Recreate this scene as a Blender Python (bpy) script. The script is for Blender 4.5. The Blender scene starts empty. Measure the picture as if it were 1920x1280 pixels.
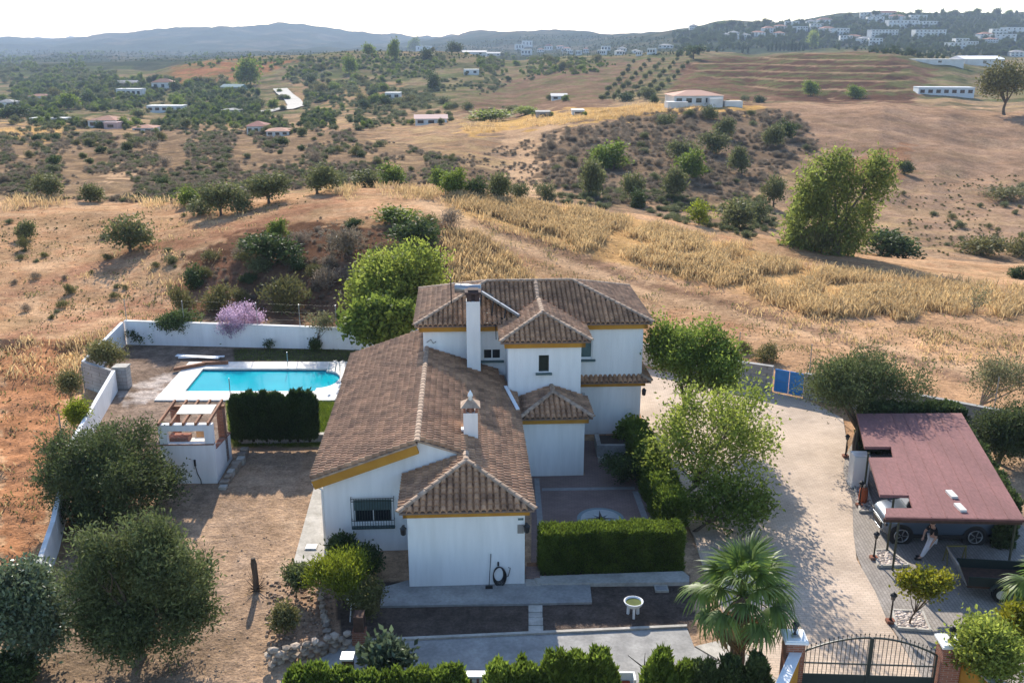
import bpy, bmesh, math, random
import numpy as np
from mathutils import Vector, Matrix

rnd = random.Random(7)
rng = np.random.default_rng(7)
SC = bpy.context.scene
COL = SC.collection
R = math.radians

# ------------------------------------------------------------------ camera, sky, sun, exposure
FPX = 1800.0
PITCH = math.atan(565 / FPX)
CAMH = 18.8
cd = bpy.data.cameras.new('camera')
cam = bpy.data.objects.new('camera', cd)
COL.objects.link(cam)
cam.location = (0, 0, CAMH)
cam.rotation_euler = (math.pi / 2 - PITCH, 0, 0)
cd.sensor_width = 36
cd.lens = 36 * FPX / 1920
cd.clip_start = 0.5
cd.clip_end = 40000
SC.camera = cam

SUN_EL, SUN_AZ = R(29.5), R(-8)          # azimuth from +Y towards +X
world = bpy.data.worlds.new('World')
SC.world = world
world.use_nodes = True
wn = world.node_tree
bg = wn.nodes['Background']
sky = wn.nodes.new('ShaderNodeTexSky')
sky.sky_type = 'NISHITA'
sky.sun_disc = False
sky.sun_elevation = SUN_EL
sky.sun_rotation = SUN_AZ
sky.altitude = 100
sky.air_density = 1.0
sky.dust_density = 0.6
sky.ozone_density = 1.0
tint = wn.nodes.new('ShaderNodeMix')            # camera white balance: cooler sky
tint.data_type = 'RGBA'
tint.blend_type = 'MULTIPLY'
tint.inputs[0].default_value = 1
tint.inputs[7].default_value = (.93, 1.0, 1.10, 1)
wn.links.new(sky.outputs[0], tint.inputs[6])
wn.links.new(tint.outputs[2], bg.inputs[0])
bg.inputs[1].default_value = 0.125
ld = bpy.data.lights.new('sun', 'SUN')
ld.energy = 4.2
ld.angle = R(0.5)
ld.color = (1.0, 0.92, 0.80)
sun = bpy.data.objects.new('sun', ld)
COL.objects.link(sun)
sdir = Vector((math.sin(SUN_AZ) * math.cos(SUN_EL), math.cos(SUN_AZ) * math.cos(SUN_EL), math.sin(SUN_EL)))
sun.rotation_euler = sdir.to_track_quat('Z', 'Y').to_euler()
sun.location = (0, 0, 60)
SC.view_settings.view_transform = 'Standard'
SC.view_settings.look = 'None'
SC.view_settings.exposure = 1.08
SC.view_settings.gamma = 1
SC.view_settings.use_curve_mapping = False
SC.cycles.max_bounces = 6
SC.cycles.diffuse_bounces = 3
SC.cycles.transmission_bounces = 4
SC.cycles.transparent_max_bounces = 6
SC.cycles.volume_bounces = 0
SC.cycles.use_denoising = True

# ------------------------------------------------------------------ photo geometry helpers
CP, SP = math.cos(PITCH), math.sin(PITCH)


def ray(px, py):
    u = (px - 960) / FPX
    v = (640 - py) / FPX
    return (u, CP + v * SP, -SP + v * CP)


def gp(px, py, z=0.0):
    d = ray(px, py)
    t = (z - CAMH) / d[2]
    return (d[0] * t, d[1] * t, z)


def gpl(pts, z=0.0):
    return [gp(a, b, z) for a, b in pts]


def at(px, py, Y):
    d = ray(px, py)
    t = Y / d[1]
    return (d[0] * t, Y, CAMH + d[2] * t)


def project(x, y, z):
    z = z - CAMH
    dep = y * CP - z * SP
    up = y * SP + z * CP
    return 960 + FPX * x / dep, 640 - FPX * up / dep


# ------------------------------------------------------------------ materials
def mat(name, col, col2=None, scale=1.0, rough=0.9, spec=0.2, metal=0.0, transl=0.0, island=0.0, obj=0.0,
        bump=0.0, bscale=20.0, detail=4.0, lo=0.35, hi=0.65, fine=0.0, fscale=60.0, stretch=None):
    m = bpy.data.materials.new(name)
    m.use_nodes = True
    nt = m.node_tree
    N, L = nt.nodes, nt.links
    b = N['Principled BSDF']
    out = N['Material Output']
    b.inputs['Roughness'].default_value = rough
    b.inputs['Specular IOR Level'].default_value = spec
    b.inputs['Metallic'].default_value = metal
    geo = N.new('ShaderNodeNewGeometry')
    pos = geo.outputs['Position']
    if stretch:
        vm = N.new('ShaderNodeVectorMath')
        vm.operation = 'MULTIPLY'
        vm.inputs[1].default_value = stretch
        L.new(pos, vm.inputs[0])
        pos = vm.outputs[0]
    cur = None
    c1 = (*col, 1)
    if col2:
        no = N.new('ShaderNodeTexNoise')
        no.inputs['Scale'].default_value = scale
        no.inputs['Detail'].default_value = detail
        L.new(pos, no.inputs['Vector'])
        mr = N.new('ShaderNodeMapRange')
        mr.inputs[1].default_value = lo
        mr.inputs[2].default_value = hi
        L.new(no.outputs[0], mr.inputs[0])
        mx = N.new('ShaderNodeMix')
        mx.data_type = 'RGBA'
        mx.inputs[6].default_value = c1
        mx.inputs[7].default_value = (*col2, 1)
        L.new(mr.outputs[0], mx.inputs[0])
        cur = mx.outputs[2]
    else:
        rgb = N.new('ShaderNodeRGB')
        rgb.outputs[0].default_value = c1
        cur = rgb.outputs[0]

    def valmul(sock, amt, cur):
        mr = N.new('ShaderNodeMapRange')
        mr.inputs[3].default_value = 1 - amt
        mr.inputs[4].default_value = 1 + amt
        L.new(sock, mr.inputs[0])
        h = N.new('ShaderNodeHueSaturation')
        L.new(mr.outputs[0], h.inputs['Value'])
        L.new(cur, h.inputs['Color'])
        return h.outputs[0]
    if island:
        cur = valmul(geo.outputs['Random Per Island'], island, cur)
    if obj:
        oi = N.new('ShaderNodeObjectInfo')
        cur = valmul(oi.outputs['Random'], obj, cur)
    if fine:
        n3 = N.new('ShaderNodeTexNoise')
        n3.inputs['Scale'].default_value = fscale
        n3.inputs['Detail'].default_value = 3
        L.new(pos, n3.inputs['Vector'])
        m3 = N.new('ShaderNodeMapRange')
        m3.inputs[1].default_value = .3
        m3.inputs[2].default_value = .7
        L.new(n3.outputs[0], m3.inputs[0])
        cur = valmul(m3.outputs[0], fine, cur)
    L.new(cur, b.inputs['Base Color'])
    if bump:
        n2 = N.new('ShaderNodeTexNoise')
        n2.inputs['Scale'].default_value = bscale
        n2.inputs['Detail'].default_value = 4
        L.new(pos, n2.inputs['Vector'])
        bp = N.new('ShaderNodeBump')
        bp.inputs['Strength'].default_value = bump
        bp.inputs['Distance'].default_value = 0.05
        L.new(n2.outputs[0], bp.inputs['Height'])
        L.new(bp.outputs[0], b.inputs['Normal'])
    if transl:
        tr = N.new('ShaderNodeBsdfTranslucent')
        h = N.new('ShaderNodeHueSaturation')
        h.inputs['Saturation'].default_value = 1.05
        h.inputs['Value'].default_value = 1.25
        L.new(cur, h.inputs['Color'])
        L.new(h.outputs[0], tr.inputs[0])
        ms = N.new('ShaderNodeMixShader')
        ms.inputs[0].default_value = transl
        L.new(b.outputs[0], ms.inputs[1])
        L.new(tr.outputs[0], ms.inputs[2])
        L.new(ms.outputs[0], out.inputs[0])
    return m


def leafmat(name, c, c2, transl=0.35, spec=0.1, rough=0.6, scale=1.3):
    return mat(name, c, c2, scale=scale, rough=rough, spec=spec, transl=transl, island=0.35, obj=0.12)


def brickmat(name, c1, c2, mortar, bw, bh, msize=0.012, bump=0.4, rough=0.9, rot=0.0, vertical=False, stain=0.25, sscale=0.5):
    m = bpy.data.materials.new(name)
    m.use_nodes = True
    nt = m.node_tree
    N, L = nt.nodes, nt.links
    b = N['Principled BSDF']
    b.inputs['Roughness'].default_value = rough
    b.inputs['Specular IOR Level'].default_value = .15
    geo = N.new('ShaderNodeNewGeometry')
    pos = geo.outputs['Position']
    if vertical:                       # use (x + y, z)
        sx = N.new('ShaderNodeSeparateXYZ')
        L.new(pos, sx.inputs[0])
        ad = N.new('ShaderNodeMath')
        L.new(sx.outputs[0], ad.inputs[0])
        L.new(sx.outputs[1], ad.inputs[1])
        cx = N.new('ShaderNodeCombineXYZ')
        L.new(ad.outputs[0], cx.inputs[0])
        L.new(sx.outputs[2], cx.inputs[1])
        vec = cx.outputs[0]
    else:
        mp = N.new('ShaderNodeMapping')
        mp.inputs['Rotation'].default_value = (0, 0, rot)
        L.new(pos, mp.inputs[0])
        vec = mp.outputs[0]
    br = N.new('ShaderNodeTexBrick')
    br.inputs['Color1'].default_value = (*c1, 1)
    br.inputs['Color2'].default_value = (*c2, 1)
    br.inputs['Mortar'].default_value = (*mortar, 1)
    br.inputs['Scale'].default_value = 1.0
    br.inputs['Mortar Size'].default_value = msize
    br.inputs['Brick Width'].default_value = bw
    br.inputs['Row Height'].default_value = bh
    L.new(vec, br.inputs['Vector'])
    no = N.new('ShaderNodeTexNoise')
    no.inputs['Scale'].default_value = sscale
    no.inputs['Detail'].default_value = 6
    no.inputs['Roughness'].default_value = .65
    L.new(pos, no.inputs['Vector'])
    mr = N.new('ShaderNodeMapRange')
    mr.inputs[1].default_value = .3
    mr.inputs[2].default_value = .7
    mr.inputs[3].default_value = 1 - stain
    mr.inputs[4].default_value = 1 + stain
    L.new(no.outputs[0], mr.inputs[0])
    h = N.new('ShaderNodeHueSaturation')
    L.new(mr.outputs[0], h.inputs['Value'])
    L.new(br.outputs[0], h.inputs['Color'])
    L.new(h.outputs[0], b.inputs['Base Color'])
    bp = N.new('ShaderNodeBump')
    bp.invert = True
    bp.inputs['Strength'].default_value = bump
    bp.inputs['Distance'].default_value = .01
    L.new(br.outputs['Fac'], bp.inputs['Height'])
    L.new(bp.outputs[0], b.inputs['Normal'])
    return m


MT = {}
MT['plaster'] = mat('white_plaster', (.80, .79, .77), (.68, .665, .635), scale=.8, rough=.95, spec=.1, bump=.2, bscale=30, fine=.045, fscale=5, stretch=(1, 1, .12), lo=.42, hi=.8, detail=8)
MT['plaster_old'] = mat('weathered_plaster', (.74, .73, .70), (.56, .54, .50), scale=1.1, rough=.95, spec=.1, bump=.2, bscale=25, stretch=(1, 1, .3))
MT['ochre'] = mat('ochre_paint', (.50, .25, .045), (.43, .20, .035), scale=2, rough=.9, spec=.1)
MT['tile'] = mat('clay_tile', (.46, .26, .145), (.22, .12, .07), scale=1.6, rough=.7, spec=.35, island=.22, obj=.2, detail=6, lo=.36, hi=.7, fine=.18, fscale=22)
MT['tile_slab'] = mat('roof_underlay', (.26, .18, .14), (.2, .14, .11), scale=3)
MT['ridge'] = mat('ridge_tile_mortar', (.42, .30, .21), (.26, .18, .13), scale=5, obj=.2, lo=.4, hi=.7)
MT['white'] = mat('white_paint', (.8, .8, .78), rough=.5, spec=.3)
MT['stone_white'] = mat('pale_stone_paving', (.72, .68, .62), (.62, .58, .52), scale=2.5, rough=.8, bump=.1, bscale=30)
MT['concrete'] = mat('grey_concrete', (.36, .345, .32), (.25, .24, .225), scale=1.3, rough=.95, bump=.2, bscale=25, detail=8, fine=.12, fscale=9)
MT['concrete_pale'] = mat('pale_concrete', (.50, .46, .40), (.36, .33, .28), scale=1.6, rough=.95, bump=.2, bscale=25, detail=8, fine=.12, fscale=9)
MT['block'] = brickmat('concrete_block', (.40, .38, .35), (.34, .32, .30), (.24, .23, .21), .42, .21, .012, vertical=True)
MT['brick'] = brickmat('red_brick', (.30, .11, .065), (.22, .08, .05), (.30, .22, .17), .25, .07, .01, vertical=True)
MT['drive'] = brickmat('drive_paving', (.55, .43, .325), (.48, .37, .275), (.38, .30, .235), .24, .12, .012, rot=R(3), stain=.22, sscale=.42, bump=.3)
MT['drive_grey'] = brickmat('grey_paving', (.32, .285, .25), (.265, .235, .205), (.19, .165, .145), .24, .12, .012, rot=R(93), stain=.2, bump=.3)
MT['patio'] = brickmat('patio_paving', (.24, .165, .14), (.21, .145, .125), (.16, .12, .11), .24, .12, .012, rot=R(3), stain=.2)
MT['patio_grey'] = mat('grey_paving_band', (.30, .29, .28), (.24, .23, .225), scale=4)
MT['iron'] = mat('dark_green_iron', (.022, .032, .028), rough=.5, spec=.4)
MT['black'] = mat('black_iron', (.015, .015, .016), rough=.5, spec=.4)
MT['glass'] = mat('dark_glass', (.02, .025, .03), rough=.08, spec=.8)
MT['shutter'] = mat('grey_green_shutter', (.10, .15, .145), (.08, .12, .12), scale=6, rough=.6)
MT['wood'] = mat('reddish_timber', (.30, .14, .075), (.20, .09, .05), scale=7, rough=.8, stretch=(1, .1, 1))
MT['wood_dark'] = mat('dark_timber', (.09, .05, .035), (.06, .035, .025), scale=8)
MT['awning'] = mat('cream_canvas', (.74, .70, .60), (.68, .63, .53), scale=3)
MT['sand'] = mat('tan_brick_top', (.48, .30, .16), (.38, .22, .12), scale=6)
MT['carport'] = mat('red_brown_roofing', (.245, .118, .108), (.185, .092, .084), scale=.9, rough=.85, spec=.15, stretch=(1, .3, 1), fine=.16, fscale=14, detail=8, lo=.35, hi=.75)
MT['blue'] = mat('blue_metal', (.03, .22, .56), (.05, .27, .60), scale=2.5, rough=.5, spec=.4)
MT['bark'] = mat('grey_brown_bark', (.14, .105, .075), (.08, .06, .045), scale=6, bump=.6, bscale=18, stretch=(1, 1, .3))
MT['bark_dark'] = mat('dark_bark', (.06, .045, .035), (.035, .028, .022), scale=6, bump=.5, bscale=18)
MT['bark_pale'] = mat('pale_bark', (.30, .25, .20), (.2, .165, .13), scale=6)
MT['stone'] = mat('field_stone', (.33, .27, .21), (.22, .17, .13), scale=5, obj=.35, island=.3, bump=.4, bscale=15)
MT['pebble'] = mat('pale_pebble', (.62, .53, .46), (.40, .33, .28), scale=9, island=.4)
MT['metal'] = mat('galvanised_metal', (.35, .36, .37), rough=.4, metal=.8)
MT['rubber'] = mat('black_rubber', (.018, .018, .019), rough=.8)
MT['rim'] = mat('alloy_rim', (.5, .5, .5), rough=.3, metal=.8)

# leaves
LF = {}
LF['olive'] = leafmat('olive_leaf', (.15, .175, .07), (.085, .105, .04), 0.32)
LF['olive_dark'] = leafmat('dark_olive_leaf', (.10, .122, .045), (.058, .074, .028), 0.3)
LF['olive_far'] = leafmat('olive_tree_leaf', (.165, .17, .07), (.105, .115, .048), .32, scale=.3)
LF['bright'] = leafmat('fresh_green_leaf', (.25, .28, .06), (.15, .19, .04), 0.5)
LF['green'] = leafmat('green_leaf', (.18, .225, .045), (.10, .14, .03), 0.42)
LF['dark'] = leafmat('deep_green_leaf', (.085, .115, .04), (.05, .072, .025), 0.3)
LF['cypress'] = leafmat('cypress_spray', (.045, .075, .022), (.028, .05, .014), .3, spec=.1)
LF['hedge'] = leafmat('hedge_spray', (.15, .20, .035), (.085, .125, .022), 0.45, spec=.1)
LF['lime'] = leafmat('lime_leaf', (.22, .25, .03), (.14, .17, .025), .45)
LF['lemon'] = leafmat('yellow_green_leaf', (.24, .22, .025), (.14, .15, .02), .4)
LF['silver'] = leafmat('glossy_leaf', (0.135, 0.176, 0.088), (0.095, 0.121, 0.068), .25, spec=.4, rough=.35)
LF['purple'] = leafmat('lilac_blossom', (.42, .31, .42), (.32, .23, .31), 0.45)
LF['rose'] = leafmat('rose_leaf', (.13, .14, .045), (.18, .14, .06), .35)
LF['euc'] = leafmat('eucalyptus_leaf', (.205, .23, .06), (.115, .14, .036), .5)
LF['scrub'] = leafmat('dry_scrub_twig', (.235, .185, .135), (.165, .135, .095), .3, scale=.2)
LF['scrubgreen'] = leafmat('scrub_leaf', (.15, .16, .075), (.105, .12, .05), .3, scale=.1)
LF['khaki'] = leafmat('khaki_leaf', (0.187, 0.171, 0.066), (0.132, 0.127, 0.050), .25, scale=.3)
LF['straw'] = leafmat('dry_grass_blade', (.60, .435, .225), (.46, .325, .17), .3, scale=.12)
LF['palm'] = leafmat('palm_leaf', (.155, .215, .05), (.095, .145, .035), 0.4, spec=.3, rough=.5)
LF['palm_dry'] = leafmat('dry_palm_leaf', (.36, .25, .11), (.26, .17, .08), .3)
LF['sparse'] = leafmat('pale_leaf', (.21, .20, .10), (.14, .135, .07), .3)


# ------------------------------------------------------------------ object helpers
def thing(name, label, cat, loc=(0, 0, 0), rz=0.0, group=None):
    o = bpy.data.objects.new(name, None)
    o.empty_display_size = .3
    COL.objects.link(o)
    o.location = loc
    o.rotation_euler = (0, 0, rz)
    o['label'] = label
    o['category'] = cat
    if group:
        o['group'] = group
    return o


def tag(o, label, cat, group=None):
    o['label'] = label
    o['category'] = cat
    if group:
        o['group'] = group
    return o


def link(name, me, parent=None, loc=None, kind=None):
    o = bpy.data.objects.new(name, me)
    COL.objects.link(o)
    if parent is not None:
        o.parent = parent
    if loc is not None:
        o.location = loc
    if kind:
        o['kind'] = kind
    return o


def np_mesh(name, V, F, mats, mi=None, smooth=False):
    V = np.asarray(V, dtype=np.float32)
    F = np.asarray(F, dtype=np.int32)
    n, k = F.shape
    me = bpy.data.meshes.new(name)
    me.vertices.add(len(V))
    me.vertices.foreach_set('co', V.ravel())
    me.loops.add(n * k)
    me.loops.foreach_set('vertex_index', F.ravel())
    me.polygons.add(n)
    me.polygons.foreach_set('loop_start', np.arange(0, n * k, k, dtype=np.int32))
    me.polygons.foreach_set('loop_total', np.full(n, k, dtype=np.int32))
    if smooth:
        me.polygons.foreach_set('use_smooth', np.ones(n, dtype=bool))
    for m in (mats if isinstance(mats, (list, tuple)) else [mats]):
        me.materials.append(m)
    if mi is not None:
        me.polygons.foreach_set('material_index', np.asarray(mi, dtype=np.int32))
    me.update(calc_edges=True)
    return me


class MB:
    def __init__(s):
        s.v, s.f, s.m = [], [], []
        s.cur = 0

    def add(s, vs, fs):
        o = len(s.v)
        s.v += [tuple(p) for p in vs]
        for f in fs:
            s.f.append(tuple(i + o for i in f))
            s.m.append(s.cur)
        return s

    def box(s, x0, x1, y0, y1, z0, z1):
        return s.add([(x0, y0, z0), (x1, y0, z0), (x1, y1, z0), (x0, y1, z0), (x0, y0, z1), (x1, y0, z1), (x1, y1, z1), (x0, y1, z1)],
                     [(0, 3, 2, 1), (4, 5, 6, 7), (0, 1, 5, 4), (1, 2, 6, 5), (2, 3, 7, 6), (3, 0, 4, 7)])

    def obox(s, p, q, w, h, up=(0, 0, 1)):      # bar from p to q
        p, q = Vector(p), Vector(q)
        d = (q - p).normalized()
        sd = d.cross(Vector(up))
        if sd.length < 1e-4:
            sd = Vector((1, 0, 0))
        sd.normalize()
        u = sd.cross(d)
        a, b = sd * w / 2, u * h / 2
        vs = [p - a - b, p + a - b, p + a + b, p - a + b, q - a - b, q + a - b, q + a + b, q - a + b]
        return s.add(vs, [(3, 2, 1, 0), (4, 5, 6, 7), (0, 1, 5, 4), (1, 2, 6, 5), (2, 3, 7, 6), (3, 0, 4, 7)])

    def prism(s, poly, z0, z1):
        n = len(poly)
        ar = sum(poly[i][0] * poly[(i + 1) % n][1] - poly[(i + 1) % n][0] * poly[i][1] for i in range(n))
        if ar < 0:
            poly = poly[::-1]
        vs = [(p[0], p[1], z0) for p in poly] + [(p[0], p[1], z1) for p in poly]
        fs = [tuple(range(n - 1, -1, -1)), tuple(range(n, 2 * n))]
        fs += [(i, (i + 1) % n, n + (i + 1) % n, n + i) for i in range(n)]
        return s.add(vs, fs)

    def slab3(s, pts, t):                          # planar polygon extruded along its normal downward by t
        P = [Vector(p) for p in pts]
        nrm = (P[1] - P[0]).cross(P[2] - P[0]).normalized()
        if nrm.z < 0:
            P = P[::-1]
            nrm = -nrm
        n = len(P)
        vs = P + [p - nrm * t for p in P]
        fs = [tuple(range(n)), tuple(range(2 * n - 1, n - 1, -1))]
        fs += [(i, n + i, n + (i + 1) % n, (i + 1) % n) for i in range(n)]
        return s.add(vs, fs)

    def tube(s, pts, rad, n=8, cap=True):
        pts = [Vector(p) for p in pts]
        if not isinstance(rad, (list, tuple)):
            rad = [rad] * len(pts)
        vs, fs = [], []
        pu = None
        for i, p in enumerate(pts):
            d = (pts[min(i + 1, len(pts) - 1)] - pts[max(i - 1, 0)])
            if d.length < 1e-6:
                d = Vector((0, 0, 1))
            d.normalize()
            if pu is None:
                pu = d.orthogonal().normalized()
            u = (pu - d * pu.dot(d))
            u = u.normalized() if u.length > 1e-5 else d.orthogonal().normalized()
            pu = u
            w = d.cross(u)
            for k in range(n):
                t = 2 * math.pi * k / n
                vs.append(p + (u * math.cos(t) + w * math.sin(t)) * rad[i])
        for i in range(len(pts) - 1):
            for k in range(n):
                a, b = i * n + k, i * n + (k + 1) % n
                fs.append((a, b, b + n, a + n))
        if cap:
            fs.append(tuple(range(n - 1, -1, -1)))
            fs.append(tuple(range((len(pts) - 1) * n, len(pts) * n)))
        return s.add(vs, fs)

    def lathe(s, prof, n=16, loc=(0, 0, 0)):
        vs, fs = [], []
        for r, z in prof:
            for k in range(n):
                t = 2 * math.pi * k / n
                vs.append((loc[0] + r * math.cos(t), loc[1] + r * math.sin(t), loc[2] + z))
        for i in range(len(prof) - 1):
            for k in range(n):
                a, b = i * n + k, i * n + (k + 1) % n
                fs.append((a, b, b + n, a + n))
        fs.append(tuple(range(n - 1, -1, -1)))
        fs.append(tuple(range((len(prof) - 1) * n, len(prof) * n)))
        return s.add(vs, fs)

    def mesh(s, name, mats, smooth=False):
        me = bpy.data.meshes.new(name)
        me.from_pydata([tuple(v) for v in s.v], [], s.f)
        for m in (mats if isinstance(mats, (list, tuple)) else [mats]):
            me.materials.append(m)
        if any(s.m):
            me.polygons.foreach_set('material_index', s.m)
        if smooth:
            me.polygons.foreach_set('use_smooth', [True] * len(s.f))
        me.update()
        return me

    def build(s, name, mats, parent=None, kind=None, smooth=False, loc=None, bevel=0.0):
        o = link(name, s.mesh(name, mats, smooth), parent, loc, kind)
        if bevel:
            b = o.modifiers.new('bevel', 'BEVEL')
            b.width = bevel
            b.segments = 2
            b.limit_method = 'ANGLE'
        return o


def vnoise(x, y, seed=0):
    """smooth value noise on arrays, 0..1"""
    xi = np.floor(x).astype(np.int64)
    yi = np.floor(y).astype(np.int64)
    fx, fy = x - xi, y - yi
    fx = fx * fx * (3 - 2 * fx)
    fy = fy * fy * (3 - 2 * fy)

    def h(a, b):
        n = (a * 374761393 + b * 668265263 + seed * 974711) & 0x7fffffff
        n = ((n ^ (n >> 13)) * 1274126177) & 0x7fffffff
        return ((n ^ (n >> 16)) & 0xffff) / 65535.0
    return (h(xi, yi) * (1 - fx) + h(xi + 1, yi) * fx) * (1 - fy) + (h(xi, yi + 1) * (1 - fx) + h(xi + 1, yi + 1) * fx) * fy


def fbm(x, y, seed=0, oct=4):
    s, a, t = 0, .5, 0
    for o in range(oct):
        s = s + a * vnoise(x * 2 ** o, y * 2 ** o, seed + o * 17)
        t += a
        a *= .5
    return s / t


def inpoly(px, py, poly):
    inside = np.zeros(px.shape, dtype=bool)
    n = len(poly)
    for i in range(n):
        x0, y0 = poly[i]
        x1, y1 = poly[(i + 1) % n]
        c = ((y0 > py) != (y1 > py)) & (px < (x1 - x0) * (py - y0) / ((y1 - y0) if y1 != y0 else 1e-9) + x0)
        inside ^= c
    return inside


def segdist(px, py, line):
    d = np.full(px.shape, 1e9)
    for (x0, y0), (x1, y1) in zip(line[:-1], line[1:]):
        dx, dy = x1 - x0, y1 - y0
        t = np.clip(((px - x0) * dx + (py - y0) * dy) / (dx * dx + dy * dy), 0, 1)
        d = np.minimum(d, np.hypot(px - x0 - t * dx, py - y0 - t * dy))
    return d
# ------------------------------------------------------------------ terrain
TROWS = [8, 40, 62, 66, 70, 74, 80, 90, 100, 115, 130, 150, 180, 220, 270, 330, 400, 500, 650, 850, 1100, 1500, 2000, 3000, 4500, 9000]
TCOLS = [-500, 0, 200, 400, 640, 840, 960, 1280, 1600, 1920, 2420]
F0 = None
TPY = {  # picture row of the ground at each distance, one list per column
    62: [F0] * 11,
    66: [592, 592, 592, 592, 592, 592, 592, 592, 592, 596, 596],
    70: [562, 562, 562, 552, 537, 540, 550, 562, 568, 576, 576],
    74: [532, 532, 530, 502, 468, 490, 515, 537, 545, 560, 560],
    80: [495, 495, 490, 452, 428, 440, 470, 500, 520, 542, 542],
    90: [445, 445, 438, 412, 382, 388, 410, 450, 490, 522, 522],
    100: [408, 408, 400, 385, 361, 364, 376, 420, 478, 508, 508],
    115: [378, 378, 376, 372, 352, 357, 374, 412, 470, 490, 490],
    130: [352, 352, 352, 350, 346, 352, 368, 395, 440, 462, 462],
    150: [328, 328, 327, 326, 325, 330, 345, 364, 400, 416, 416],
    180: [304, 304, 303, 301, 297, 300, 306, 312, 336, 356, 356],
    220: [282, 282, 281, 278, 273, 270, 264, 250, 262, 290, 290],
    270: [262, 262, 261, 258, 254, 246, 232, 203, 202, 216, 216],
    330: [245, 245, 244, 243, 238, 226, 218, 200, 206, 222, 222],
    400: [230, 230, 228, 226, 221, 213, 206, 192, 190, 200, 200],
    500: [213, 213, 209, 204, 198, 190, 184, 160, 142, 168, 168],
    650: [192, 192, 184, 172, 160, 150, 142, 120, 95, 128, 128],
    850: [172, 172, 158, 120, 106, 99, 116, 106, 104, 116, 116],
    1100: [140, 140, 130, 116, 112, 112, 113, 104, 98, 104, 104],
    1500: [122, 122, 116, 110, 108, 106, 106, 72, 48, 56, 56],
    2000: [112, 112, 108, 104, 102, 98, 96, 52, 30, 26, 26],
    3000: [104, 104, 100, 98, 92, 72, 57, 62, 48, 40, 40],
    4500: [80, 80, 74, 55, 60, 74, 74, 76, 70, 66, 66],
    9000: [77, 77, 77, 77, 77, 78, 78, 78, 78, 78, 78],
}
FARROW = {
    1500: [(-500, 122), (0, 122), (400, 110), (640, 108), (960, 107), (1100, 104), (1165, 92), (1220, 84), (1300, 72), (1400, 62), (1500, 56), (1600, 46), (1920, 48), (2420, 50)],
    2000: [(-500, 112), (0, 112), (400, 104), (640, 102), (960, 98), (1100, 92), (1165, 73), (1220, 65), (1300, 53), (1340, 46), (1440, 42), (1500, 41), (1560, 34), (1640, 28), (1720, 30), (1800, 28), (1920, 26), (2420, 26)],
    3000: [(-500, 104), (0, 104), (400, 98), (640, 96), (780, 80), (830, 71), (880, 63), (930, 58), (985, 55), (1040, 57), (1100, 57), (1140, 66), (1200, 68), (1280, 66), (1600, 48), (2420, 40)],
    4500: [(-500, 80), (0, 78), (140, 77), (170, 71), (230, 67), (290, 58), (325, 59), (352, 54), (375, 57), (402, 51), (440, 53), (480, 51), (515, 48), (560, 53), (620, 59), (660, 66), (720, 69), (800, 75), (1280, 78), (1600, 72), (2420, 68)],
}
NA = 520
AGRID = np.linspace(-.88, .88, NA)
tz = []
for Yt in TROWS:
    if Yt <= 62:
        tz.append(np.zeros(NA))
        continue
    aa, zz = [], []
    for px, py in (FARROW.get(Yt) or zip(TCOLS, TPY[Yt])):
        p = at(px, py, Yt)
        aa.append(p[0] / Yt)
        zz.append(p[2])
    zr = np.interp(AGRID, aa, zz)
    ker = np.exp(-.5 * (np.arange(-24, 25) / (2.2 if Yt in FARROW else 9.0)) ** 2)
    ker /= ker.sum()
    zr = np.convolve(np.pad(zr, 24, mode='edge'), ker, mode='valid')
    tz.append(zr)
tz = np.array(tz)
NY = 1000
LY = np.linspace(math.log(8), math.log(9000), NY)
YG = np.exp(LY)
lt = np.log(np.array(TROWS, dtype=float))
# monotone cubic along distance
dl = np.diff(lt)[:, None]
sl = np.diff(tz, axis=0) / dl
tan = np.zeros_like(tz)
s0, s1 = sl[:-1], sl[1:]
ok = (s0 * s1) > 0
tan[1:-1] = np.where(ok, 2 * s0 * s1 / np.where(ok, s0 + s1, 1), 0)
ix = np.clip(np.searchsorted(lt, LY) - 1, 0, len(lt) - 2)
h = dl[ix]
t = ((LY - lt[ix]) / dl[ix, 0])[:, None]
ZG = ((1 + 2 * t) * (1 - t) ** 2 * tz[ix] + t * (1 - t) ** 2 * h * tan[ix] + t * t * (3 - 2 * t) * tz[ix + 1] + t * t * (t - 1) * h * tan[ix + 1])
XG = AGRID[None, :] * YG[:, None]
YY = np.repeat(YG[:, None], NA, axis=1)
# relief: far hills get folds, near ground gets small unevenness
far = np.clip((YY - 64) / 40, 0, 1)
ZG += far * (fbm(XG / 9, YY / 9, 3, 4) - .5) * np.clip(YY / 90, .3, 1.3) * 1.2
rdg = 1 - np.abs(2 * fbm(XG / np.clip(YY * .16, 22, 200) + 2, YY / np.clip(YY * .3, 40, 300), 61, 4) - 1)
ZG += np.clip((YY - 118) / 60, 0, 1) * np.clip((1500 - YY) / 500, 0, 1) * (rdg - .75) * YY * .018
ZG += np.clip((YY - 400) / 600, 0, 1) * (fbm(XG / 130 + 7, YY / 170, 11, 5) - .5) * YY * .012
ZG += np.clip((YY - 1600) / 1500, 0, 1) * np.clip((4600 - YY) / 200, 0, 1) * (np.abs(fbm(XG / 420 + 3, YY / 900, 21, 4) - .5) * -2 + .1) * YY * .009
ZG += np.clip((62 - YY) / 10, 0, 1) * (fbm(XG / 1.5, YY / 1.5, 5, 3) - .5) * .07
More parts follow.
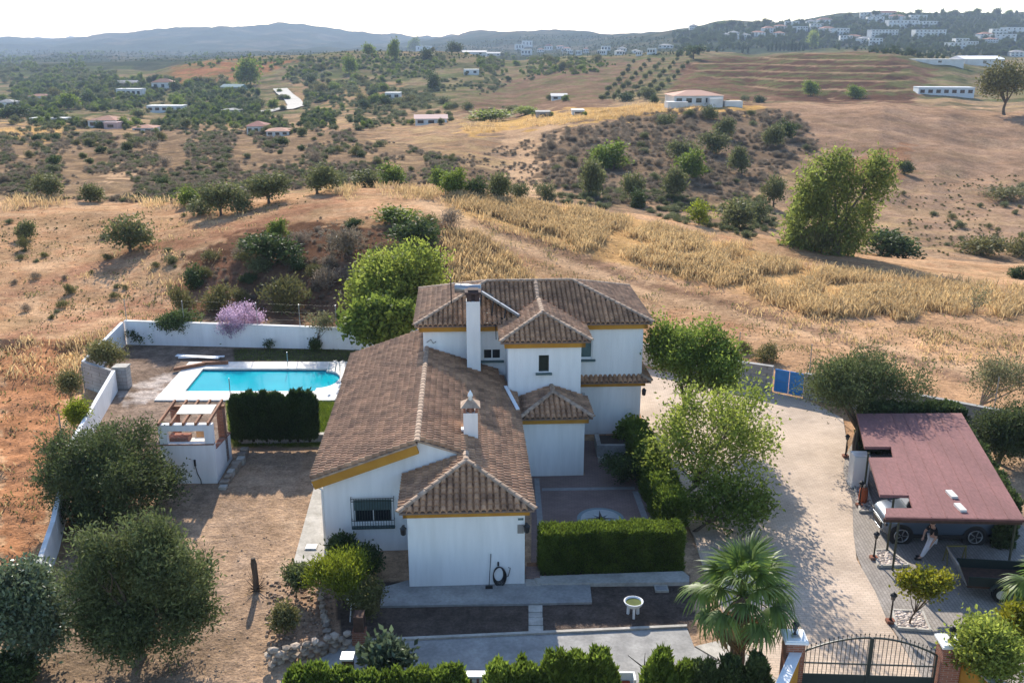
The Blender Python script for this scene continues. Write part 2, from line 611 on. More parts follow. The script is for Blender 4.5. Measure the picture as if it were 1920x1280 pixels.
# terraces on the hill
PXG, PYG = project(XG, YY, ZG)
terr = inpoly(PXG, PYG, [(1270, 125), (1400, 96), (1560, 93), (1700, 120), (1720, 188), (1500, 190)]) & (YY > 380) & (YY < 720)
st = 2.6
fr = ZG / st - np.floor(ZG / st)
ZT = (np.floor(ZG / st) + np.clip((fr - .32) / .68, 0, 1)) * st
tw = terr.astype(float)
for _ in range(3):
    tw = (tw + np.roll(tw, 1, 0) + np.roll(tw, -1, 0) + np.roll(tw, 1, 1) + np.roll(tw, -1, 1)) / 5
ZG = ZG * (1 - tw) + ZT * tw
# pool garden terrace, 0.4 m above the yard
PGZ = .4
POOLGARDEN = [(-26.5, 59.2), (-9.0, 58.0), (-5.0, 52), (-6.0, 43.45), (-13.3, 43.45), (-14.0, 42.2), (-20.9, 42.2), (-23.3, 52.2), (-25.5, 53.4)]
pg = inpoly(XG, YY, POOLGARDEN)
ZG = np.where(pg, PGZ + (ZG * .4), ZG)
# dug-out under the pool
pool = (XG > -18.35) & (XG < -9.55) & (YY > 48.9) & (YY < 53.7)
ZG = np.where(pool, -2.2, ZG)
# ground outside the left boundary lies a little lower
outl = inpoly(XG, YY, [(-60, 8), (-17.0, 8), (-16.9, 29), (-21.6, 44), (-24.6, 52), (-26.8, 54), (-26.8, 59.5), (-60, 62)])
ZG = np.where(outl, ZG - .35 + (fbm(XG / 2.2, YY / 2.2, 31, 4) - .5) * .9, ZG)
# ground under slabs is kept just below them


def height(x, y):
    x = np.asarray(x, float)
    y = np.asarray(y, float)
    fj = np.clip((np.log(np.maximum(y, 8.01)) - LY[0]) / (LY[1] - LY[0]), 0, NY - 1.001)
    fi = np.clip((x / np.maximum(y, 8.01) - AGRID[0]) / (AGRID[1] - AGRID[0]), 0, NA - 1.001)
    j, i = fj.astype(int), fi.astype(int)
    u, v = fi - i, fj - j
    return (ZG[j, i] * (1 - u) + ZG[j, i + 1] * u) * (1 - v) + (ZG[j + 1, i] * (1 - u) + ZG[j + 1, i + 1] * u) * v


RT = np.exp(np.linspace(math.log(14), math.log(8800), 2600))


def ground(px, py):
    d = ray(px, py)
    tt = RT / d[1]
    x, y, z = d[0] * tt, RT, CAMH + d[2] * tt
    hit = np.nonzero(z < height(x, y))[0]
    k = hit[0] if len(hit) else len(RT) - 1
    return float(x[k]), float(y[k]), float(height(x[k], y[k]))


# colour zones of the ground
C_TAN, C_PALE, C_RED, C_BANK = (.42, .275, .17), (.50, .355, .23), (.31, .16, .09), (.125, .074, .05)
C_SCRUB, C_GOLD, C_PLOUGH, C_GREEN = (.175, .132, .092), (.52, .34, .14), (.29, .20, .14), (.10, .125, .05)
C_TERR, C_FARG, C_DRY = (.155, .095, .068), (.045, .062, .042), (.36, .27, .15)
GC = np.zeros((NY, NA, 3))
GC[:] = C_TAN
PXG, PYG = project(XG, YY, ZG)
wx = PXG + (fbm(XG / (YY * .02), np.log(YY) * 60, 41, 3) - .5) * 70
wy = PYG + (fbm(XG / (YY * .02) + 50, np.log(YY) * 60, 43, 3) - .5) * 36
patch = fbm(XG / np.maximum(YY * .03, 1.6), np.log(YY) * 45, 47, 4)
patch2 = fbm(XG / np.maximum(YY * .012, .8), np.log(YY) * 110, 51, 3)


def paint(mask, col, amt=1.0):
    w = (mask * amt)[..., None] if not np.isscalar(mask) else mask
    GC[:] = GC * (1 - w) + np.array(col) * w


def zone(poly, col, amt=1.0, y0=0, y1=1e9, warp=1.0):
    m = inpoly(PXG + (wx - PXG) * warp, PYG + (wy - PYG) * warp, poly) & (YY >= y0) & (YY <= y1)
    paint(m.astype(float), col, amt)


sm = lambda a, lo, hi: np.clip((a - lo) / (hi - lo), 0, 1)
paint(sm(patch, .42, .62) * (YY > 60), C_PALE, .55)
paint(sm(patch2, .5, .7) * (YY > 60), C_RED, .45)
paint(sm(fbm(XG / 3.5, YY / 3.5, 81, 5), .5, .66) * (YY > 58) * (YY < 140), (.30, .21, .125), .6)
paint((YY > 112) * sm(patch2, .25, .5), (.215, .165, .118), .85)
paint((YY > 118) * sm(patch, .52, .66), C_DRY, .6)
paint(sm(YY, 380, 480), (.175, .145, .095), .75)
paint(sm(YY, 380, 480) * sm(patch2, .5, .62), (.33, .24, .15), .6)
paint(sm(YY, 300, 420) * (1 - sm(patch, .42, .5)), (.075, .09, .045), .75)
zone([(0, 1100), (0, 640), (150, 640), (120, 800), (90, 960), (60, 1100)], C_RED, .85, 20, 62)
zone([(-400, 372), (-400, 245), (640, 245), (860, 300), (1020, 345), (850, 352), (600, 340), (400, 372), (0, 372)], C_SCRUB, .8, 115, 400)
paint((YY > 118) * (YY < 330) * (PXG < 900) * sm(patch2, .52, .66), (.40, .28, .16), .4)
zone([(200, 300), (250, 295), (255, 330), (200, 335)], C_PALE, .8, 115, 400)
zone([(-50, 240), (130, 232), (130, 262), (-50, 265)], C_GOLD, .6, 200, 500)
zone([(560, 150), (760, 160), (740, 205), (520, 200)], C_TAN, .6, 400, 1000)
zone([(1010, 255), (1230, 215), (1400, 200), (1490, 213), (1540, 270), (1460, 330), (1390, 372), (1130, 385), (1015, 340)], C_SCRUB, .92, 120, 330)
zone([(930, 245), (1060, 235), (1020, 300), (1010, 372), (950, 375), (960, 300)], C_PALE, .6, 115, 330)
zone([(860, 240), (1060, 205), (1240, 188), (1440, 190), (1440, 205), (1230, 215), (1040, 236), (880, 250)], C_GOLD, .75, 200, 350)
zone([(1430, 188), (2400, 205), (2400, 335), (1720, 330), (1600, 300), (1520, 260)], C_PLOUGH, .75, 150, 340)
zone([(1560, 300), (1700, 270), (1700, 340), (1600, 340)], C_RED, .5, 150, 340)
zone([(1700, 335), (2400, 300), (2400, 460), (1800, 470), (1650, 400)], C_PLOUGH, .5, 105, 300)
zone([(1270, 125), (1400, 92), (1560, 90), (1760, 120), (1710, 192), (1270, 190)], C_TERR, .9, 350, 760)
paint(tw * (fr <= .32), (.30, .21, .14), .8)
paint(tw * (fr > .32), (.098, .06, .042), .94)  # bare soil risers, their backlit shade also put into the dark colour
zone([(860, 215), (880, 180), (1000, 130), (1150, 112), (1260, 115), (1130, 200), (950, 225)], (.20, .135, .095), .9, 300, 800)
zone([(290, 150), (330, 125), (400, 113), (450, 120), (460, 150), (380, 158)], C_RED, .6, 600, 1100)
zone([(300, 165), (320, 125), (400, 112), (470, 116), (560, 112), (470, 150), (380, 165)], C_RED, .9, 500, 980, .5)
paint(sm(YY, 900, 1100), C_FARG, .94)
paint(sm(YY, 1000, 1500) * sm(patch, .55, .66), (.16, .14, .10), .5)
paint(((YY > 420) & (YY < 1100)) * sm(patch2, .48, .62), C_GREEN, .6)
# red cutting behind the pool and brown bank behind the house
zone([(335, 600), (360, 480), (450, 435), (570, 415), (700, 425), (840, 410), (880, 470), (860, 540), (780, 615), (600, 610)], C_BANK, .92, 60, 92)
zone([(330, 520), (420, 470), (380, 590), (320, 600)], C_RED, .3, 60, 92)
zone([(830, 430), (930, 440), (980, 540), (820, 560)], C_SCRUB, .7, 60, 95)
# golden field soil, track and ruts
zone([(840, 365), (1000, 382), (1200, 412), (1400, 470), (1560, 515), (1760, 590), (1500, 590), (1200, 500), (1000, 470), (860, 430)], C_GOLD, .5, 62, 118)
zone([(1230, 520), (1920, 600), (1920, 720), (1500, 650)], C_TAN, .6, 50, 100)
TRACK = [(790, 372), (850, 412), (1010, 468), (1200, 540), (1400, 590), (1600, 640), (1780, 690), (2000, 740)]
dt = segdist(PXG, PYG, TRACK)
nearf = ((YY > 52) & (YY < 118))
paint(np.clip(1.6 - dt / 12, 0, 1) * nearf, C_PALE, .75)
RUT = [(890, 415), (1000, 452), (1130, 500), (1200, 533), (1330, 560), (1480, 605), (1680, 668), (1900, 745)]
rw = 5 + 5 * vnoise(PXG / 60, PYG * 0, 3)
paint(np.clip(1.5 - segdist(PXG, PYG + (patch2 - .5) * 10, RUT) / rw, 0, 1) * nearf * sm(patch2, .2, .42), (.2, .13, .09), .8)
for ln in ([(0, 560), (240, 480), (480, 420), (640, 370)], [(0, 640), (300, 560), (460, 480)], [(150, 640), (330, 570), (470, 500)]):
    paint(np.clip(1.4 - segdist(PXG, PYG, ln) / 12, 0, 1) * (YY > 55) * (YY < 118) * sm(patch2, .25, .5), (.27, .15, .1), .7)
# plot: dirt yard, darker soil in the pool garden and the front beds
zone([(280, 1290), (300, 900), (600, 880), (620, 1100), (520, 1290)], (.375, .25, .16), .9, 8, 44, 0)
GC[pg] = np.array((.205, .16, .125)) * (0.8 + .5 * patch2[pg][:, None])
gravel = inpoly(XG, YY, gpl([(215, 735), (330, 690), (360, 700), (290, 752), (235, 765)], .4) and [(p[0], p[1]) for p in gpl([(215, 735), (330, 690), (360, 700), (290, 752), (235, 765)], .4)])
paint((gravel & pg).astype(float) * sm(patch2, .3, .6), (.5, .46, .42), .7)
lawn_pts = [(p[0], p[1]) for p in gpl([(425, 752), (640, 752), (602, 822), (432, 822)], .4)]
GC[inpoly(XG, YY, lawn_pts)] = (.15, .19, .035)
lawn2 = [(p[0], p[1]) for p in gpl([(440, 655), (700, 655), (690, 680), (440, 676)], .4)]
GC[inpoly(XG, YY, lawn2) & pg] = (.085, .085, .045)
beds = [(p[0], p[1]) for p in gpl([(600, 1090), (1290, 1075), (1310, 1190), (640, 1215)])]
GC[inpoly(XG, YY, beds)] = (.10, .075, .06)
rub = [(p[0], p[1]) for p in gpl([(520, 1215), (540, 1090), (625, 1090), (640, 1205)])]
GC[inpoly(XG, YY, rub)] = (.36, .23, .15)
yard = (YY < 44) & (XG < -7) & (XG > -17)
n_y = fbm(XG / 1.7, YY / 2.6, 71, 4)
paint(yard * sm(n_y, .5, .68), (.30, .21, .145), .7)
paint(yard * (1 - sm(n_y, .3, .42)), (.45, .32, .215), .6)
for lx in (-10.4, -9.1):
    trk = np.abs(XG - (lx + (YY - 30) * -.09 + .5 * np.sin(YY * .23)))
    paint(yard * np.clip(1.5 - trk / .16, 0, 1) * sm(n_y, .3, .5), (.36, .245, .165), .55)
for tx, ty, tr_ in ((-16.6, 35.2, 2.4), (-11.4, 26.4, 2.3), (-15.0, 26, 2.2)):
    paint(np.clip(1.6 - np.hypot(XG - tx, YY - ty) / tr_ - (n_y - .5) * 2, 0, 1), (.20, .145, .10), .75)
GC *= (1 + (patch2 - .5)[..., None] * .35)
lum = GC.mean(-1, keepdims=True)
GC = np.where((YY > 44)[..., None] | (XG < -17)[..., None], (lum + (GC - lum) * 1.14) * np.array((.95, .9, .88)), GC)
GC = np.clip(GC, .01, .8)

idx = np.arange(NY * NA).reshape(NY, NA)
quads = np.stack([idx[:-1, :-1], idx[:-1, 1:], idx[1:, 1:], idx[1:, :-1]], -1).reshape(-1, 4)
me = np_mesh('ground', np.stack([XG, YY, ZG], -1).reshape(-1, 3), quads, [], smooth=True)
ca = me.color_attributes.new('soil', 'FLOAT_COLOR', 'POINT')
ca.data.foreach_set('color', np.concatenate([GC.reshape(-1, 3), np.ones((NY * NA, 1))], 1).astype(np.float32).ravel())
gm = bpy.data.materials.new('earth')
gm.use_nodes = True
N, L = gm.node_tree.nodes, gm.node_tree.links
b = N['Principled BSDF']
b.inputs['Roughness'].default_value = .95
b.inputs['Specular IOR Level'].default_value = 0.0
at_ = N.new('ShaderNodeAttribute')
at_.attribute_name = 'soil'
geo = N.new('ShaderNodeNewGeometry')
cur = at_.outputs['Color']
hsum = None
for sc_, amt, det in ((.055, .3, 6), (.35, .28, 5), (2.2, .3, 6), (9, .3, 5), (45, .25, 3)):
    no = N.new('ShaderNodeTexNoise')
    no.inputs['Scale'].default_value = sc_
    no.inputs['Detail'].default_value = det
    no.inputs['Roughness'].default_value = .65
    L.new(geo.outputs['Position'], no.inputs['Vector'])
    mr = N.new('ShaderNodeMapRange')
    mr.inputs[1].default_value = .3
    mr.inputs[2].default_value = .7
    mr.inputs[3].default_value = 1 - amt
    mr.inputs[4].default_value = 1 + amt
    L.new(no.outputs[0], mr.inputs[0])
    hs = N.new('ShaderNodeHueSaturation')
    L.new(mr.outputs[0], hs.inputs['Value'])
    L.new(cur, hs.inputs['Color'])
    cur = hs.outputs[0]
    if sc_ in (2.2, 9):
        if hsum is None:
            hsum = no.outputs[0]
        else:
            ad = N.new('ShaderNodeMath')
            ad.operation = 'MULTIPLY_ADD'
            ad.inputs[1].default_value = .35
            L.new(no.outputs[0], ad.inputs[0])
            L.new(hsum, ad.inputs[2])
            hsum = ad.outputs[0]
L.new(cur, b.inputs['Base Color'])
bp = N.new('ShaderNodeBump')
bp.inputs['Strength'].default_value = .9
bp.inputs['Distance'].default_value = .16
L.new(hsum, bp.inputs['Height'])
L.new(bp.outputs[0], b.inputs['Normal'])
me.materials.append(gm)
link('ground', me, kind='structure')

# haze: closed box of thin air round everything
hz = MB().box(-8600, 8600, -60, 9300, -330, 122)
hm = bpy.data.materials.new('thin_haze')
hm.use_nodes = True
N, L = hm.node_tree.nodes, hm.node_tree.links
N.remove(N['Principled BSDF'])
pv = N.new('ShaderNodeVolumePrincipled')
pv.inputs['Color'].default_value = (.62, .75, .95, 1)
pv.inputs['Density'].default_value = .00015
pv.inputs['Anisotropy'].default_value = 0.0
L.new(pv.outputs[0], N['Material Output'].inputs['Volume'])
hz.build('haze', hm, kind='stuff')
print('terrain z range', ZG.min(), ZG.max())
# ------------------------------------------------------------------ the villa
HA = R(3.0)
HO = (-3.68, 30.26)


def l2w(x, y, z=0):
    return (HO[0] + x * math.cos(HA) - y * math.sin(HA), HO[1] + x * math.sin(HA) + y * math.cos(HA), z)


villa = thing('villa', 'white two-storey villa with clay tile roofs and ochre cornices in the middle of the plot', 'house', (HO[0], HO[1], 0), HA)


def panel_wall(m, a, b, z0, z1, holes, depth=.14):
    """front wall from a to b (xy), with real rectangular openings; holes = (s0, s1, z0, z1) along the wall"""
    a, b = Vector((a[0], a[1], 0)), Vector((b[0], b[1], 0))
    d = (b - a).normalized()
    Lw = (b - a).length
    inn = Vector((-d.y, d.x, 0))               # into the wall
    ss = sorted({0.0, Lw} | {h[0] for h in holes} | {h[1] for h in holes})
    zs = sorted({z0, z1} | {h[2] for h in holes} | {h[3] for h in holes})
    P = lambda s, z, k=0: a + d * s + inn * k + Vector((0, 0, z))
    for i in range(len(ss) - 1):
        for j in range(len(zs) - 1):
            cs, cz = (ss[i] + ss[i + 1]) / 2, (zs[j] + zs[j + 1]) / 2
            if any(h[0] < cs < h[1] and h[2] < cz < h[3] for h in holes):
                continue
            m.add([P(ss[i], zs[j]), P(ss[i + 1], zs[j]), P(ss[i + 1], zs[j + 1]), P(ss[i], zs[j + 1])], [(0, 1, 2, 3)])
    for s0, s1, q0, q1 in holes:
        m.add([P(s0, q0), P(s1, q0), P(s1, q1), P(s0, q1), P(s0, q0, depth), P(s1, q0, depth), P(s1, q1, depth), P(s0, q1, depth)],
              [(0, 4, 5, 1), (1, 5, 6, 2), (2, 6, 7, 3), (3, 7, 4, 0)])
    return m


def open_box(m, x0, x1, y0, y1, z0, z1):        # a box without its front (-y) face
    return m.add([(x0, y0, z0), (x1, y0, z0), (x1, y1, z0), (x0, y1, z0), (x0, y0, z1), (x1, y0, z1), (x1, y1, z1), (x0, y1, z1)],
                 [(4, 5, 6, 7), (1, 2, 6, 5), (2, 3, 7, 6), (3, 0, 4, 7)])


PL = MT['plaster']
# front block
m = MB()
open_box(m, 0, 4.14, 0, 6, -.3, 3.0)
panel_wall(m, (0, 0), (4.14, 0), -.3, 3.0, [])
m.build('wall', PL, villa)
# gabled wing
ZR, SLP, XR = 4.62, .35, .30
m = MB()
gz = lambda x: ZR - SLP * abs(x - XR) - .10
vs = [(-3.3, 2.75, -.3), (4.05, 2.75, -.3), (4.05, 2.75, gz(4.05)), (XR, 2.75, gz(XR)), (-3.3, 2.75, gz(-3.3))]
vb = [(x, 17.4, z) for x, y, z in vs]
m.add(vs + vb, [(5, 9, 8, 7, 6)] + [(i, i + 5, (i + 1) % 5 + 5, (i + 1) % 5) for i in range(5)])
m.f[-5:] = [tuple(reversed(f)) for f in m.f[-5:]]
# front face with window opening
W0, W1, WZ0, WZ1 = -2.2, -.75, 1.18, 2.2
for q in ([(-3.3, -.3), (W0, -.3), (W0, gz(W0)), (-3.3, gz(-3.3))], [(W0, -.3), (W1, -.3), (W1, WZ0), (W0, WZ0)],
          [(W0, WZ1), (W1, WZ1), (W1, gz(W1)), (W0, gz(W0))], [(W1, -.3), (4.05, -.3), (4.05, gz(4.05)), (XR, gz(XR)), (W1, gz(W1))]):
    m.add([(x, 2.75, z) for x, z in q], [tuple(range(len(q)))])
m.add([(W0, 2.75, WZ0), (W1, 2.75, WZ0), (W1, 2.75, WZ1), (W0, 2.75, WZ1), (W0, 2.89, WZ0), (W1, 2.89, WZ0), (W1, 2.89, WZ1), (W0, 2.89, WZ1)],
      [(0, 4, 5, 1), (1, 5, 6, 2), (2, 6, 7, 3), (3, 7, 4, 0), (4, 7, 6, 5)])
m.build('wall', PL, villa)
# lower block and stair tower
m = MB()
m.box(4.62, 7.40, 9.05, 11.5, -.3, 2.78)
m.build('wall', PL, villa)
m = MB()
TW = (5.50 - 4.1, 5.97 - 4.1, 4.24, 5.04)
open_box(m, 4.10, 7.45, 11.2, 15, -.3, 5.62)
panel_wall(m, (4.1, 11.2), (7.45, 11.2), -.3, 5.62, [TW])
m.build('wall', PL, villa)
# main two-storey block
m = MB()
MWs = [(3.0 - .14, 3.87 - .14, 4.03, 4.56), (7.56 - .14, 8.32 - .14, 4.0, 4.95), (7.52 - .14, 7.95 - .14, .95, 2.2)]
open_box(m, .14, 10.78, 13.73, 20, -.3, 5.72)
panel_wall(m, (.14, 13.73), (10.78, 13.73), -.3, 5.72, MWs)
m.build('wall', PL, villa)


def window(x0, x1, z0, z1, y, panes=2, sill=True, fm=None, gm_=None, fr=.05):
    f = MB()
    for q in ((x0, x1, z0, z0 + fr), (x0, x1, z1 - fr, z1)):
        f.box(q[0], q[1], y, y + .06, q[2], q[3])
    w = (x1 - x0) / panes
    for k in range(panes + 1):
        xc = x0 + k * w
        a = xc - fr / 2 if 0 < k < panes else (xc if k == 0 else xc - fr)
        f.box(a, a + fr, y + .002, y + .058, z0 + fr, z1 - fr)
    fo = f.build('window', fm or MT['white'], villa)
    MB().box(x0 + .01, x1 - .01, y + .03, y + .04, z0 + .01, z1 - .01).build('pane', gm_ or MT['glass'], fo)
    if sill:
        MB().box(x0 - .14, x1 + .14, y - .24, y - .03, z0 - .12, z0 - .04).build('sill', MT['shutter'], fo)
    return fo


window(3.0, 3.87, 4.03, 4.56, 13.80)
window(7.56, 8.32, 4.0, 4.95, 13.80, 1, gm_=MT['shutter'])
tw_ = window(5.50, 5.97, 4.24, 5.04, 11.28, 1, fm=MT['iron'])
window(7.52, 7.95, .95, 2.2, 13.80, 1)
gw = MB()
for k in range(5):
    gw.obox((7.5 + k * .115, 13.66, .9), (7.5 + k * .115, 13.66, 2.25), .018, .018, (1, 0, 0))
gw.build('window_grille', MT['iron'], villa)
# front window: shutter half down, white frame, iron grille
fo = window(W0, W1, WZ0, WZ1, 2.82, 2, sill=False)
MB().box(W0 + .02, W1 - .02, 2.80, 2.815, 1.72, WZ1 - .01).build('roller_shutter', MT['shutter'], fo)
g = MB()
GX0, GX1, GZ0, GZ1 = -2.27, -.66, 1.05, 2.32
ys = 2.58
n = 17
for k in range(n):
    x = GX0 + (GX1 - GX0) * k / (n - 1)
    g.obox((x, ys, GZ0), (x, ys, GZ1), .018, .018, (1, 0, 0))
for z in (GZ0, 1.4, 2.2, GZ1):
    g.obox((GX0, ys, z), (GX1, ys, z), .02, .02)
for x in (GX0, GX1):
    for z in (GZ0, 1.4, 2.2, GZ1):
        g.obox((x, ys, z), (x, 2.75, z), .02, .02)
g.build('window_grille', MT['iron'], villa)
MB().box(GX0, GX1, 2.60, 2.748, 1.02, 1.10).build('sill', MT['shutter'], villa)

# roofs: a slab per plane, clay tiles laid on it
TP, TE = .235, .275                     # tile pitch across, exposed length up the slope


def tile_mesh():
    prof = [(-.117, -.015), (-.09, .0), (-.078, .056), (-.045, .093), (0, .108), (.045, .093), (.078, .056), (.09, .0), (.117, -.015)]
    V, F = [], []
    for yy, lift in ((-.02, .062), (TE + .03, .004)):
        V += [(x, yy, z + lift) for x, z in prof]
    V += [(x, -.018, z + .062 - .05) for x, z in prof]
    n = len(prof)
    for i in range(n - 1):
        F.append((i, i + 1, n + i + 1, n + i))
        F.append((2 * n + i, 2 * n + i + 1, i + 1, i))
    return np.array(V), np.array(F)


TV, TF = tile_mesh()
TILE_ME = np_mesh('roof_tile', TV, TF, MT['tile'])
ALL_TILES = []                         # (distance, roof object, 4x4 in villa space)


def roof_plane(roof, pts, eave, slab):
    """pts: polygon (villa coords) lying in a plane; eave: two points of its lower edge, left to right seen from below the slope"""
    a, b_ = Vector(eave[0]), Vector(eave[1])
    e = (b_ - a).normalized()
    P = [Vector(p) for p in pts]
    nrm = None
    for i in range(1, len(P) - 1):
        c = (P[i] - P[0]).cross(P[i + 1] - P[0])
        if c.length > 1e-6:
            nrm = c.normalized()
            break
    if nrm.z < 0:
        nrm = -nrm
    s = nrm.cross(e).normalized()
    if s.z < 0:
        s, e = -s, -e
    uv = [((p - a).dot(e), (p - a).dot(s)) for p in P]
    u0, u1 = min(q[0] for q in uv), max(q[0] for q in uv)
    v1 = max(q[1] for q in uv)
    nu = max(1, round((u1 - u0) / TP))
    off = (u1 - u0 - nu * TP) / 2
    gu = u0 + off + TP * (np.arange(nu) + .5)
    gv = TE * np.arange(int(v1 / TE) + 1)
    U, Vv = np.meshgrid(gu, gv)
    ins = inpoly(U, Vv + TE * .5, uv)
    for u, v in zip(U[ins], Vv[ins]):
        j = rnd.uniform(-.006, .006)
        p = a + e * (u + j) + s * (v + rnd.uniform(-.008, .008)) + nrm * .002
        ee = (e + nrm * rnd.uniform(-.035, .035)).normalized()
        nn = ee.cross(s).normalized()
        M = Matrix(((ee.x, s.x, nn.x, p.x), (ee.y, s.y, nn.y, p.y), (ee.z, s.z, nn.z, p.z), (0, 0, 0, 1)))
        w = l2w(p.x, p.y, p.z)
        dist = math.dist(w, (0, 0, CAMH))
        if nn.y > .2:
            dist += 500                # planes that face away show least
        ALL_TILES.append((dist, roof, M))
    slab.slab3([tuple(p) for p in P], .07)


CAPV = MB()
for kk in (0, 1):
    pass


def cap_mesh():
    m_ = MB()
    n = 7
    vs, fs = [], []
    for yy, r, lift in ((-.02, .12, .014), (.36, .11, .0)):
        for k in range(n):
            t = math.pi * k / (n - 1)
            vs.append((r * math.cos(t), yy, r * .72 * math.sin(t) + lift - .02))
    for k in range(n - 1):
        fs.append((k + 1, k, n + k, n + k + 1))
    fs.append(tuple(range(n)))
    m_.add(vs, fs)
    return m_.mesh('ridge_tile', MT['ridge'])


CAP_ME = cap_mesh()


def ridge_line(roof, p, q, lift=.10):
    p, q = Vector(p), Vector(q)
    d = q - p
    n = max(1, round(d.length / .34))
    d.normalize()
    st_ = (q - p).length / n
    x = d.cross(Vector((0, 0, 1))).normalized()
    z = x.cross(d)
    for k in range(n):
        o = link('ridge_tile', CAP_ME, roof)
        c = p + d * (st_ * k) + z * lift
        o.matrix_local = Matrix(((x.x, d.x, z.x, c.x), (x.y, d.y, z.y, c.y), (x.z, d.z, z.z, c.z), (0, 0, 0, 1)))


def roof(name, planes, ridges, mat_=None):
    o = bpy.data.objects.new(name, None)
    slab = MB()
    o = link(name, bpy.data.meshes.new(name), villa)
    for pts, ev in planes:
        roof_plane(o, pts, ev, slab)
    old = o.data
    o.data = slab.mesh(name, mat_ or MT['tile_slab'])
    bpy.data.meshes.remove(old)
    for p, q in ridges:
        ridge_line(o, p, q)
    return o


# gable roof over the single-storey wing, the right slope runs on to the front block
rz = lambda x: ZR - SLP * abs(x - XR)
XL, XE = -3.65, 4.45
YF, YB = 2.36, 13.2
ZE = rz(XE)
EL = -.25                               # left eave of the front block
XA = (EL + XE) / 2                      # its ridge
YA = -.35 + (rz(XA) - ZE) / SLP         # its front apex
apex = (XA, YA, rz(XA))
gable = roof('gable_roof', [
    ([(XL, YF, rz(XL)), (XL, YB, rz(XL)), (XR, YB, ZR), (XR, YF, ZR)], ((XL, YB, rz(XL)), (XL, YF, rz(XL)))),
    ([(XE, -.35, ZE), (XE, 11.15, ZE), (3.6, 13.7, rz(3.6)), (XR, 13.72, ZR), (XR, 2.70, ZR), (XA, 2.70, rz(XA)), apex], ((XE, -.35, ZE), (XE, 11.15, ZE))),
], [((XR, YF, ZR), (XR, 13.7, ZR))])
hip = roof('hip_roof', [
    ([(EL, -.35, ZE), (XE, -.35, ZE), apex], ((EL, -.35, ZE), (XE, -.35, ZE))),
    ([(EL, -.35, ZE), apex, (XA, 2.73, rz(XA)), (EL, 2.73, ZE)], ((EL, 2.73, ZE), (EL, -.35, ZE))),
], [((EL - .02, -.37, ZE), apex), ((XE + .02, -.37, ZE), apex), (apex, (XA, 2.7, rz(XA)))])
porch = roof('porch_roof', [
    ([(XL - .12, YB + .02, rz(XL) - .16), (XL - .12, 17.7, rz(XL) - .16), (.10, 17.7, ZR - .22), (.10, YB + .02, ZR - .22)], ((XL - .12, 17.7, rz(XL) - .16), (XL - .12, YB + .02, rz(XL) - .16))),
], [])
# verge strip of the gable's left half: ochre raking board under the tiles
m = MB()
m.obox((XL + .05, 2.50, rz(XL + .05) - .27), (XR - .0, 2.50, rz(XR) - .27), .20, .34)
m.build('verge_board', MT['ochre'], villa)
m = MB()
m.obox((XL, YF + .03, rz(XL) - .03), (XR, YF + .03, ZR - .03), .1, .06)
m.obox((XR, 2.70, ZR - .045), (XA, 2.70, rz(XA) - .045), .1, .06)
m.build('verge_mortar', MT['ridge'], villa)


def hip_roof(name, x0, x1, y0, y1, ze, slope, back=None):
    xm = (x0 + x1) / 2
    h_ = (x1 - x0) / 2
    ya = y0 + h_
    za = ze + h_ * slope
    yb = back if back else y1
    A, B = (xm, ya, za), (xm, yb, za)
    return roof(name, [
        ([(x0, y0, ze), (x1, y0, ze), A], ((x0, y0, ze), (x1, y0, ze))),
        ([(x0, y0, ze), A, B, (x0, yb, ze)], ((x0, yb, ze), (x0, y0, ze))),
        ([(x1, y0, ze), (x1, yb, ze), B, A], ((x1, y0, ze), (x1, yb, ze))),
    ], [((x0, y0, ze), A), ((x1, y0, ze), A), (A, B)])


blockroof = hip_roof('hip_roof', 4.47, 7.72, 8.70, 11.18, 2.90, .366)
# tower roof joins the main roof
MS = .35
MX0, MX1, MY0, MY1, MZ = -.25, 11.15, 13.33, 20.4, 5.85
tx0, tx1, ty0, tze = 3.74, 7.86, 10.84, 5.76
txm, thh = (tx0 + tx1) / 2, (tx1 - tx0) / 2
tza = tze + thh * .37
tya = ty0 + thh
tyb = MY0 + (tza - MZ) / MS            # where its ridge meets the main slope
tyb0 = MY0 + .0
towerroof = roof('hip_roof', [
    ([(tx0, ty0, tze), (tx1, ty0, tze), (txm, tya, tza)], ((tx0, ty0, tze), (tx1, ty0, tze))),
    ([(tx0, ty0, tze), (txm, tya, tza), (txm, tyb, tza), (tx0 + .1, MY0 + .02, tze + .04), (tx0, MY0, tze)], ((tx0, MY0, tze), (tx0, ty0, tze))),
    ([(tx1, ty0, tze), (tx1, MY0, tze), (tx1 - .1, MY0 + .02, tze + .04), (txm, tyb, tza), (txm, tya, tza)], ((tx1, ty0, tze), (tx1, MY0, tze))),
], [((tx0, ty0, tze), (txm, tya, tza)), ((tx1, ty0, tze), (txm, tya, tza)), ((txm, tya, tza), (txm, tyb, tza))])
mh = (MY1 - MY0) / 2
mza = MZ + mh * MS
mym = MY0 + mh
A, B = (MX0 + mh, mym, mza), (MX1 - mh, mym, mza)
mainroof = roof('hip_roof', [
    ([(MX0, MY0, MZ), (MX1, MY0, MZ), B, A], ((MX0, MY0, MZ), (MX1, MY0, MZ))),
    ([(MX0, MY1, MZ), A, B, (MX1, MY1, MZ)], ((MX1, MY1, MZ), (MX0, MY1, MZ))),
    ([(MX0, MY0, MZ), A, (MX0, MY1, MZ)], ((MX0, MY1, MZ), (MX0, MY0, MZ))),
    ([(MX1, MY0, MZ), (MX1, MY1, MZ), B], ((MX1, MY0, MZ), (MX1, MY1, MZ))),
], [((MX0, MY0, MZ), A), ((MX1, MY0, MZ), B), (A, B), ((MX0, MY1, MZ), A), ((MX1, MY1, MZ), B), ((txm - .05, tyb + .05, tza + .02), (txm - .05, mym - .1, mza - .03))])
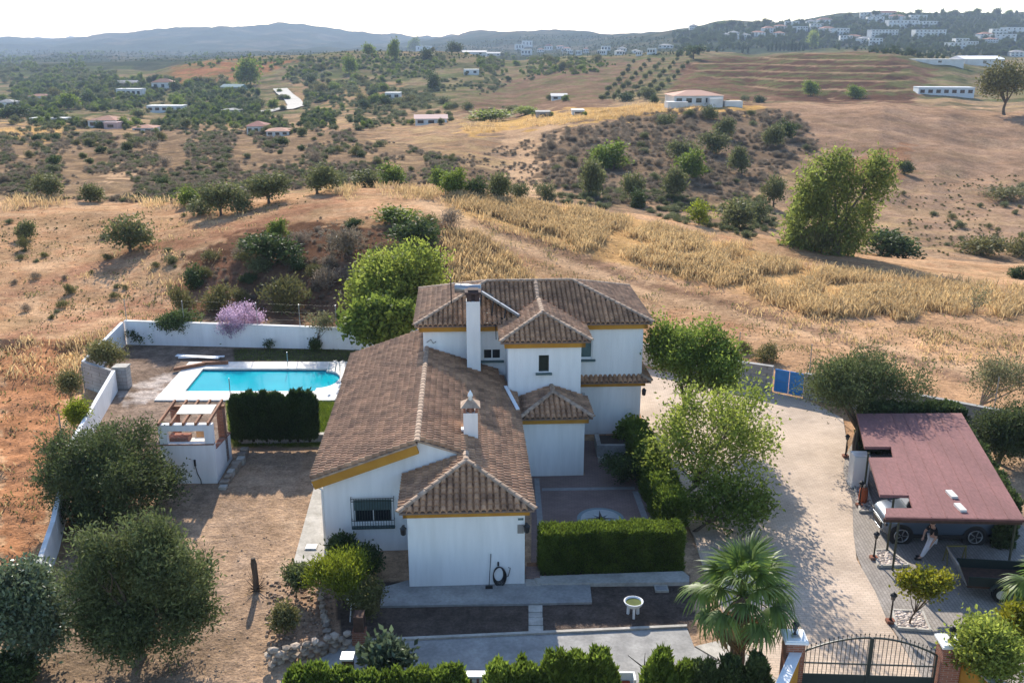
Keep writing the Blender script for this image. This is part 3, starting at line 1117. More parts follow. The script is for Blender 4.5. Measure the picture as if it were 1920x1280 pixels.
# pent strip between the storeys on the right
pent = roof('pent_roof', [
    ([(7.47, 13.32, 2.86), (11.2, 13.32, 2.86), (10.79, 13.71, 3.03), (7.47, 13.71, 3.03)], ((7.47, 13.32, 2.86), (11.2, 13.32, 2.86))),
    ([(11.2, 13.32, 2.86), (11.2, 18.5, 2.86), (10.79, 18.5, 3.03), (10.79, 13.71, 3.03)], ((11.2, 13.32, 2.86), (11.2, 18.5, 2.86))),
], [((11.18, 13.3, 2.86), (10.79, 13.71, 3.03))])
# tiles: the 300 that show largest one by one, the rest joined
ALL_TILES.sort(key=lambda q: q[0])
for dist, ro, M in ALL_TILES[:300]:
    o = link('roof_tile', TILE_ME, ro)
    o.matrix_local = M
Ms = np.array([np.array(M) for _, _, M in ALL_TILES[300:]])
V4 = np.concatenate([TV, np.ones((len(TV), 1))], 1)
VV = np.einsum('nij,kj->nki', Ms, V4)[:, :, :3].reshape(-1, 3)
FF = (TF[None] + (np.arange(len(Ms)) * len(TV))[:, None, None]).reshape(-1, 4)
link('roof_tiles', np_mesh('roof_tiles', VV, FF, MT['tile']), villa, kind='stuff')

# ochre cornices
OC = MT['ochre']
for q in ((-.12, 4.30, -.14, -.002, 2.88, 3.10), (-.14, -.002, -.14, 2.74, 2.885, 3.095), (4.57, 7.55, 8.88, 9.048, 2.60, 2.84), (7.402, 7.56, 8.88, 11.19, 2.605, 2.835), (3.95, 7.62, 11.03, 11.198, 5.44, 5.70), (7.452, 7.62, 11.03, 13.7, 5.445, 5.695), (3.93, 4.098, 11.03, 13.7, 5.445, 5.695), (-.03, 3.92, 13.53, 13.728, 5.52, 5.79), (7.64, 10.95, 13.53, 13.728, 5.52, 5.79), (10.782, 10.95, 13.53, 20, 5.525, 5.785), (-.03, .138, 13.53, 20, 5.525, 5.785), (7.47, 10.96, 13.56, 13.728, 2.58, 2.80), (10.782, 10.96, 13.56, 18.4, 2.585, 2.795)):
    MB().box(*q).build('cornice', OC, villa)
# zinc flashing between wing roof and block, gutter pipe at the left corner
m = MB(); m.obox((4.40, 8.75, rz(4.40) + .19), (3.98, 11.35, rz(4.0) + .19), .16, .05); m.build('flashing', MT['white'], villa)
m = MB(); m.tube([(XL + .02, 2.7, 3.05), (XL - .02, 2.75, 2.9), (-3.36, 2.85, 2.6), (-3.36, 2.85, 0)], .045, 8); m.build('downpipe', MT['white'], villa, smooth=True)


def chimney_cap_small(o, x0, x1, y0, y1, z):
    m = MB()                           # brick vents
    for x in np.linspace(x0, x1 - .1, 3):
        m.box(x, x + .1, y0, y0 + .1, z, z + .24)
        m.box(x, x + .1, y1 - .1, y1, z, z + .24)
    m.box(x0 + .12, x1 - .12, y0 + .12, y1 - .12, z, z + .2)
    m.build('vent', MT['brick'], o)
    m = MB()
    xm, ym = (x0 + x1) / 2, (y0 + y1) / 2
    m.add([(x0 - .1, y0 - .1, z + .24), (x1 + .1, y0 - .1, z + .24), (x1 + .1, y1 + .1, z + .24), (x0 - .1, y1 + .1, z + .24), (xm - .08, ym, z + .5), (xm + .08, ym, z + .5)],
          [(3, 2, 1, 0), (0, 1, 5, 4), (1, 2, 5), (2, 3, 4, 5), (3, 0, 4)])
    m.build('chimney_roof', MT['ridge'], o)
    MB().lathe([(.09, 0), (.07, .12), (.11, .16), (.09, .26), (.03, .36), (.0, .42)], 10, (xm, ym, z + .44)).build('finial', MT['white'], o, smooth=True)


CX0, CX1, CY0, CY1 = 2.02, 2.58, 4.25, 4.85
ch = MB().box(CX0, CX1, CY0, CY1, 3.6, 5.02).build('chimney', PL, villa)
chimney_cap_small(ch, CX0, CX1, CY0, CY1, 5.02)
ch = MB().box(2.22, 2.86, 12.5, 13.14, 3.5, 7.26).build('chimney', PL, villa)
m = MB()
for sx_ in (2.24, 2.62):
    for sy in (12.52, 12.9):
        m.box(sx_, sx_ + .22, sy, sy + .22, 7.26, 7.62)
m.box(2.16, 2.92, 12.44, 13.2, 7.62, 7.72)
m.box(2.3, 2.78, 12.58, 13.06, 7.72, 7.80)
m.box(2.36, 2.72, 12.64, 13.0, 7.26, 7.6)
m.build('chimney_cap', mat('smoked_brick', (.085, .055, .05), (.05, .035, .034), scale=9), ch)
m = MB().box(1.93, 2.019, 4.5, 4.75, 3.9, 4.25).build('vent_box', MT['white'], ch)

# wall lamps
for x, y in ((-.14, 0.25), (4.2, .2), (10.84, 13.6)):
    m = MB()
    m.box(x - .04, x + .04, y - .35, y - .12, 2.45, 2.49)
    m.lathe([(.03, 0), (.09, .04), (.11, .25), (.13, .27), (.02, .40)], 6, (x, y - .36, 2.2))
    m.build('wall_lamp', MT['black'], villa)
# notice plates by the corner of the front block
MB().box(3.90, 4.09, -.03, -.001, 2.64, 2.71).build('plate', MT['shutter'], villa)
MB().box(3.88, 4.10, -.03, -.001, 2.12, 2.46).build('plate', mat('grey_plate', (.25, .23, .21)), villa)
# cable and clutter on the left of the main wall
m = MB().tube([(.3, 13.70, 4.95), (.5, 13.69, 5.1), (.62, 13.69, 4.9), (.75, 13.70, 5.0)], .015, 5).build('cable', MT['black'], villa)

# solar water heater on the main roof, seen from behind
sol = thing('solar_water_heater', 'grey framed solar panels on dark struts on the main roof behind the tall chimney', 'solar panel', (HO[0], HO[1], 0), HA)
P1, P2 = Vector((2.95, 14.9, 7.12)), Vector((4.72, 13.35, 6.32))
dn = Vector((.62, .78, -.42)).normalized()
for k in range(2):
    a = P1.lerp(P2, k * .5 + .01)
    b2 = P1.lerp(P2, k * .5 + .49)
    m = MB()
    m.slab3([a, b2, b2 + dn * 1.5, a + dn * 1.5], .07)
    m.build('panel', MT['glass'], sol)
    m = MB()
    for p, q in ((a, b2), (b2, b2 + dn * 1.5), (b2 + dn * 1.5, a + dn * 1.5), (a + dn * 1.5, a)):
        m.obox(p, q, .09, .12)
    m.build('panel_frame', MT['metal'], sol)
m = MB()
for t_ in (.02, .34, .66, .98):
    c = P1.lerp(P2, t_)
    zr_ = MZ + max(0, (c.y - MY0)) * MS + .06
    m.obox(c, (c.x - .1, max(c.y - .25, 13.3), zr_ - .1), .05, .05)
    m.obox(c, c + Vector((.5, .5, -.75)), .05, .05)
m.obox((3.1, 13.4, 5.95), (4.5, 13.38, 5.95), .05, .05)
m.obox((3.0, 14.4, 6.25), (4.4, 13.4, 6.0), .05, .05)
m.build('strut', MT['black'], sol)
m = MB(); m.tube([(1.7, 15.2, 7.22), (2.95, 15.0, 7.22)], .22, 14); m.build('tank', MT['metal'], sol, smooth=True)
m = MB(); m.tube([(3.6, 13.25, 5.9), (3.62, 13.2, 5.2)], .02, 6); m.tube([(3.75, 13.25, 5.9), (3.75, 13.2, 5.15)], .02, 6); m.build('pipe', MT['black'], sol)
ant = thing('antenna', 'thin black mast on the main roof left of the tall chimney', 'antenna', l2w(1.5, 14.9, 6.1), HA)
m = MB(); m.tube([(0, 0, 0), (0, 0, 1.75)], .03, 6); m.build('mast', MT['black'], ant)
m = MB(); m.obox((-.02, -.0, 1.5), (.5, .25, 1.35), .02, .02); m.build('arm', MT['metal'], ant)
# ------------------------------------------------------------------ plot: paving, walls, pool, small buildings
def slab(name, pts, z0, z1, m, kind='structure'):
    return MB().prism([(p[0], p[1]) for p in pts], z0, z1).build(name, m, kind=kind)


def ring_slab(outer, inner, z0, z1):
    bm = bmesh.new()
    lo = [bm.verts.new((p[0], p[1], z1)) for p in outer]
    li = [bm.verts.new((p[0], p[1], z1)) for p in inner]
    es = [bm.edges.new((l[i], l[(i + 1) % len(l)])) for l in (lo, li) for i in range(len(l))]
    bmesh.ops.triangle_fill(bm, edges=es, use_beauty=True)
    for f in bm.faces:
        if f.normal.z < 0:
            f.normal_flip()
    r = bmesh.ops.extrude_face_region(bm, geom=list(bm.faces))
    bmesh.ops.translate(bm, vec=(0, 0, z0 - z1), verts=[v for v in r['geom'] if isinstance(v, bmesh.types.BMVert)])
    bmesh.ops.recalc_face_normals(bm, faces=list(bm.faces))
    me = bpy.data.meshes.new('ring')
    bm.to_mesh(me)
    bm.free()
    return me


# --- pool
pool_t = thing('swimming_pool', 'rectangular turquoise swimming pool with rounded step end and white stone surround', 'swimming pool', (-14.4, 51.2, PGZ))
Wp = [(-18.07, 53.10), (-17.92, 49.35), (-10.80, 49.35)]
Wp += [(-10.80 + 1.0 * math.sin(t), 51.3 - 1.45 * math.cos(t)) for t in np.linspace(0, math.pi, 13)]
Wp += [(-10.80, 53.10)]
Op = [(-19.11, 47.97), (-9.30, 47.97), (-9.45, 54.4), (-19.3, 54.36)]
loc = Vector((-14.4, 51.2, 0))
sh = lambda P: [(p[0] - loc.x, p[1] - loc.y) for p in P]
me = ring_slab(sh(Op), sh(Wp), -.25, .07)
me.materials.append(MT['stone_white'])
link('surround', me, pool_t)
bm_ = mat('pool_render', (.05, .58, .68), (.04, .52, .64), scale=1.5, rough=.6)
n = len(Wp)
sp = sh(Wp)
m = MB()
m.add([(x, y, -.02) for x, y in sp] + [(x, y, -.80) for x, y in sp], [(i, n + i, n + (i + 1) % n, (i + 1) % n) for i in range(n)] + [tuple(range(n, 2 * n))])
m.build('basin', bm_, pool_t)
m = MB()
for k in range(3):
    r = .98 - .28 * k
    pts = [(-10.80 - loc.x, 51.3 - loc.y - 1.45 * r)] + [(-10.80 - loc.x + r * math.sin(t), 51.3 - loc.y - 1.45 * r * math.cos(t)) for t in np.linspace(0.05, math.pi - .05, 11)] + [(-10.80 - loc.x, 51.3 - loc.y + 1.45 * r)]
    m.prism(pts, -.79, -.68 + .17 * k)
m.build('steps', bm_, pool_t)
wm = bpy.data.materials.new('pool_water')
wm.use_nodes = True
N, L = wm.node_tree.nodes, wm.node_tree.links
N.remove(N['Principled BSDF'])
tr = N.new('ShaderNodeBsdfTransparent')
tr.inputs[0].default_value = (.62, .95, .97, 1)
df = N.new('ShaderNodeBsdfDiffuse')
no2 = N.new('ShaderNodeTexNoise')
no2.inputs['Scale'].default_value = .6
cr2 = N.new('ShaderNodeMix')
cr2.data_type = 'RGBA'
cr2.inputs[6].default_value = (.0, .36, .46, 1)
cr2.inputs[7].default_value = (.012, .52, .60, 1)
m1 = N.new('ShaderNodeMixShader')
m1.inputs[0].default_value = .72                 # light scattered back from the body of the water
gl = N.new('ShaderNodeBsdfGlossy')
gl.inputs['Roughness'].default_value = .03
m2 = N.new('ShaderNodeMixShader')
lw = N.new('ShaderNodeLayerWeight')
lw.inputs['Blend'].default_value = .12
no = N.new('ShaderNodeTexNoise')
no.inputs['Scale'].default_value = 5
bp = N.new('ShaderNodeBump')
bp.inputs['Strength'].default_value = .2
bp.inputs['Distance'].default_value = .03
geo = N.new('ShaderNodeNewGeometry')
L.new(geo.outputs['Position'], no.inputs['Vector'])
L.new(geo.outputs['Position'], no2.inputs['Vector'])
L.new(no2.outputs[0], cr2.inputs[0])
L.new(cr2.outputs[2], df.inputs[0])
L.new(no.outputs[0], bp.inputs['Height'])
L.new(bp.outputs[0], gl.inputs['Normal'])
L.new(tr.outputs[0], m1.inputs[1])
L.new(df.outputs[0], m1.inputs[2])
L.new(lw.outputs['Fresnel'], m2.inputs[0])
L.new(m1.outputs[0], m2.inputs[1])
L.new(gl.outputs[0], m2.inputs[2])
L.new(m2.outputs[0], N['Material Output'].inputs[0])
MB().add([(x, y, -.06) for x, y in sp], [tuple(range(n))]).build('water', wm, pool_t)
m = MB()
for x in (-9.9, -9.5):
    m.tube([(x - loc.x, 52.2 - loc.y, .05), (x - loc.x, 52.2 - loc.y, .75), (x - loc.x - .15, 52.1 - loc.y, .9), (x - loc.x - .5, 51.9 - loc.y, .85), (x - loc.x - .6, 51.85 - loc.y, .3)], .02, 6)
m.build('handrail', MT['metal'], pool_t, smooth=True)
for (px, py, h_, lab) in ((540, 690, 1.0, 'thin steel pole on the far pool surround'), (433, 752, 1.3, 'thin dark pole left of the cypress row by the pool')):
    p = gp(px, py, .47)
    t = thing('pole', lab, 'pole', p)
    m = MB(); m.tube([(0, 0, 0), (0, 0, h_)], .025, 6); m.build('post', MT['metal'], t)
    m = MB(); m.lathe([(.09, 0), (.09, .03)], 8); m.build('base_plate', MT['metal'], t)
t = thing('plank', 'long white board lying on the gravel left of the pool', 'plank', gp(372, 672, .45))
m = MB(); m.obox((-1.4, .25, .12), (1.3, -.15, .1), .35, .05); m.obox((-1.2, .0, .06), (1.5, .25, .05), .2, .06); m.build('board', MT['white'], t)
t = thing('timber_edging', 'brown timber edging pieces at the far left pool corner', 'timber', gp(370, 690, .47))
m = MB(); m.obox((-1.2, -.5, .1), (.3, .55, .1), .16, .18); m.build('timber', MT['wood'], t)
m = MB(); m.obox((.1, .6, .1), (1.6, .75, .1), .16, .18); m.build('timber', MT['wood'], t)


# --- walls
def wall_run(name, label, pts, ztop, thick, m, coping=None, z0=-.4):
    o = thing(name, label, 'wall', (pts[0][0], pts[0][1], 0))
    for k in range(len(pts) - 1):
        a, b = Vector(pts[k]), Vector(pts[k + 1])
        za, zb = (ztop[k], ztop[k + 1]) if isinstance(ztop, (list, tuple)) else (ztop, ztop)
        d = (b - a).normalized()
        s = Vector((-d.y, d.x)) * thick / 2
        a0, b0 = a - Vector(pts[0]) - d * (.02 * k), b - Vector(pts[0])
        q = [a0 - s, b0 - s, b0 + s, a0 + s]
        mb = MB()
        mb.add([(p.x, p.y, z0) for p in q] + [(q[0].x, q[0].y, za), (q[1].x, q[1].y, zb), (q[2].x, q[2].y, zb), (q[3].x, q[3].y, za)],
               [(0, 3, 2, 1), (4, 5, 6, 7), (0, 1, 5, 4), (1, 2, 6, 5), (2, 3, 7, 6), (3, 0, 4, 7)])
        mb.build('wall_panel', m[k] if isinstance(m, list) else m, o)
        if coping:
            cb = MB()
            cb.obox((a0.x, a0.y, za + .025), (b0.x, b0.y, zb + .025), thick + .08, .046)
            cb.build('coping', coping, o)
    return o


wall_run('garden_wall', 'long white rendered wall along the far side of the pool garden', [(-24.4, 58.05), (-17.5, 57.55), (-10.3, 57.0), (-3.5, 56.4)], [1.92, 1.85, 1.76, 1.7], .2, MT['plaster'], MT['plaster_old'])
wall_run('garden_wall', 'white boundary wall on the left running from the corner towards the olive trees', [(-24.5, 57.9), (-24.1, 51.1), (-21.75, 49.5), (-19.9, 40.0), (-17.6, 33.0), (-16.6, 29.4)], [1.9, 1.6, 1.6, 1.5, 1.2, 1.1], .18,
         [MT['plaster'], MT['block'], MT['plaster'], MT['plaster'], MT['plaster_old']], None)
t = thing('pillar', 'stubby block pillar inside the left corner of the pool garden', 'pillar', (-21.55, 50.1, PGZ))
MB().box(-.36, .36, -.3, .3, -.3, 1.22).build('shaft', MT['block'], t)
MB().box(-.4, .4, -.34, .34, 1.22, 1.29).build('cap', MT['concrete_pale'], t)
wall_run('retaining_wall', 'low weathered retaining wall under the cypress row', [(-13.35, 43.3), (-8.2, 43.45), (-7.0, 43.4)], .42, .22, MT['concrete'], MT['concrete_pale'])
wall_run('boundary_wall', 'grey block wall along the driveway holding the blue gate', [(7.5, 55.6), (11.7, 52.6), (14.55, 50.55)], [1.25, 1.28, 1.45], .2, MT['block'], MT['concrete'])
wall_run('boundary_wall', 'grey block wall running behind the big olive beside the carport', [(16.05, 49.55), (19.0, 47.45), (24.0, 44.0), (30, 40)], 1.42, .2, MT['block'], MT['concrete'])
# blue gate
ga, gb = Vector((14.62, 50.42, 0)), Vector((16.0, 49.5, 0))
bt = thing('metal_gate', 'bright blue sheet metal gate in the grey wall', 'gate', ga, math.atan2(gb.y - ga.y, gb.x - ga.x))
Wg = (gb - ga).length
for k in range(2):
    m = MB(); m.box(k * Wg / 2 + .02, (k + 1) * Wg / 2 - .02, -.02, .02, .08, 1.4); lf = m.build('gate_leaf', MT['blue'], bt)
    m = MB()
    x0, x1 = k * Wg / 2 + .05, (k + 1) * Wg / 2 - .05
    for z in (.14, .75, 1.34):
        m.box(x0, x1, -.06, -.021, z - .025, z + .025)
    for x in (x0, x1 - .05):
        m.box(x, x + .05, -.058, -.021, .17, 1.31)
    m.build('rail', mat('pale_blue_paint', (.10, .30, .58)), lf)


def fence_posts(name, label, pts, h_, wires=3, group=None):
    o = thing(name, label, 'fence', pts[0])
    o0 = Vector(pts[0])
    for p in pts:
        q = Vector(p) - o0
        m = MB(); m.tube([q, q + Vector((0, 0, h_))], .028, 6); m.build('post', MT['metal'], o)
    for k in range(wires):
        m = MB()
        for a, b in zip(pts[:-1], pts[1:]):
            z = Vector((0, 0, h_ * (k + 1) / wires - .04))
            m.tube([Vector(a) - o0 + z, Vector(b) - o0 + z], .003, 4, False)
        m.build('wire', MT['iron'], o)
    return o


fence_posts('wire_fence', 'thin wire fence on posts above the far white pool wall', [(-24.3, 58.15, 1.8), (-20.6, 57.88, 1.8), (-15.9, 57.55, 1.75), (-13.2, 57.35, 1.7), (-10.9, 57.15, 1.7)], 1.5)
fence_posts('wire_fence', 'wire fence on thin posts behind the grey block wall', [(13.0, 52.3, 1.2), (16.4, 50.0, 1.2), (20, 47.4, 1.2), (24, 44.6, 1.2)], 1.75)
for k, (px, py, lab) in enumerate(((160, 735, 'rusty post outside the left wall by the block corner'), (118, 830, 'short post outside the left wall above the olive'))):
    t = thing('fence_post', lab, 'post', ground(px, py))
    m = MB(); m.tube([(0, 0, -.3), (0, 0, 1.6)], .035, 6); m.build('post_shaft', MT['concrete'], t)
    m = MB(); m.lathe([(.05, 0), (.02, .05)], 6, (0, 0, 1.6)); m.build('cap', MT['concrete'], t)

# --- barbecue pavilion with pergola
bq = thing('barbecue_pavilion', 'white barbecue pavilion with brick columns, timber beams and cream awning', 'pavilion', (-14.3, 38.85, 0), R(1.5))
Pl = MT['plaster']
MB().box(-1.15, 1.2, 0, .25, -.3, 1.90).build('wall', Pl, bq)
MB().box(.82, 1.2, .002, .25, 1.90, 2.50).build('column', Pl, bq)
MB().box(-1.15, -.8, .002, .25, 1.90, 2.50).build('column', Pl, bq)
MB().box(-1.15, 1.2, 0, .25, 2.50, 2.80).build('lintel', Pl, bq)
m = MB(); m.add([(1.0, .25, -.3), (1.2, .25, -.3), (1.2, 2.6, -.3), (1.0, 2.6, -.3), (1.0, .25, 1.55), (1.2, .25, 1.55), (1.2, 2.6, 1.3), (1.0, 2.6, 1.3)],
               [(0, 3, 2, 1), (4, 5, 6, 7), (1, 2, 6, 5), (2, 3, 7, 6), (3, 0, 4, 7)])
m.build('wall', Pl, bq)
m = MB(); m.add([(.96, .25, 1.552), (1.24, .25, 1.552), (1.24, 2.62, 1.302), (.96, 2.62, 1.302), (.96, .25, 1.61), (1.24, .25, 1.61), (1.24, 2.62, 1.36), (.96, 2.62, 1.36)],
               [(0, 3, 2, 1), (4, 5, 6, 7), (0, 1, 5, 4), (1, 2, 6, 5), (2, 3, 7, 6), (3, 0, 4, 7)])
m.build('coping', MT['brick'], bq)
MB().box(-1.05, .95, .25, .85, .3, 1.84).build('counter', MT['stone_white'], bq)
MB().box(-1.15, 1.2, -.03, .27, 1.84, 1.898).build('sill', MT['brick'], bq)
MB().box(-.9, -.0, .3, .9, 1.84, 2.05).build('hearth', MT['brick'], bq)
MB().box(.1, .5, 1.2, 1.6, 1.0, 2.1).build('brick_pier', MT['sand'], bq)
for x, y in ((.92, 1.75), (-1.15, 1.75)):
    MB().box(x, x + .28, y, y + .4, .2, 2.82).build('brick_column', MT['brick'], bq)
MB().box(-1.2, 1.25, 1.85, 2.02, 2.822, 2.95).build('crossbeam', MT['wood'], bq)
for k in range(5):
    x = -1.08 + k * .535
    m = MB(); m.obox((x, -.14, 2.875), (x, 2.35, 3.03), .085, .14); m.build('beam', MT['wood'], bq)
m = MB(); m.slab3([(-.55, .75, 3.02), (.98, .75, 3.02), (.98, 1.72, 3.08), (-.55, 1.72, 3.08)], .012); m.build('awning', MT['awning'], bq)
m = MB(); m.tube([(.3, -.03, 1.1), (.31, -.04, .85), (.36, -.04, .5), (.48, -.04, .2), (.5, -.06, -.02)], .018, 5); m.box(.26, .34, -.05, -.001, .85, 1.15); m.build('cable', MT['black'], bq)
# kerb of stones right of the pavilion
ks = thing('stone_kerb', 'short kerb of pale stones stepping down right of the pavilion', 'kerb', (-12.75, 38.2, 0))
for k in range(9):
    m = MB(); x = .02 * k + rnd.uniform(-.05, .05)
    w = rnd.uniform(.14, .2)
    m.box(x - w, x + w, k * .42, k * .42 + rnd.uniform(.3, .4), -.1, .12 + .035 * k + rnd.uniform(0, .06))
    m.build('stone', MT['stone'] if k % 3 else MT['concrete_pale'], ks, bevel=.03)

# --- paving
drive_pts = [(6.75, 55.2), (11.5, 52.4), (14.6, 50.2), (16.1, 49.2), (17.2, 46.4), (16.3, 43), (15.1, 40), (14.5, 37), (13.6, 34.2), (13.05, 32.2), (12.95, 30), (12.68, 28.0), (12.6, 18), (8.6, 18), (8.5, 24.4), (7.4, 26.6), (7.1, 31), (7.2, 34), (6.95, 38), (6.75, 44)]
slab('driveway', drive_pts, -.1, .05, MT['drive'])
slab('paved_yard', [(12.4, 18), (18.5, 18), (20.0, 26), (20.6, 33), (21, 42), (16.6, 43.2), (14.8, 40), (13.4, 34), (12.8, 30)], -.1, .044, MT['drive_grey'])
slab('pavement', [gp(592, 905), gp(612, 905), gp(619, 1040), gp(612, 1082), gp(543, 1084)], -.1, .08, MT['concrete_pale'])
slab('terrace', gpl([(718, 1104), (768, 1090), (1000, 1080), (1106, 1097), (1110, 1132), (1022, 1134), (713, 1139)]), -.1, .085, MT['concrete'])
slab('kerb', gpl([(1000, 1086), (1280, 1076), (1292, 1086), (1292, 1097), (1008, 1100)]), -.1, .14, MT['concrete_pale'])
slab('footpath', gpl([(590, 1242), (648, 1207), (1288, 1178), (1302, 1214), (1450, 1300), (440, 1330)]), -.1, .03, MT['concrete'])
slab('kerb', gpl([(648, 1203), (1288, 1174), (1288, 1178), (648, 1207.5)]), -.1, .1, MT['concrete_pale'])
slab('pavement', gpl([(1303, 1212), (1440, 1180), (1470, 1215), (1452, 1298)]), -.1, .036, MT['concrete_pale'])
fl = thing('flagstone_path', 'short path of grey flagstones between the two dark beds', 'path', gp(1004, 1165))
o0 = Vector(gp(1004, 1165))
for (x0, x1, y0, y1) in ((991, 1017, 1136, 1149), (991, 1017, 1150.5, 1158), (991, 1018, 1159, 1173), (991, 1018.5, 1174.5, 1190)):
    m = MB(); q = [Vector(p) - o0 for p in gpl([(x0, y1), (x1, y1), (x1, y0), (x0, y0)])]
    m.prism([(p.x, p.y) for p in q], -.08, .05); m.build('flagstone', MT['concrete_pale'], fl)
# patio with compass rose
slab('patio', [(.72, 31.95), (6.1, 32.05), (6.4, 34.5), (6.0, 39.4), (5.6, 43.4), (3.2, 43.6), (3.3, 39.6), (.9, 39.5)], -.1, .03, MT['patio'])
gm_ = MT['patio_grey']
slab('paving_band', [(1.05, 32.1), (1.30, 32.1), (1.22, 39.3), (1.0, 39.3)], -.05, .0345, gm_)
slab('paving_band', [(1.31, 38.05), (5.4, 38.2), (5.4, 38.45), (1.31, 38.3)], -.05, .0345, gm_)
slab('paving_band', [(5.45, 33), (5.72, 33), (5.5, 38.0), (5.25, 38.0)], -.05, .0345, gm_)
cp = gp(1125, 966)
cr = thing('compass_rose', 'round pale compass rose mosaic set in the shaded patio', 'mosaic', (cp[0], cp[1] - .35, .03))
m = MB(); m.lathe([(.98, 0), (.98, .006)], 40); m.build('border_ring', mat('grey_blue_mosaic', (.20, .25, .26)), cr)
m = MB(); m.lathe([(.82, 0), (.82, .011)], 40); m.build('disc', mat('pale_mosaic', (.42, .44, .42), (.34, .36, .35), scale=9), cr)
for k in range(8):
    a_ = k * math.pi / 4
    rr = .72 if k % 2 == 0 else .45
    m = MB()
    c, s_ = math.cos(a_), math.sin(a_)
    m.add([(rr * c, rr * s_, .016), (-.09 * s_, .09 * c, .016), (0, 0, .016), (.09 * s_, -.09 * c, .016)], [(0, 1, 2), (0, 2, 3)])
    m.build('star_point', MT['black'] if k % 2 == 0 else mat('slate_mosaic', (.10, .12, .13)), cr)
for z_, y0, y1 in ((.10, 30.3, 30.75), (.19, 30.75, 31.2), (.12, 31.2, 31.6)):
    slab('garden_step', [(.5, y0), (1.02, y0), (1.02, y1), (.5, y1)], -.1, z_, MT['patio'] if z_ != .10 else MT['concrete_pale'])
tp = thing('tile_panel', 'small square orange mosaic tile panel beside the front hedge', 'tile', (.76, 31.75, .03))
MB().box(-.2, .2, -.24, .24, 0, .02).build('tile', mat('orange_tile', (.28, .14, .06), (.2, .10, .06), scale=12), tp)
# raised planter at the foot of the right wing
pt = thing('raised_planter', 'dark raised masonry planter below the right wing of the villa', 'planter', (4.0, 41.6, 0))
MB().box(0, 2.5, 0, .2, -.1, .62).build('planter_wall', MT['concrete'], pt)
MB().box(0, .2, .2, 1.5, -.1, .615).build('planter_wall', MT['concrete'], pt)
MB().box(.21, 2.5, .21, 1.5, 0, .5).build('soil', mat('dark_soil', (.06, .045, .035)), pt)
m = MB(); m.box(0, 2.5, -.7, -.55, -.1, .3); m.build('step', MT['concrete_pale'], pt)

# --- front garden things
pot = thing('planter_pot', 'white round basin planter on three legs standing in the dark bed', 'planter', gp(1187, 1153))
MB().lathe([(.10, .42), (.28, .46), (.40, .58), (.43, .66), (.46, .70), (.42, .72), (.38, .64), (.30, .60)], 20).build('basin', MT['white'], pot, smooth=True)
for k in range(3):
    a_ = k * 2.094 + .5
    c, s_ = .26 * math.cos(a_), .26 * math.sin(a_)
    m = MB(); m.obox((c, s_, 0), (c * .9, s_ * .9, .52), .1, .12); m.build('leg', MT['white'], pot)
MB().lathe([(.36, .60), (.36, .645)], 16).build('water_plants', LF['green'], pot)
pot.scale = (.74, .74, .8)
dc = thing('drain_cover', 'pale framed drain cover in the dark bed near the kerb', 'drain cover', gp(1240, 1104))
m = MB(); m.box(-.24, .24, -.2, -.15, -.02, .06); m.box(-.24, .24, .15, .2, -.02, .06); m.box(-.24, -.19, -.15, .15, -.02, .06); m.box(.19, .24, -.15, .15, -.02, .06); m.build('frame', MT['concrete_pale'], dc)
MB().box(-.19, .19, -.15, .15, -.02, .035).build('lid', MT['concrete'], dc)
dc = thing('inspection_cover', 'white square inspection cover on the pale pavement left of the villa', 'cover', gp(584, 1026, .08))
MB().box(-.2, .2, -.17, .17, -.01, .06).build('lid', MT['white'], dc)
MB().box(-.24, .24, -.21, .21, -.01, .02).build('frame', MT['concrete_pale'], dc)
ho = thing('garden_hose', 'black garden hose coiled on the front wall of the villa', 'hose', (HO[0], HO[1], 0), HA)
for k in range(5):
    r_ = .24 + .018 * k
    m = MB(); m.tube([(3.2 + r_ * .75 * math.cos(t) + .01 * k, -.05 - .012 * k, .52 + r_ * 1.25 * math.sin(t) - .02 * k) for t in np.linspace(0, 2 * math.pi, 20)], .018, 5); m.build('hose_loop', MT['black'], ho)
m = MB(); m.tube([(3.4, -.06, .35), (3.55, -.06, .45), (3.62, -.05, .75), (3.55, -.04, .78)], .014, 5); m.build('hose_end', MT['black'], ho)
m = MB(); m.box(3.16, 3.22, -.05, -.001, .85, 1.0); m.build('hook', MT['black'], ho)
br_ = thing('broom', 'thin dark broom leaning on the front wall left of the hose', 'broom', l2w(2.85, 0, .085), HA)
m = MB(); m.tube([(0, -.25, .08), (.08, -.03, 1.25)], .014, 5); m.build('handle', MT['black'], br_)
MB().box(-.13, .13, -.3, -.22, 0, .1).build('brush', MT['black'], br_)


def stone_mesh(i):
    bm = bmesh.new()
    bmesh.ops.create_icosphere(bm, subdivisions=1, radius=.5)
    r_ = random.Random(i)
    for v in bm.verts:
        v.co *= r_.uniform(.8, 1.12)
        v.co.z = max(-.38, min(.4, v.co.z))
    me = bpy.data.meshes.new('stone')
    bm.to_mesh(me)
    bm.free()
    me.materials.append(MT['stone'])
    return me


STONES = [stone_mesh(i) for i in range(6)]


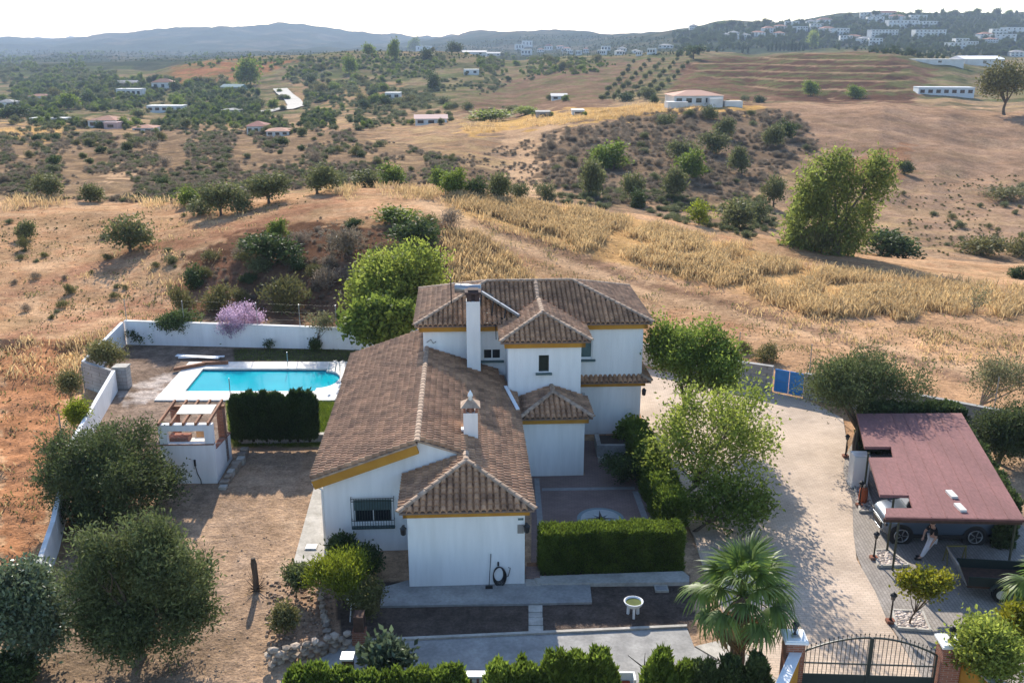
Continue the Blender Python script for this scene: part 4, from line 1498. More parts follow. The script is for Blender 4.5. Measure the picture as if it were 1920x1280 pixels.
def stone_wall(label, pts, h_, rows, size):
    o = thing('stone_wall', label, 'stone wall', pts[0])
    o0 = Vector(pts[0])
    for a, b in zip(pts[:-1], pts[1:]):
        a, b = Vector(a), Vector(b)
        Ln = (b - a).length
        for r_ in range(rows):
            n_ = max(1, int(Ln / size))
            for k in range(n_):
                p = a.lerp(b, (k + .5 + (r_ % 2) * .4 - .2 + rnd.uniform(-.1, .1)) / n_) - o0
                s_ = link('stone', STONES[rnd.randrange(6)], o)
                s_.location = (p.x + rnd.uniform(-.05, .05), p.y + rnd.uniform(-.05, .05), (r_ + .35) * h_ / rows)
                s_.scale = (size * rnd.uniform(.95, 1.35), size * rnd.uniform(.8, 1.3), h_ / rows * rnd.uniform(1.1, 1.6))
                s_.rotation_euler = (rnd.uniform(-.15, .15), rnd.uniform(-.15, .15), math.atan2((b - a).y, (b - a).x) + rnd.uniform(-.3, .3))
    return o


stone_wall('dry stone wall in front of the yellow shrub, its face in shade', [gp(503, 1247), gp(560, 1236), gp(655, 1212)], .62, 4, .30)
stone_wall('crumbling row of pale stones left of the yellow shrub', [gp(618, 1205), gp(606, 1150), gp(600, 1105)], .22, 2, .26)
# rubble around
RB = []
for k in range(420):
    p = gp(rnd.uniform(500, 625), rnd.uniform(1090, 1225))
    RB.append((p[0], p[1], rnd.uniform(.03, .09)))
for k in range(160):
    p = gp(rnd.uniform(300, 600), rnd.uniform(1000, 1270))
    RB.append((p[0], p[1], rnd.uniform(.02, .05)))


def pebbles(name, lst, m, zoff=None):
    bm = bmesh.new()
    bmesh.ops.create_icosphere(bm, subdivisions=1, radius=1)
    bv = np.array([v.co for v in bm.verts])
    bf = np.array([[v.index for v in f.verts] for f in bm.faces])
    bm.free()
    n_ = len(lst)
    A_ = np.array(lst)
    sc = rng.uniform(.6, 1.3, (n_, 1, 3)) * np.array([1, 1, .7]) * A_[:, None, 2:3]
    z = height(A_[:, 0], A_[:, 1]) if zoff is None else np.full(n_, zoff)
    c = np.stack([A_[:, 0], A_[:, 1], z + A_[:, 2] * .25], -1)[:, None]
    V = (bv[None] * sc + c).reshape(-1, 3)
    F = (bf[None] + (np.arange(n_) * len(bv))[:, None, None]).reshape(-1, 3)
    return link(name, np_mesh(name, V, F, m), kind='stuff')


pebbles('rubble', RB, mat('rubble_stone', (.34, .24, .165), (.24, .165, .115), scale=5, island=.3))
# piers
t = thing('brick_pier', 'red brick garden pier in the shade behind the glossy plant', 'pier', gp(675, 1205))
MB().box(-.22, .22, -.2, .2, -.1, .5).build('shaft', MT['brick'], t)
MB().box(-.16, .16, -.14, .3, .5, 1.05).build('shadow_box', MT['wood_dark'], t)  # dark box in place of the shadow above the pier
t = thing('fence_pillar', 'dark pillar with white cap near the bottom thuja hedge', 'pillar', gp(654, 1272))
MB().box(-.16, .16, -.16, .16, -.1, .78).build('shaft', MT['wood_dark'], t)
MB().box(-.2, .2, -.2, .2, .78, .85).build('cap', MT['white'], t)
t = thing('trellis', 'white wooden trellis frame among the rose shrub', 'trellis', gp(663, 1165))
m = MB()
for x in (-.12, .06):
    m.obox((x, 0, 0), (x + .1, .05, 1.0), .03, .03)
m.build('upright', MT['white'], t)
m = MB()
for z in (.7, .85):
    m.obox((-.2, .03, z), (.4, .03, z), .03, .05)
m.build('slat', MT['white'], t)
for px in (890, 1400):
    q = gp(px, 1262, .9)
    t = thing('fence_pier', 'brick fence pier with white top and slats showing between thuja shrubs' if px == 890 else 'brick fence wall with white coping beside the palm', 'fence', (q[0], q[1], 0))
    MB().box(-.34, .34, -.1, .1, -.2, .84).build('brickwork', MT['brick'], t)
    MB().box(-.4, .4, -.14, .14, .84, .9).build('coping', MT['white'], t)
    for k in range(3):
        MB().box(-.3 + k * .22, -.16 + k * .22, -.16, -.101, .55, .8).build('slat', MT['awning'], t)
q = gp(1172, 1262, .7)
t = thing('meter_box', 'white open service box with a red pipe at the bottom edge', 'box', (q[0], q[1] - .1, 0))
m = MB(); m.box(-.3, .3, -.2, .2, -.2, .12); m.box(-.3, -.24, -.2, .2, .12, .7); m.box(.24, .3, -.2, .2, .12, .7); m.box(-.24, .24, .14, .2, .12, .7); m.build('box_body', MT['white'], t)
m = MB(); m.box(-.1, .15, -.1, .1, .12, .45); m.build('valve', mat('red_paint', (.35, .07, .03)), t)
m = MB(); m.obox((-.9, -.1, .1), (-.2, .1, .75), .05, .05); m.build('pipe', MT['metal'], t)

# --- entrance: pillars, gate, walls
GLp, GRp = gp(1490, 1190, 2.15), gp(1783, 1199, 2.15)
gdir = math.atan2(GRp[1] - GLp[1], GRp[0] - GLp[0])


def lantern(parent, z, s=1.0):
    m = MB(); m.lathe([(.09 * s, 0), (.05 * s, .03 * s), (.03 * s, .14 * s), (.05 * s, .16 * s)], 8, (0, 0, z)); m.build('lantern_foot', MT['black'], parent)
    m = MB(); m.lathe([(.06 * s, .16 * s), (.11 * s, .36 * s)], 6, (0, 0, z)); m.build('lantern_glass', MT['glass'], parent)
    m = MB(); m.lathe([(.14 * s, .36 * s), (.08 * s, .45 * s), (.02 * s, .49 * s), (.0, .54 * s)], 6, (0, 0, z)); m.build('lantern_roof', MT['black'], parent)


for P_, lab in ((GLp, 'brick gate pillar with white cap and lantern left of the iron gate'), (GRp, 'brick gate pillar with white cap right of the iron gate')):
    t = thing('gate_pillar', lab, 'pillar', (P_[0], P_[1], 0), gdir)
    MB().box(-.27, .27, -.27, .27, -.3, 2.05).build('shaft', MT['brick'], t)
    m = MB(); m.box(-.34, .34, -.34, .34, 2.05, 2.12); m.box(-.30, .30, -.30, .30, 2.12, 2.16); m.build('cap', MT['white'], t)
    m = MB(); m.box(-.12, .12, -.16, -.02, 2.16, 2.19); m.build('plinth', MT['concrete'], t)
    lantern(t, 2.17, .9)
A_, B_ = Vector((GLp[0], GLp[1], 0)), Vector((GRp[0], GRp[1], 0))
gate = thing('iron_gate', 'arched dark green iron double gate across the driveway', 'gate', A_, gdir)
GW = (B_ - A_).length
x0, x1 = .33, GW - .33
xm = (x0 + x1) / 2
top = lambda x: 1.62 + .52 * (1 - ((x - xm) / (xm - x0)) ** 2)
for k in range(2):
    a, b = (x0, xm - .03) if k == 0 else (xm + .03, x1)
    m = MB()
    fx = [a + (b - a) * i / 10 for i in range(11)]
    for i in range(10):
        m.obox((fx[i], 0, top(fx[i])), (fx[i + 1], 0, top(fx[i + 1])), .035, .05)
    for x in (a, b):
        m.obox((x, 0, .05), (x, 0, top(x)), .055, .055, (1, 0, 0))
    for z in (.12, 1.28 - .05, .62):
        m.obox((a, 0, z), (b, 0, z), .03, .04)
    lf = m.build('gate_leaf', MT['iron'], gate)
    m = MB(); m.box(a, b, -.01, .01, .12, .86); m.build('panel', MT['iron'], lf)
    nb = 15
    for i in range(nb):
        x = a + (b - a) * (i + .5) / nb
        m = MB(); m.obox((x, 0, .86), (x, 0, top(x) + .08), .016, .016, (1, 0, 0))
        m.lathe([(.0, 0), (.025, .025), (.0, .09)], 4, (x, 0, top(x) + .08))
        m.build('bar', MT['iron'], lf)
# walls beside the gate
a_, b_ = gp(1797, 1222, 1.75), gp(1885, 1296, 1.75)
wall_run('entrance_wall', 'ochre painted wall with pale coping right of the gate', [(a_[0] + .12, a_[1] - .1), (b_[0], b_[1])], 1.7, .22, MT['ochre'], MT['concrete_pale'])
a_, b_ = gp(1494, 1214, 1.75), gp(1462, 1290, 1.75)
wall_run('entrance_wall', 'white coped wall running towards the viewer left of the gate', [(a_[0], a_[1] - .05), (b_[0], b_[1])], 1.7, .24, MT['ochre'], MT['white'])

# --- lamp posts
for (px, py, lab) in ((1638, 1047, 'short black lamp post beside the middle pebble bed'), (1669, 1166, 'short black lamp post beside the pebble bed of the lemon tree'), (1585, 856, 'short black lamp post left of the leaning olive trunk'), (1611, 948, 'short black lamp post in the shade between olive and carport')):
    t = thing('lamp_post', lab, 'lamp', gp(px, py, .05), group='lamp posts along the driveway')
    MB().box(-.14, .14, -.12, .12, -.05, .11).build('base', MT['brick'], t, bevel=.02)
    m = MB(); m.lathe([(.06, .11), (.035, .2), (.028, .85), (.05, .88)], 8); m.build('post', MT['black'], t, smooth=True)
    m = MB(); m.lathe([(.07, .88), (.10, 1.04)], 6); m.build('lantern_glass', MT['glass'], t)
    m = MB(); m.lathe([(.13, 1.04), (.09, 1.10), (.02, 1.15), (0, 1.2)], 6); m.build('lantern_roof', MT['black'], t)

# --- pebble beds
for pts, lab in (([(1640, 1036), (1664, 1034), (1704, 1063), (1646, 1065)], 'pebble bed with kerb under the carport posts'), ([(1672, 1148), (1728, 1150), (1744, 1186), (1680, 1181)], 'square pebble bed around the lemon tree trunk'), ([(1592, 853), (1616, 862), (1628, 930), (1640, 962), (1612, 962), (1600, 905)], 'long pebble bed at the foot of the leaning olive')):
    P_ = gpl(pts)
    c = Vector((sum(p[0] for p in P_) / len(P_), sum(p[1] for p in P_) / len(P_), 0))
    t = thing('pebble_bed', lab, 'flower bed', c)
    for a, b in zip(P_, P_[1:] + P_[:1]):
        m = MB(); m.obox(Vector(a) - c + Vector((0, 0, .07)), Vector(b) - c + Vector((0, 0, .07)), .08, .14); m.build('kerb', MT['concrete_pale'], t)
    lx, ly_ = [p[0] for p in P_], [p[1] for p in P_]
    lst = []
    while len(lst) < 420:
        x, y = rnd.uniform(min(lx), max(lx)), rnd.uniform(min(ly_), max(ly_))
        if inpoly(np.array([x]), np.array([y]), [(p[0], p[1]) for p in P_])[0]:
            lst.append((x - c.x, y - c.y, rnd.uniform(.04, .085)))
    o = pebbles('pebbles', lst, MT['pebble'], .06)
    o.parent = t

# --- carport
cpz = 2.42
cor = [gp(1660, 968, cpz), gp(1921, 973, cpz), gp(1803, 774, cpz), gp(1606, 775, cpz), gp(1621, 837, cpz), gp(1671, 837, cpz), gp(1675, 857, cpz), gp(1629, 857, cpz), gp(1650, 927, cpz), gp(1704, 928, cpz), gp(1712, 952, cpz), gp(1660, 952, cpz)]
cpo = thing('carport', 'flat red-brown carport roof with two notches over dark posts', 'carport', (cor[0][0], cor[0][1], 0))
c0 = Vector((cor[0][0], cor[0][1], 0))
MB().prism([(p[0] - c0.x, p[1] - c0.y) for p in cor], cpz - .12, cpz).build('roof', MT['carport'], cpo)
for k in range(1, 9):
    f_ = k / 9
    a_ = Vector(cor[0]).lerp(Vector(cor[1]), f_) - c0
    b_ = Vector(cor[3]).lerp(Vector(cor[2]), f_) - c0
    if k <= 2:
        a_, b_ = a_.lerp(b_, .19), a_.lerp(b_, .47)
    m = MB(); m.obox(a_ + Vector((0, 0, .004)), b_ + Vector((0, 0, .004)), .035, .022); m.build('roof_seam', MT['carport'], cpo)
m = MB()
m.obox(Vector((cor[0][0], cor[0][1] + .12, cpz - .2)) - c0, Vector((cor[1][0], cor[1][1] + .12, cpz - .2)) - c0, .08, .14)
m.obox(Vector((cor[2][0], cor[2][1] - .3, cpz - .2)) - c0, Vector((cor[3][0], cor[3][1] - .3, cpz - .2)) - c0, .08, .14)
m.obox(Vector((16.2, 31.5, cpz - .2)) - c0, Vector((18.2, 41, cpz - .2)) - c0, .08, .14)
m.build('joist', MT['wood_dark'], cpo)
m = MB()
m.obox(Vector((cor[0][0], cor[0][1] - .035, cpz - .05)) - c0, Vector((cor[1][0], cor[1][1] - .035, cpz - .05)) - c0, .06, .09)
m.build('gutter', mat('dark_red_fascia', (.16, .07, .065), (.11, .05, .045), scale=3), cpo)
for x, y in ((14.12, 31.46), (14.42, 32.82), (14.95, 37.0), (15.9, 40.9), (20.4, 40.9), (18.3, 31.3), (19.4, 36.2)):
    m = MB(); m.tube([(x - c0.x, y - c0.y, -.1), (x - c0.x, y - c0.y, cpz - .12)], .045, 8); m.build('post', mat('olive_steel', (.07, .07, .045)), cpo)
for px, py in ((1784, 928), (1800, 953)):
    q = Vector(gp(px, py, cpz)) - c0
    MB().box(q.x - .12, q.x + .12, q.y - .28, q.y + .28, cpz, cpz + .09).build('roof_vent', MT['stone_white'], cpo)
t = thing('storage_cabinet', 'white cabinet under the far notch of the carport', 'cabinet', (15.25, 38.6, .045))
MB().box(-.35, .35, -.3, .3, 0, 1.5).build('cabinet_body', MT['plaster_old'], t)
MB().box(-.33, .33, -.325, -.3, .05, 1.45).build('door', MT['white'], t)
t = thing('gas_bottle', 'red gas bottle below the edge of the carport roof', 'gas bottle', (14.9, 36.9, .045))
MB().lathe([(.16, 0), (.18, .05), (.18, .6), (.12, .72)], 12).build('bottle', mat('orange_red_paint', (.45, .12, .05)), t, smooth=True)
MB().lathe([(.09, .7), (.09, .85)], 8).build('collar', MT['metal'], t)
# ------------------------------------------------------------------ vegetation
def leaves(C, nleaf, sig, Ln, Wd, up=.3, outw=.5, center=None, g=None, flat=1.0):
    """leaf quads scattered round clump centres C"""
    g = g or rng
    C = np.asarray(C, float)
    n = len(C) * nleaf
    P = np.repeat(C, nleaf, 0) + g.normal(0, 1, (n, 3)) * np.array([1, 1, flat]) * (sig if np.isscalar(sig) else np.repeat(np.asarray(sig), nleaf)[:, None])
    D = g.normal(0, 1, (n, 3))
    D /= np.linalg.norm(D, axis=1, keepdims=True)
    if center is not None:
        o = P - np.asarray(center)
        o /= np.linalg.norm(o, axis=1, keepdims=True) + 1e-6
        D = D + o * outw
    D[:, 2] += up
    D /= np.linalg.norm(D, axis=1, keepdims=True)
    W = np.cross(D, g.normal(0, 1, (n, 3)))
    W /= np.linalg.norm(W, axis=1, keepdims=True) + 1e-9
    s = g.uniform(.65, 1.3, (n, 1))
    V = np.stack([P, P + D * Ln * s * .45 + W * Wd * s * .5, P + D * Ln * s, P + D * Ln * s * .45 - W * Wd * s * .5], 1).reshape(-1, 3)
    return V, np.arange(n * 4).reshape(-1, 4)


def clumps(blobs, n, g=None, shell=(.55, 1.0), under=.35):
    g = g or rng
    B = np.array(blobs, float)
    w = (B[:, 3] * B[:, 4] * B[:, 5]) ** .67
    k = g.choice(len(B), n * 2, p=w / w.sum())
    D = g.normal(0, 1, (n * 2, 3))
    D /= np.linalg.norm(D, axis=1, keepdims=True)
    keep = (D[:, 2] > -.3) | (g.uniform(0, 1, n * 2) < under)
    k, D = k[keep][:n], D[keep][:n]
    r = g.uniform(shell[0], shell[1], (len(k), 1)) * (1 + .16 * g.normal(0, 1, (len(k), 1)))
    return B[k, :3] + D * r * B[k, 3:6]


def blobs_for(rx, ry, rz, n, g=None, spread=.62, size=(.38, .6), low=False):
    """a crown made of n uneven lobes inside an ellipsoid centred on the origin"""
    g = g or rng
    out = []
    for i in range(n):
        d = g.normal(0, 1, 3)
        d /= np.linalg.norm(d)
        if d[2] < -.35 and not low:
            d[2] *= -.6
        q = spread * g.uniform(.65, 1.1)
        s = g.uniform(*size)
        out.append((d[0] * rx * q, d[1] * ry * q, d[2] * rz * q, rx * s, ry * s, rz * s))
    out.append((0, 0, -.1 * rz, rx * .5, ry * .5, rz * .5))
    return out


def branch_pts(a, b, bend=.15, n=5):
    a, b = Vector(a), Vector(b)
    Ln = (b - a).length
    off = Vector((rnd.uniform(-1, 1), rnd.uniform(-1, 1), rnd.uniform(-.2, .5))) * Ln * bend
    return [a.lerp(b, t) + off * math.sin(math.pi * t) for t in np.linspace(0, 1, n)]


def trunk_mesh(cc, blobs, r0, fork=.45, nl=6, m=None, start=(0, 0, 0), smooth=True, sunk=.25):
    """tapered trunk from the ground with limbs into the lobes of a crown centred at cc"""
    mb = MB()
    cc = Vector(cc)
    st = Vector(start)
    fk = st.lerp(cc + Vector((0, 0, -.2 * (cc.z - st.z))), fork)
    pts = branch_pts(st, fk, .08, 5)
    mb.tube([st + Vector((0, 0, -sunk))] + pts, [r0 * 1.5, r0 * 1.25, r0 * 1.0, r0 * .9, r0 * .82, r0 * .75], 9, False)
    for b in sorted(blobs, key=lambda q: -q[3])[:nl]:
        e = cc + Vector(b[:3])
        p = branch_pts(fk, e, .12, 5)
        mb.tube(p, [r0 * .62, r0 * .45, r0 * .32, r0 * .2, r0 * .08], 6, False)
        for j in range(2):
            e2 = e + Vector((rnd.uniform(-1, 1) * b[3], rnd.uniform(-1, 1) * b[4], rnd.uniform(-.2, .9) * b[5]))
            mb.tube(branch_pts(p[3], e2, .1, 4), [r0 * .2, r0 * .14, r0 * .09, r0 * .04], 4, False)
    return mb


def tree(name, label, cat, base, cc, R3, leaf, nc, nl, sig, Ln, Wd, r0=.12, bark='bark', nb=9, fork=.45, limbs=6, up=.3, outw=.5,
         group=None, shell=(.45, 1.0), spread=.62, size=(.42, .62), under=.75, start=None, extra=None, seed=None, low=False):
    """base: world point; cc: crown centre relative to base; R3: crown radii"""
    g = np.random.default_rng(seed if seed is not None else rnd.randrange(10 ** 6))
    t = thing(name, label, cat, base, 0, group)
    bl = blobs_for(*R3, nb, g, spread, size, low)
    if extra == 'skirt':
        extra = [(.62 * R3[0] * math.cos(a), .62 * R3[1] * math.sin(a), -.52 * R3[2] * g.uniform(.8, 1.15), .42 * R3[0], .42 * R3[1], .34 * R3[2]) for a in np.linspace(.3, 6.3, 8)]
    if extra:
        bl += extra
    if r0:
        trunk_mesh(cc, bl, r0, fork, limbs, start=start or (0, 0, 0)).build('trunk', MT[bark], t, smooth=True)
    C = clumps(bl, int(nc * 1.5), g, shell, under) + np.array(cc)
    C = C[C[:, 2] > .05]
    V, F = leaves(C, int(nl * 1.15), sig, Ln, Wd, up, outw, np.array(cc) - np.array([0, 0, R3[2] * .3]), g)
    link('crown', np_mesh('crown', V, F, LF[leaf]), t)
    return t


def box_from_px(bbox, Y):
    """crown centre (world) and half sizes for a picture box at distance Y"""
    x0, y0, x1, y1 = bbox
    c = Vector(at((x0 + x1) / 2, (y0 + y1) / 2, Y))
    dep = c.y * CP - (c.z - CAMH) * SP
    s = FPX / dep
    return c, (x1 - x0) / 2 / s, (y1 - y0) / 2 / s


def ptree(name, label, cat, bpx, bbox, leaf, nc, nl, sig, Ln, Wd, base=None, dy=0, z=None, ry=1.0, rzk=1.0, **kw):
    b = base or (gp(*bpx, z) if z is not None else ground(*bpx))
    c, rx, rz_ = box_from_px(bbox, b[1] + dy)
    return tree(name, label, cat, b, tuple(c - Vector(b)), (rx, rx * ry, rz_ * rzk), leaf, nc, nl, sig, Ln, Wd, **kw)


# near trees of the plot
ptree('olive_tree', 'large round dark olive tree beside the white barbecue pavilion', 'tree', (212, 958), (82, 785, 338, 960), 'olive_dark', 900, 36, .19, .15, .055, extra='skirt', r0=.2, nb=20, low=True, under=1, size=(.3, .46), z=0, ry=.9, spread=.76)
ptree('olive_tree', 'big grey-green olive tree in the lower left corner with its trunk visible', 'tree', (264, 1232), (148, 968, 393, 1222), 'olive', 950, 36, .19, .15, .05, extra='skirt', r0=.16, nb=20, low=True, under=1, size=(.3, .46), spread=.78, z=0, ry=.9, fork=.35, up=.5)
ptree('evergreen_tree', 'tree with pale glossy leaves at the left edge below the boundary wall', 'tree', (62, 1262), (-25, 1040, 158, 1245), 'silver', 620, 26, .2, .15, .075, r0=.12, nb=13, low=True, under=1, z=-.3, ry=.8)
ptree('bush', 'low deep green bush in the lower left corner', 'bush', (30, 1300), (-30, 1222, 72, 1300), 'dark', 160, 26, .16, .14, .08, r0=.05, nb=5, z=-.3)
ptree('mulberry_tree', 'bright green round tree behind the left side of the villa', 'tree', (745, 652), (638, 462, 852, 640), 'bright', 760, 30, .3, .22, .14, r0=.22, nb=16, low=True, under=1, z=.3, ry=.8, base=(-7.6, 59.6, .1))
ptree('fig_tree', 'darker large-leaved fig tree touching the villa wing roof', 'tree', (712, 660), (648, 560, 792, 668), 'green', 330, 24, .24, .28, .2, r0=.14, nb=9, base=(-7.6, 54.0, .4), ry=.75)
ptree('ash_tree', 'dense feathery green tree right of the villa above the paved yard', 'tree', (1279, 845), (1214, 590, 1393, 770), 'green', 560, 24, .26, .17, .085, r0=.13, nb=15, base=(8.0, 44.2, .03), ry=.9, fork=.55, dy=.3, size=(.28, .42), spread=.8, low=True)
ptree('tree_of_heaven', 'airy light green tree spreading over the driveway beside the patio', 'tree', (1310, 990), (1212, 705, 1478, 990), 'bright', 270, 26, .26, .17, .08, r0=.10, nb=17, base=(7.0, 36.6, .03), ry=.8, spread=.85, size=(.2, .36), fork=.5, limbs=10)
ptree('young_tree', 'lower leafy green tree in front of the airy tree by the hedge', 'tree', (1330, 1000), (1250, 890, 1460, 1010), 'green', 130, 22, .22, .17, .085, r0=.07, nb=10, base=(7.3, 34.4, .03), ry=.7, spread=.75, size=(.26, .42))
ptree('olive_tree', 'grey-green olive tree with a leaning trunk shading the carport roof', 'tree', (1612, 862), (1500, 672, 1730, 805), 'olive', 520, 34, .22, .15, .05, base=(16.3, 41.7, .03), r0=.16, nb=13, ry=.75, fork=.5, start=(0, 0, 0), dy=1.2, up=.5)
ptree('olive_tree', 'dark olive tree at the right edge beyond the carport', 'tree', (1880, 900), (1822, 740, 1975, 885), 'olive_dark', 480, 30, .22, .15, .05, base=(22.6, 41.0, 0), r0=.14, nb=11, ry=.85)
ptree('almond_tree', 'sparse pale twiggy tree at the right edge behind the dark olive', 'tree', (1870, 770), (1800, 662, 1950, 770), 'sparse', 190, 18, .28, .13, .06, base=(23.6, 46.5, 0), r0=.09, nb=10, spread=.8, size=(.25, .4), limbs=10, bark='bark_pale')
ptree('lilac_tree', 'lilac flowering tree against the white pool wall', 'tree', (458, 645), (411, 556, 501, 632), 'purple', 230, 20, .17, .1, .055, spread=.8, size=(.22, .36), low=True, under=1, z=PGZ, r0=.06, nb=12, limbs=12, fork=.12, bark='bark', up=.7)
ptree('citrus_tree', 'small dome-shaped dark green tree against the white pool wall', 'tree', (337, 645), (293, 586, 380, 630), 'dark', 240, 26, .15, .13, .07, z=PGZ, r0=.07, nb=7, under=.2, spread=.5, size=(.45, .6))
ptree('young_tree', 'thin young tree with sparse leaves against the white wall near the fig', 'tree', (592, 655), (568, 585, 630, 625), 'sparse', 50, 14, .2, .15, .07, z=PGZ, r0=.035, nb=6, spread=.8, size=(.25, .4))
ptree('bush', 'light green bush inside the left corner of the pool wall', 'bush', (200, 690), (167, 642, 232, 690), 'khaki', 130, 26, .2, .14, .06, base=(-22.4, 51.8, .4), r0=.04, nb=6)
ptree('bush', 'yellow-green bush outside the left boundary wall', 'bush', (148, 800), (125, 755, 170, 805), 'lime', 90, 26, .18, .13, .05, base=(-21.6, 43.0, -.3), r0=.04, nb=5)
ptree('bush', 'low green bush against the left boundary wall outside', 'bush', (132, 740), (112, 690, 152, 750), 'khaki', 80, 22, .2, .14, .05, base=(-23.6, 47.5, -.3), r0=.04, nb=5)
for i, (x, y, w, h_, lf) in enumerate(((255, 640, 34, 26, 'dark'), (505, 646, 40, 14, 'dark'), (425, 638, 36, 14, 'dark'), (590, 653, 22, 12, 'dark'), (283, 640, 22, 16, 'green'))):
    ptree('flower_bed_shrub', ('loose dark shrub in the left corner of the pool wall', 'low dark mound shrub right of the lilac tree', 'low dark plants left of the lilac tree', 'tiny dark shrub under the thin young tree', 'small green shrub near the left corner of the pool wall')[i], 'shrub', (x, y + 4), (x - w / 2, y - h_, x + w / 2, y + 4), lf, 34, 20, .12, .13, .07, z=PGZ, r0=.02, nb=4)
ptree('yellow_shrub', 'bright yellow-green shrub at the left corner of the villa', 'shrub', (640, 1140), (586, 1030, 690, 1138), 'lime', 330, 26, .13, .13, .035, z=0, r0=.05, nb=9, up=.9, ry=.9, spread=.7)
ptree('rose_bush', 'reddish green rose shrub around the white trellis', 'shrub', (685, 1165), (652, 1080, 716, 1165), 'rose', 130, 22, .13, .09, .06, z=0, r0=.03, nb=7, spread=.75, size=(.3, .45))
ptree('magnolia', 'young plant with white-glinting glossy leaves above the thuja hedge', 'shrub', (722, 1275), (680, 1200, 765, 1275), 'silver', 60, 14, .15, .24, .13, z=0, r0=.03, nb=6, up=.6, limbs=7)
ptree('lemon_tree', 'small lemon tree with yellow-green leaves in a square pebble bed', 'tree', (1705, 1172), (1668, 1068, 1795, 1128), 'lemon', 120, 20, .13, .12, .075, z=.05, r0=.035, nb=11, spread=.9, size=(.18, .3), limbs=9, ry=.5, fork=.4)
ptree('laurel_bush', 'large bright green bush hiding the right gate pillar lantern', 'bush', (1860, 1290), (1792, 1150, 1935, 1290), 'bright', 330, 26, .15, .13, .07, base=(14.6, 23.6, 0), r0=.08, nb=10)
ptree('croton_bush', 'yellow and orange leaved bush at the right edge under the fan palm', 'bush', (1905, 1230), (1878, 1120, 1950, 1240), 'lemon', 130, 20, .15, .22, .08, base=(16.4, 26.0, 0), r0=.05, nb=7)
for i, (x, y, w, h_, lf, bx) in enumerate(((1165, 905, 66, 58, 'dark', (4.9, 38.9, 0)), (1190, 835, 66, 50, 'green', (5.9, 43.2, .3)), (1130, 845, 24, 22, 'dark', (4.6, 42.6, .5)), (700, 1085, 70, 60, 'dark', (-4.9, 31.0, 0)), (648, 1050, 60, 40, 'dark', (-6.3, 31.9, 0)), (555, 1100, 50, 40, 'olive', (-7.6, 29.6, 0)), (535, 1180, 36, 46, 'khaki', (-7.5, 27.6, 0)))):
    ptree('garden_shrub', ('dark rounded shrub in the patio corner near the planter', 'broad-leaved green shrub beside the right wing corner', 'dark potted shrub on the raised planter', 'dark shrub in the shade below the grilled window', 'dark leafy shrub behind the yellow shrub', 'grey-green creeping shrub at the end of the pale pavement', 'dry olive-coloured weed on the rubble strip')[i], 'shrub', (x, y), (x - w / 2, y - h_, x + w / 2, y), lf, 90, 24, .13, .14, .06 if i != 1 else .14, base=bx, r0=.03, nb=6)


# clipped hedges: sprays on a box
def hedge(name, label, p, q, width, h_, leaf, dens, Ln=.13, Wd=.035, parts=1, z0=0.0, ragged=.12):
    p, q = Vector(p), Vector(q)
    t = thing(name, label, 'hedge', p)
    d = (q - p)
    Ld = d.length
    d.normalize()
    s = Vector((-d.y, d.x, 0))
    n = int(dens * (2 * h_ * Ld + width * Ld + 2 * width * h_))
    A = np.array([2 * h_ * Ld, 1.3 * width * Ld, 2 * width * h_])
    f = rng.choice(3, n, p=A / A.sum())
    u, v = rng.uniform(0, 1, n), rng.uniform(0, 1, n)
    sg = rng.choice([-1, 1], n)
    a = np.where(f == 2, (sg + 1) / 2, u) * Ld
    b = np.where(f == 0, sg * .5, np.where(f == 1, u * 0 + v - .5, v - .5)) * width
    c = np.where(f == 1, 1, np.where(f == 0, v, u)) * h_
    bulge = (fbm(a * 1.6 + 3, c * 1.2 + f * 7, 5, 3) - .5) * ragged * 2
    cols = vnoise(a * 4.0, c * .6 + f * 5.0 + (sg + 1) * 9, 8)
    b = b * (1 + bulge / width) - np.where(f == 0, sg * (1 - cols) * .09, 0)
    c = c + np.where(f == 1, (cols - .4) * .16 + bulge * .5, 0)
    P = np.array(d)[None] * a[:, None] + np.array(s)[None] * b[:, None]
    P[:, 2] = c + z0
    V, F = leaves(P, 3, .035, Ln, Wd, 1.1, 0)
    link('foliage', np_mesh('foliage', V, F, LF[leaf]), t)
    m = MB()
    w2 = width * .36
    m.add([tuple(d * .12 - s * w2), tuple(d * (Ld - .12) - s * w2), tuple(d * (Ld - .12) + s * w2), tuple(d * .12 + s * w2)] + [tuple(d * .12 - s * w2 + Vector((0, 0, h_ - .16))), tuple(d * (Ld - .12) - s * w2 + Vector((0, 0, h_ - .16))), tuple(d * (Ld - .12) + s * w2 + Vector((0, 0, h_ - .16))), tuple(d * .12 + s * w2 + Vector((0, 0, h_ - .16)))],
          [(0, 3, 2, 1), (4, 5, 6, 7), (0, 1, 5, 4), (1, 2, 6, 5), (2, 3, 7, 6), (3, 0, 4, 7)])
    m.build('branches', MT['bark_dark'], t)
    return t


hedge('cypress_hedge', 'clipped dark cypress hedge in front of the patio', (1.06, 31.5, 0), (6.25, 31.75, 0), .85, 1.62, 'hedge', 900)
hedge('shade_hedge', 'added unseen hedge behind the carport roof, shading the space below', (16.6, 42.4, 0), (21.2, 42.2, 0), .9, 2.2, 'dark', 260, .2, .09, ragged=.3)  # unseen hedge added so its shadow darkens the space under the carport
hedge('shade_hedge', 'added dark hedge along the right side to shade under the carport roof', (20.6, 41.6, 0), (19.0, 33.0, 0), .7, 1.9, 'dark', 260, .2, .09, ragged=.3)  # second added hedge, placed to darken the carport from the right
hedge('cypress_hedge', 'taller loose hedge along the right side of the patio', (6.35, 33.6, 0), (5.75, 41.6, 0), .8, 1.75, 'hedge', 520, .16, .045, ragged=.3)


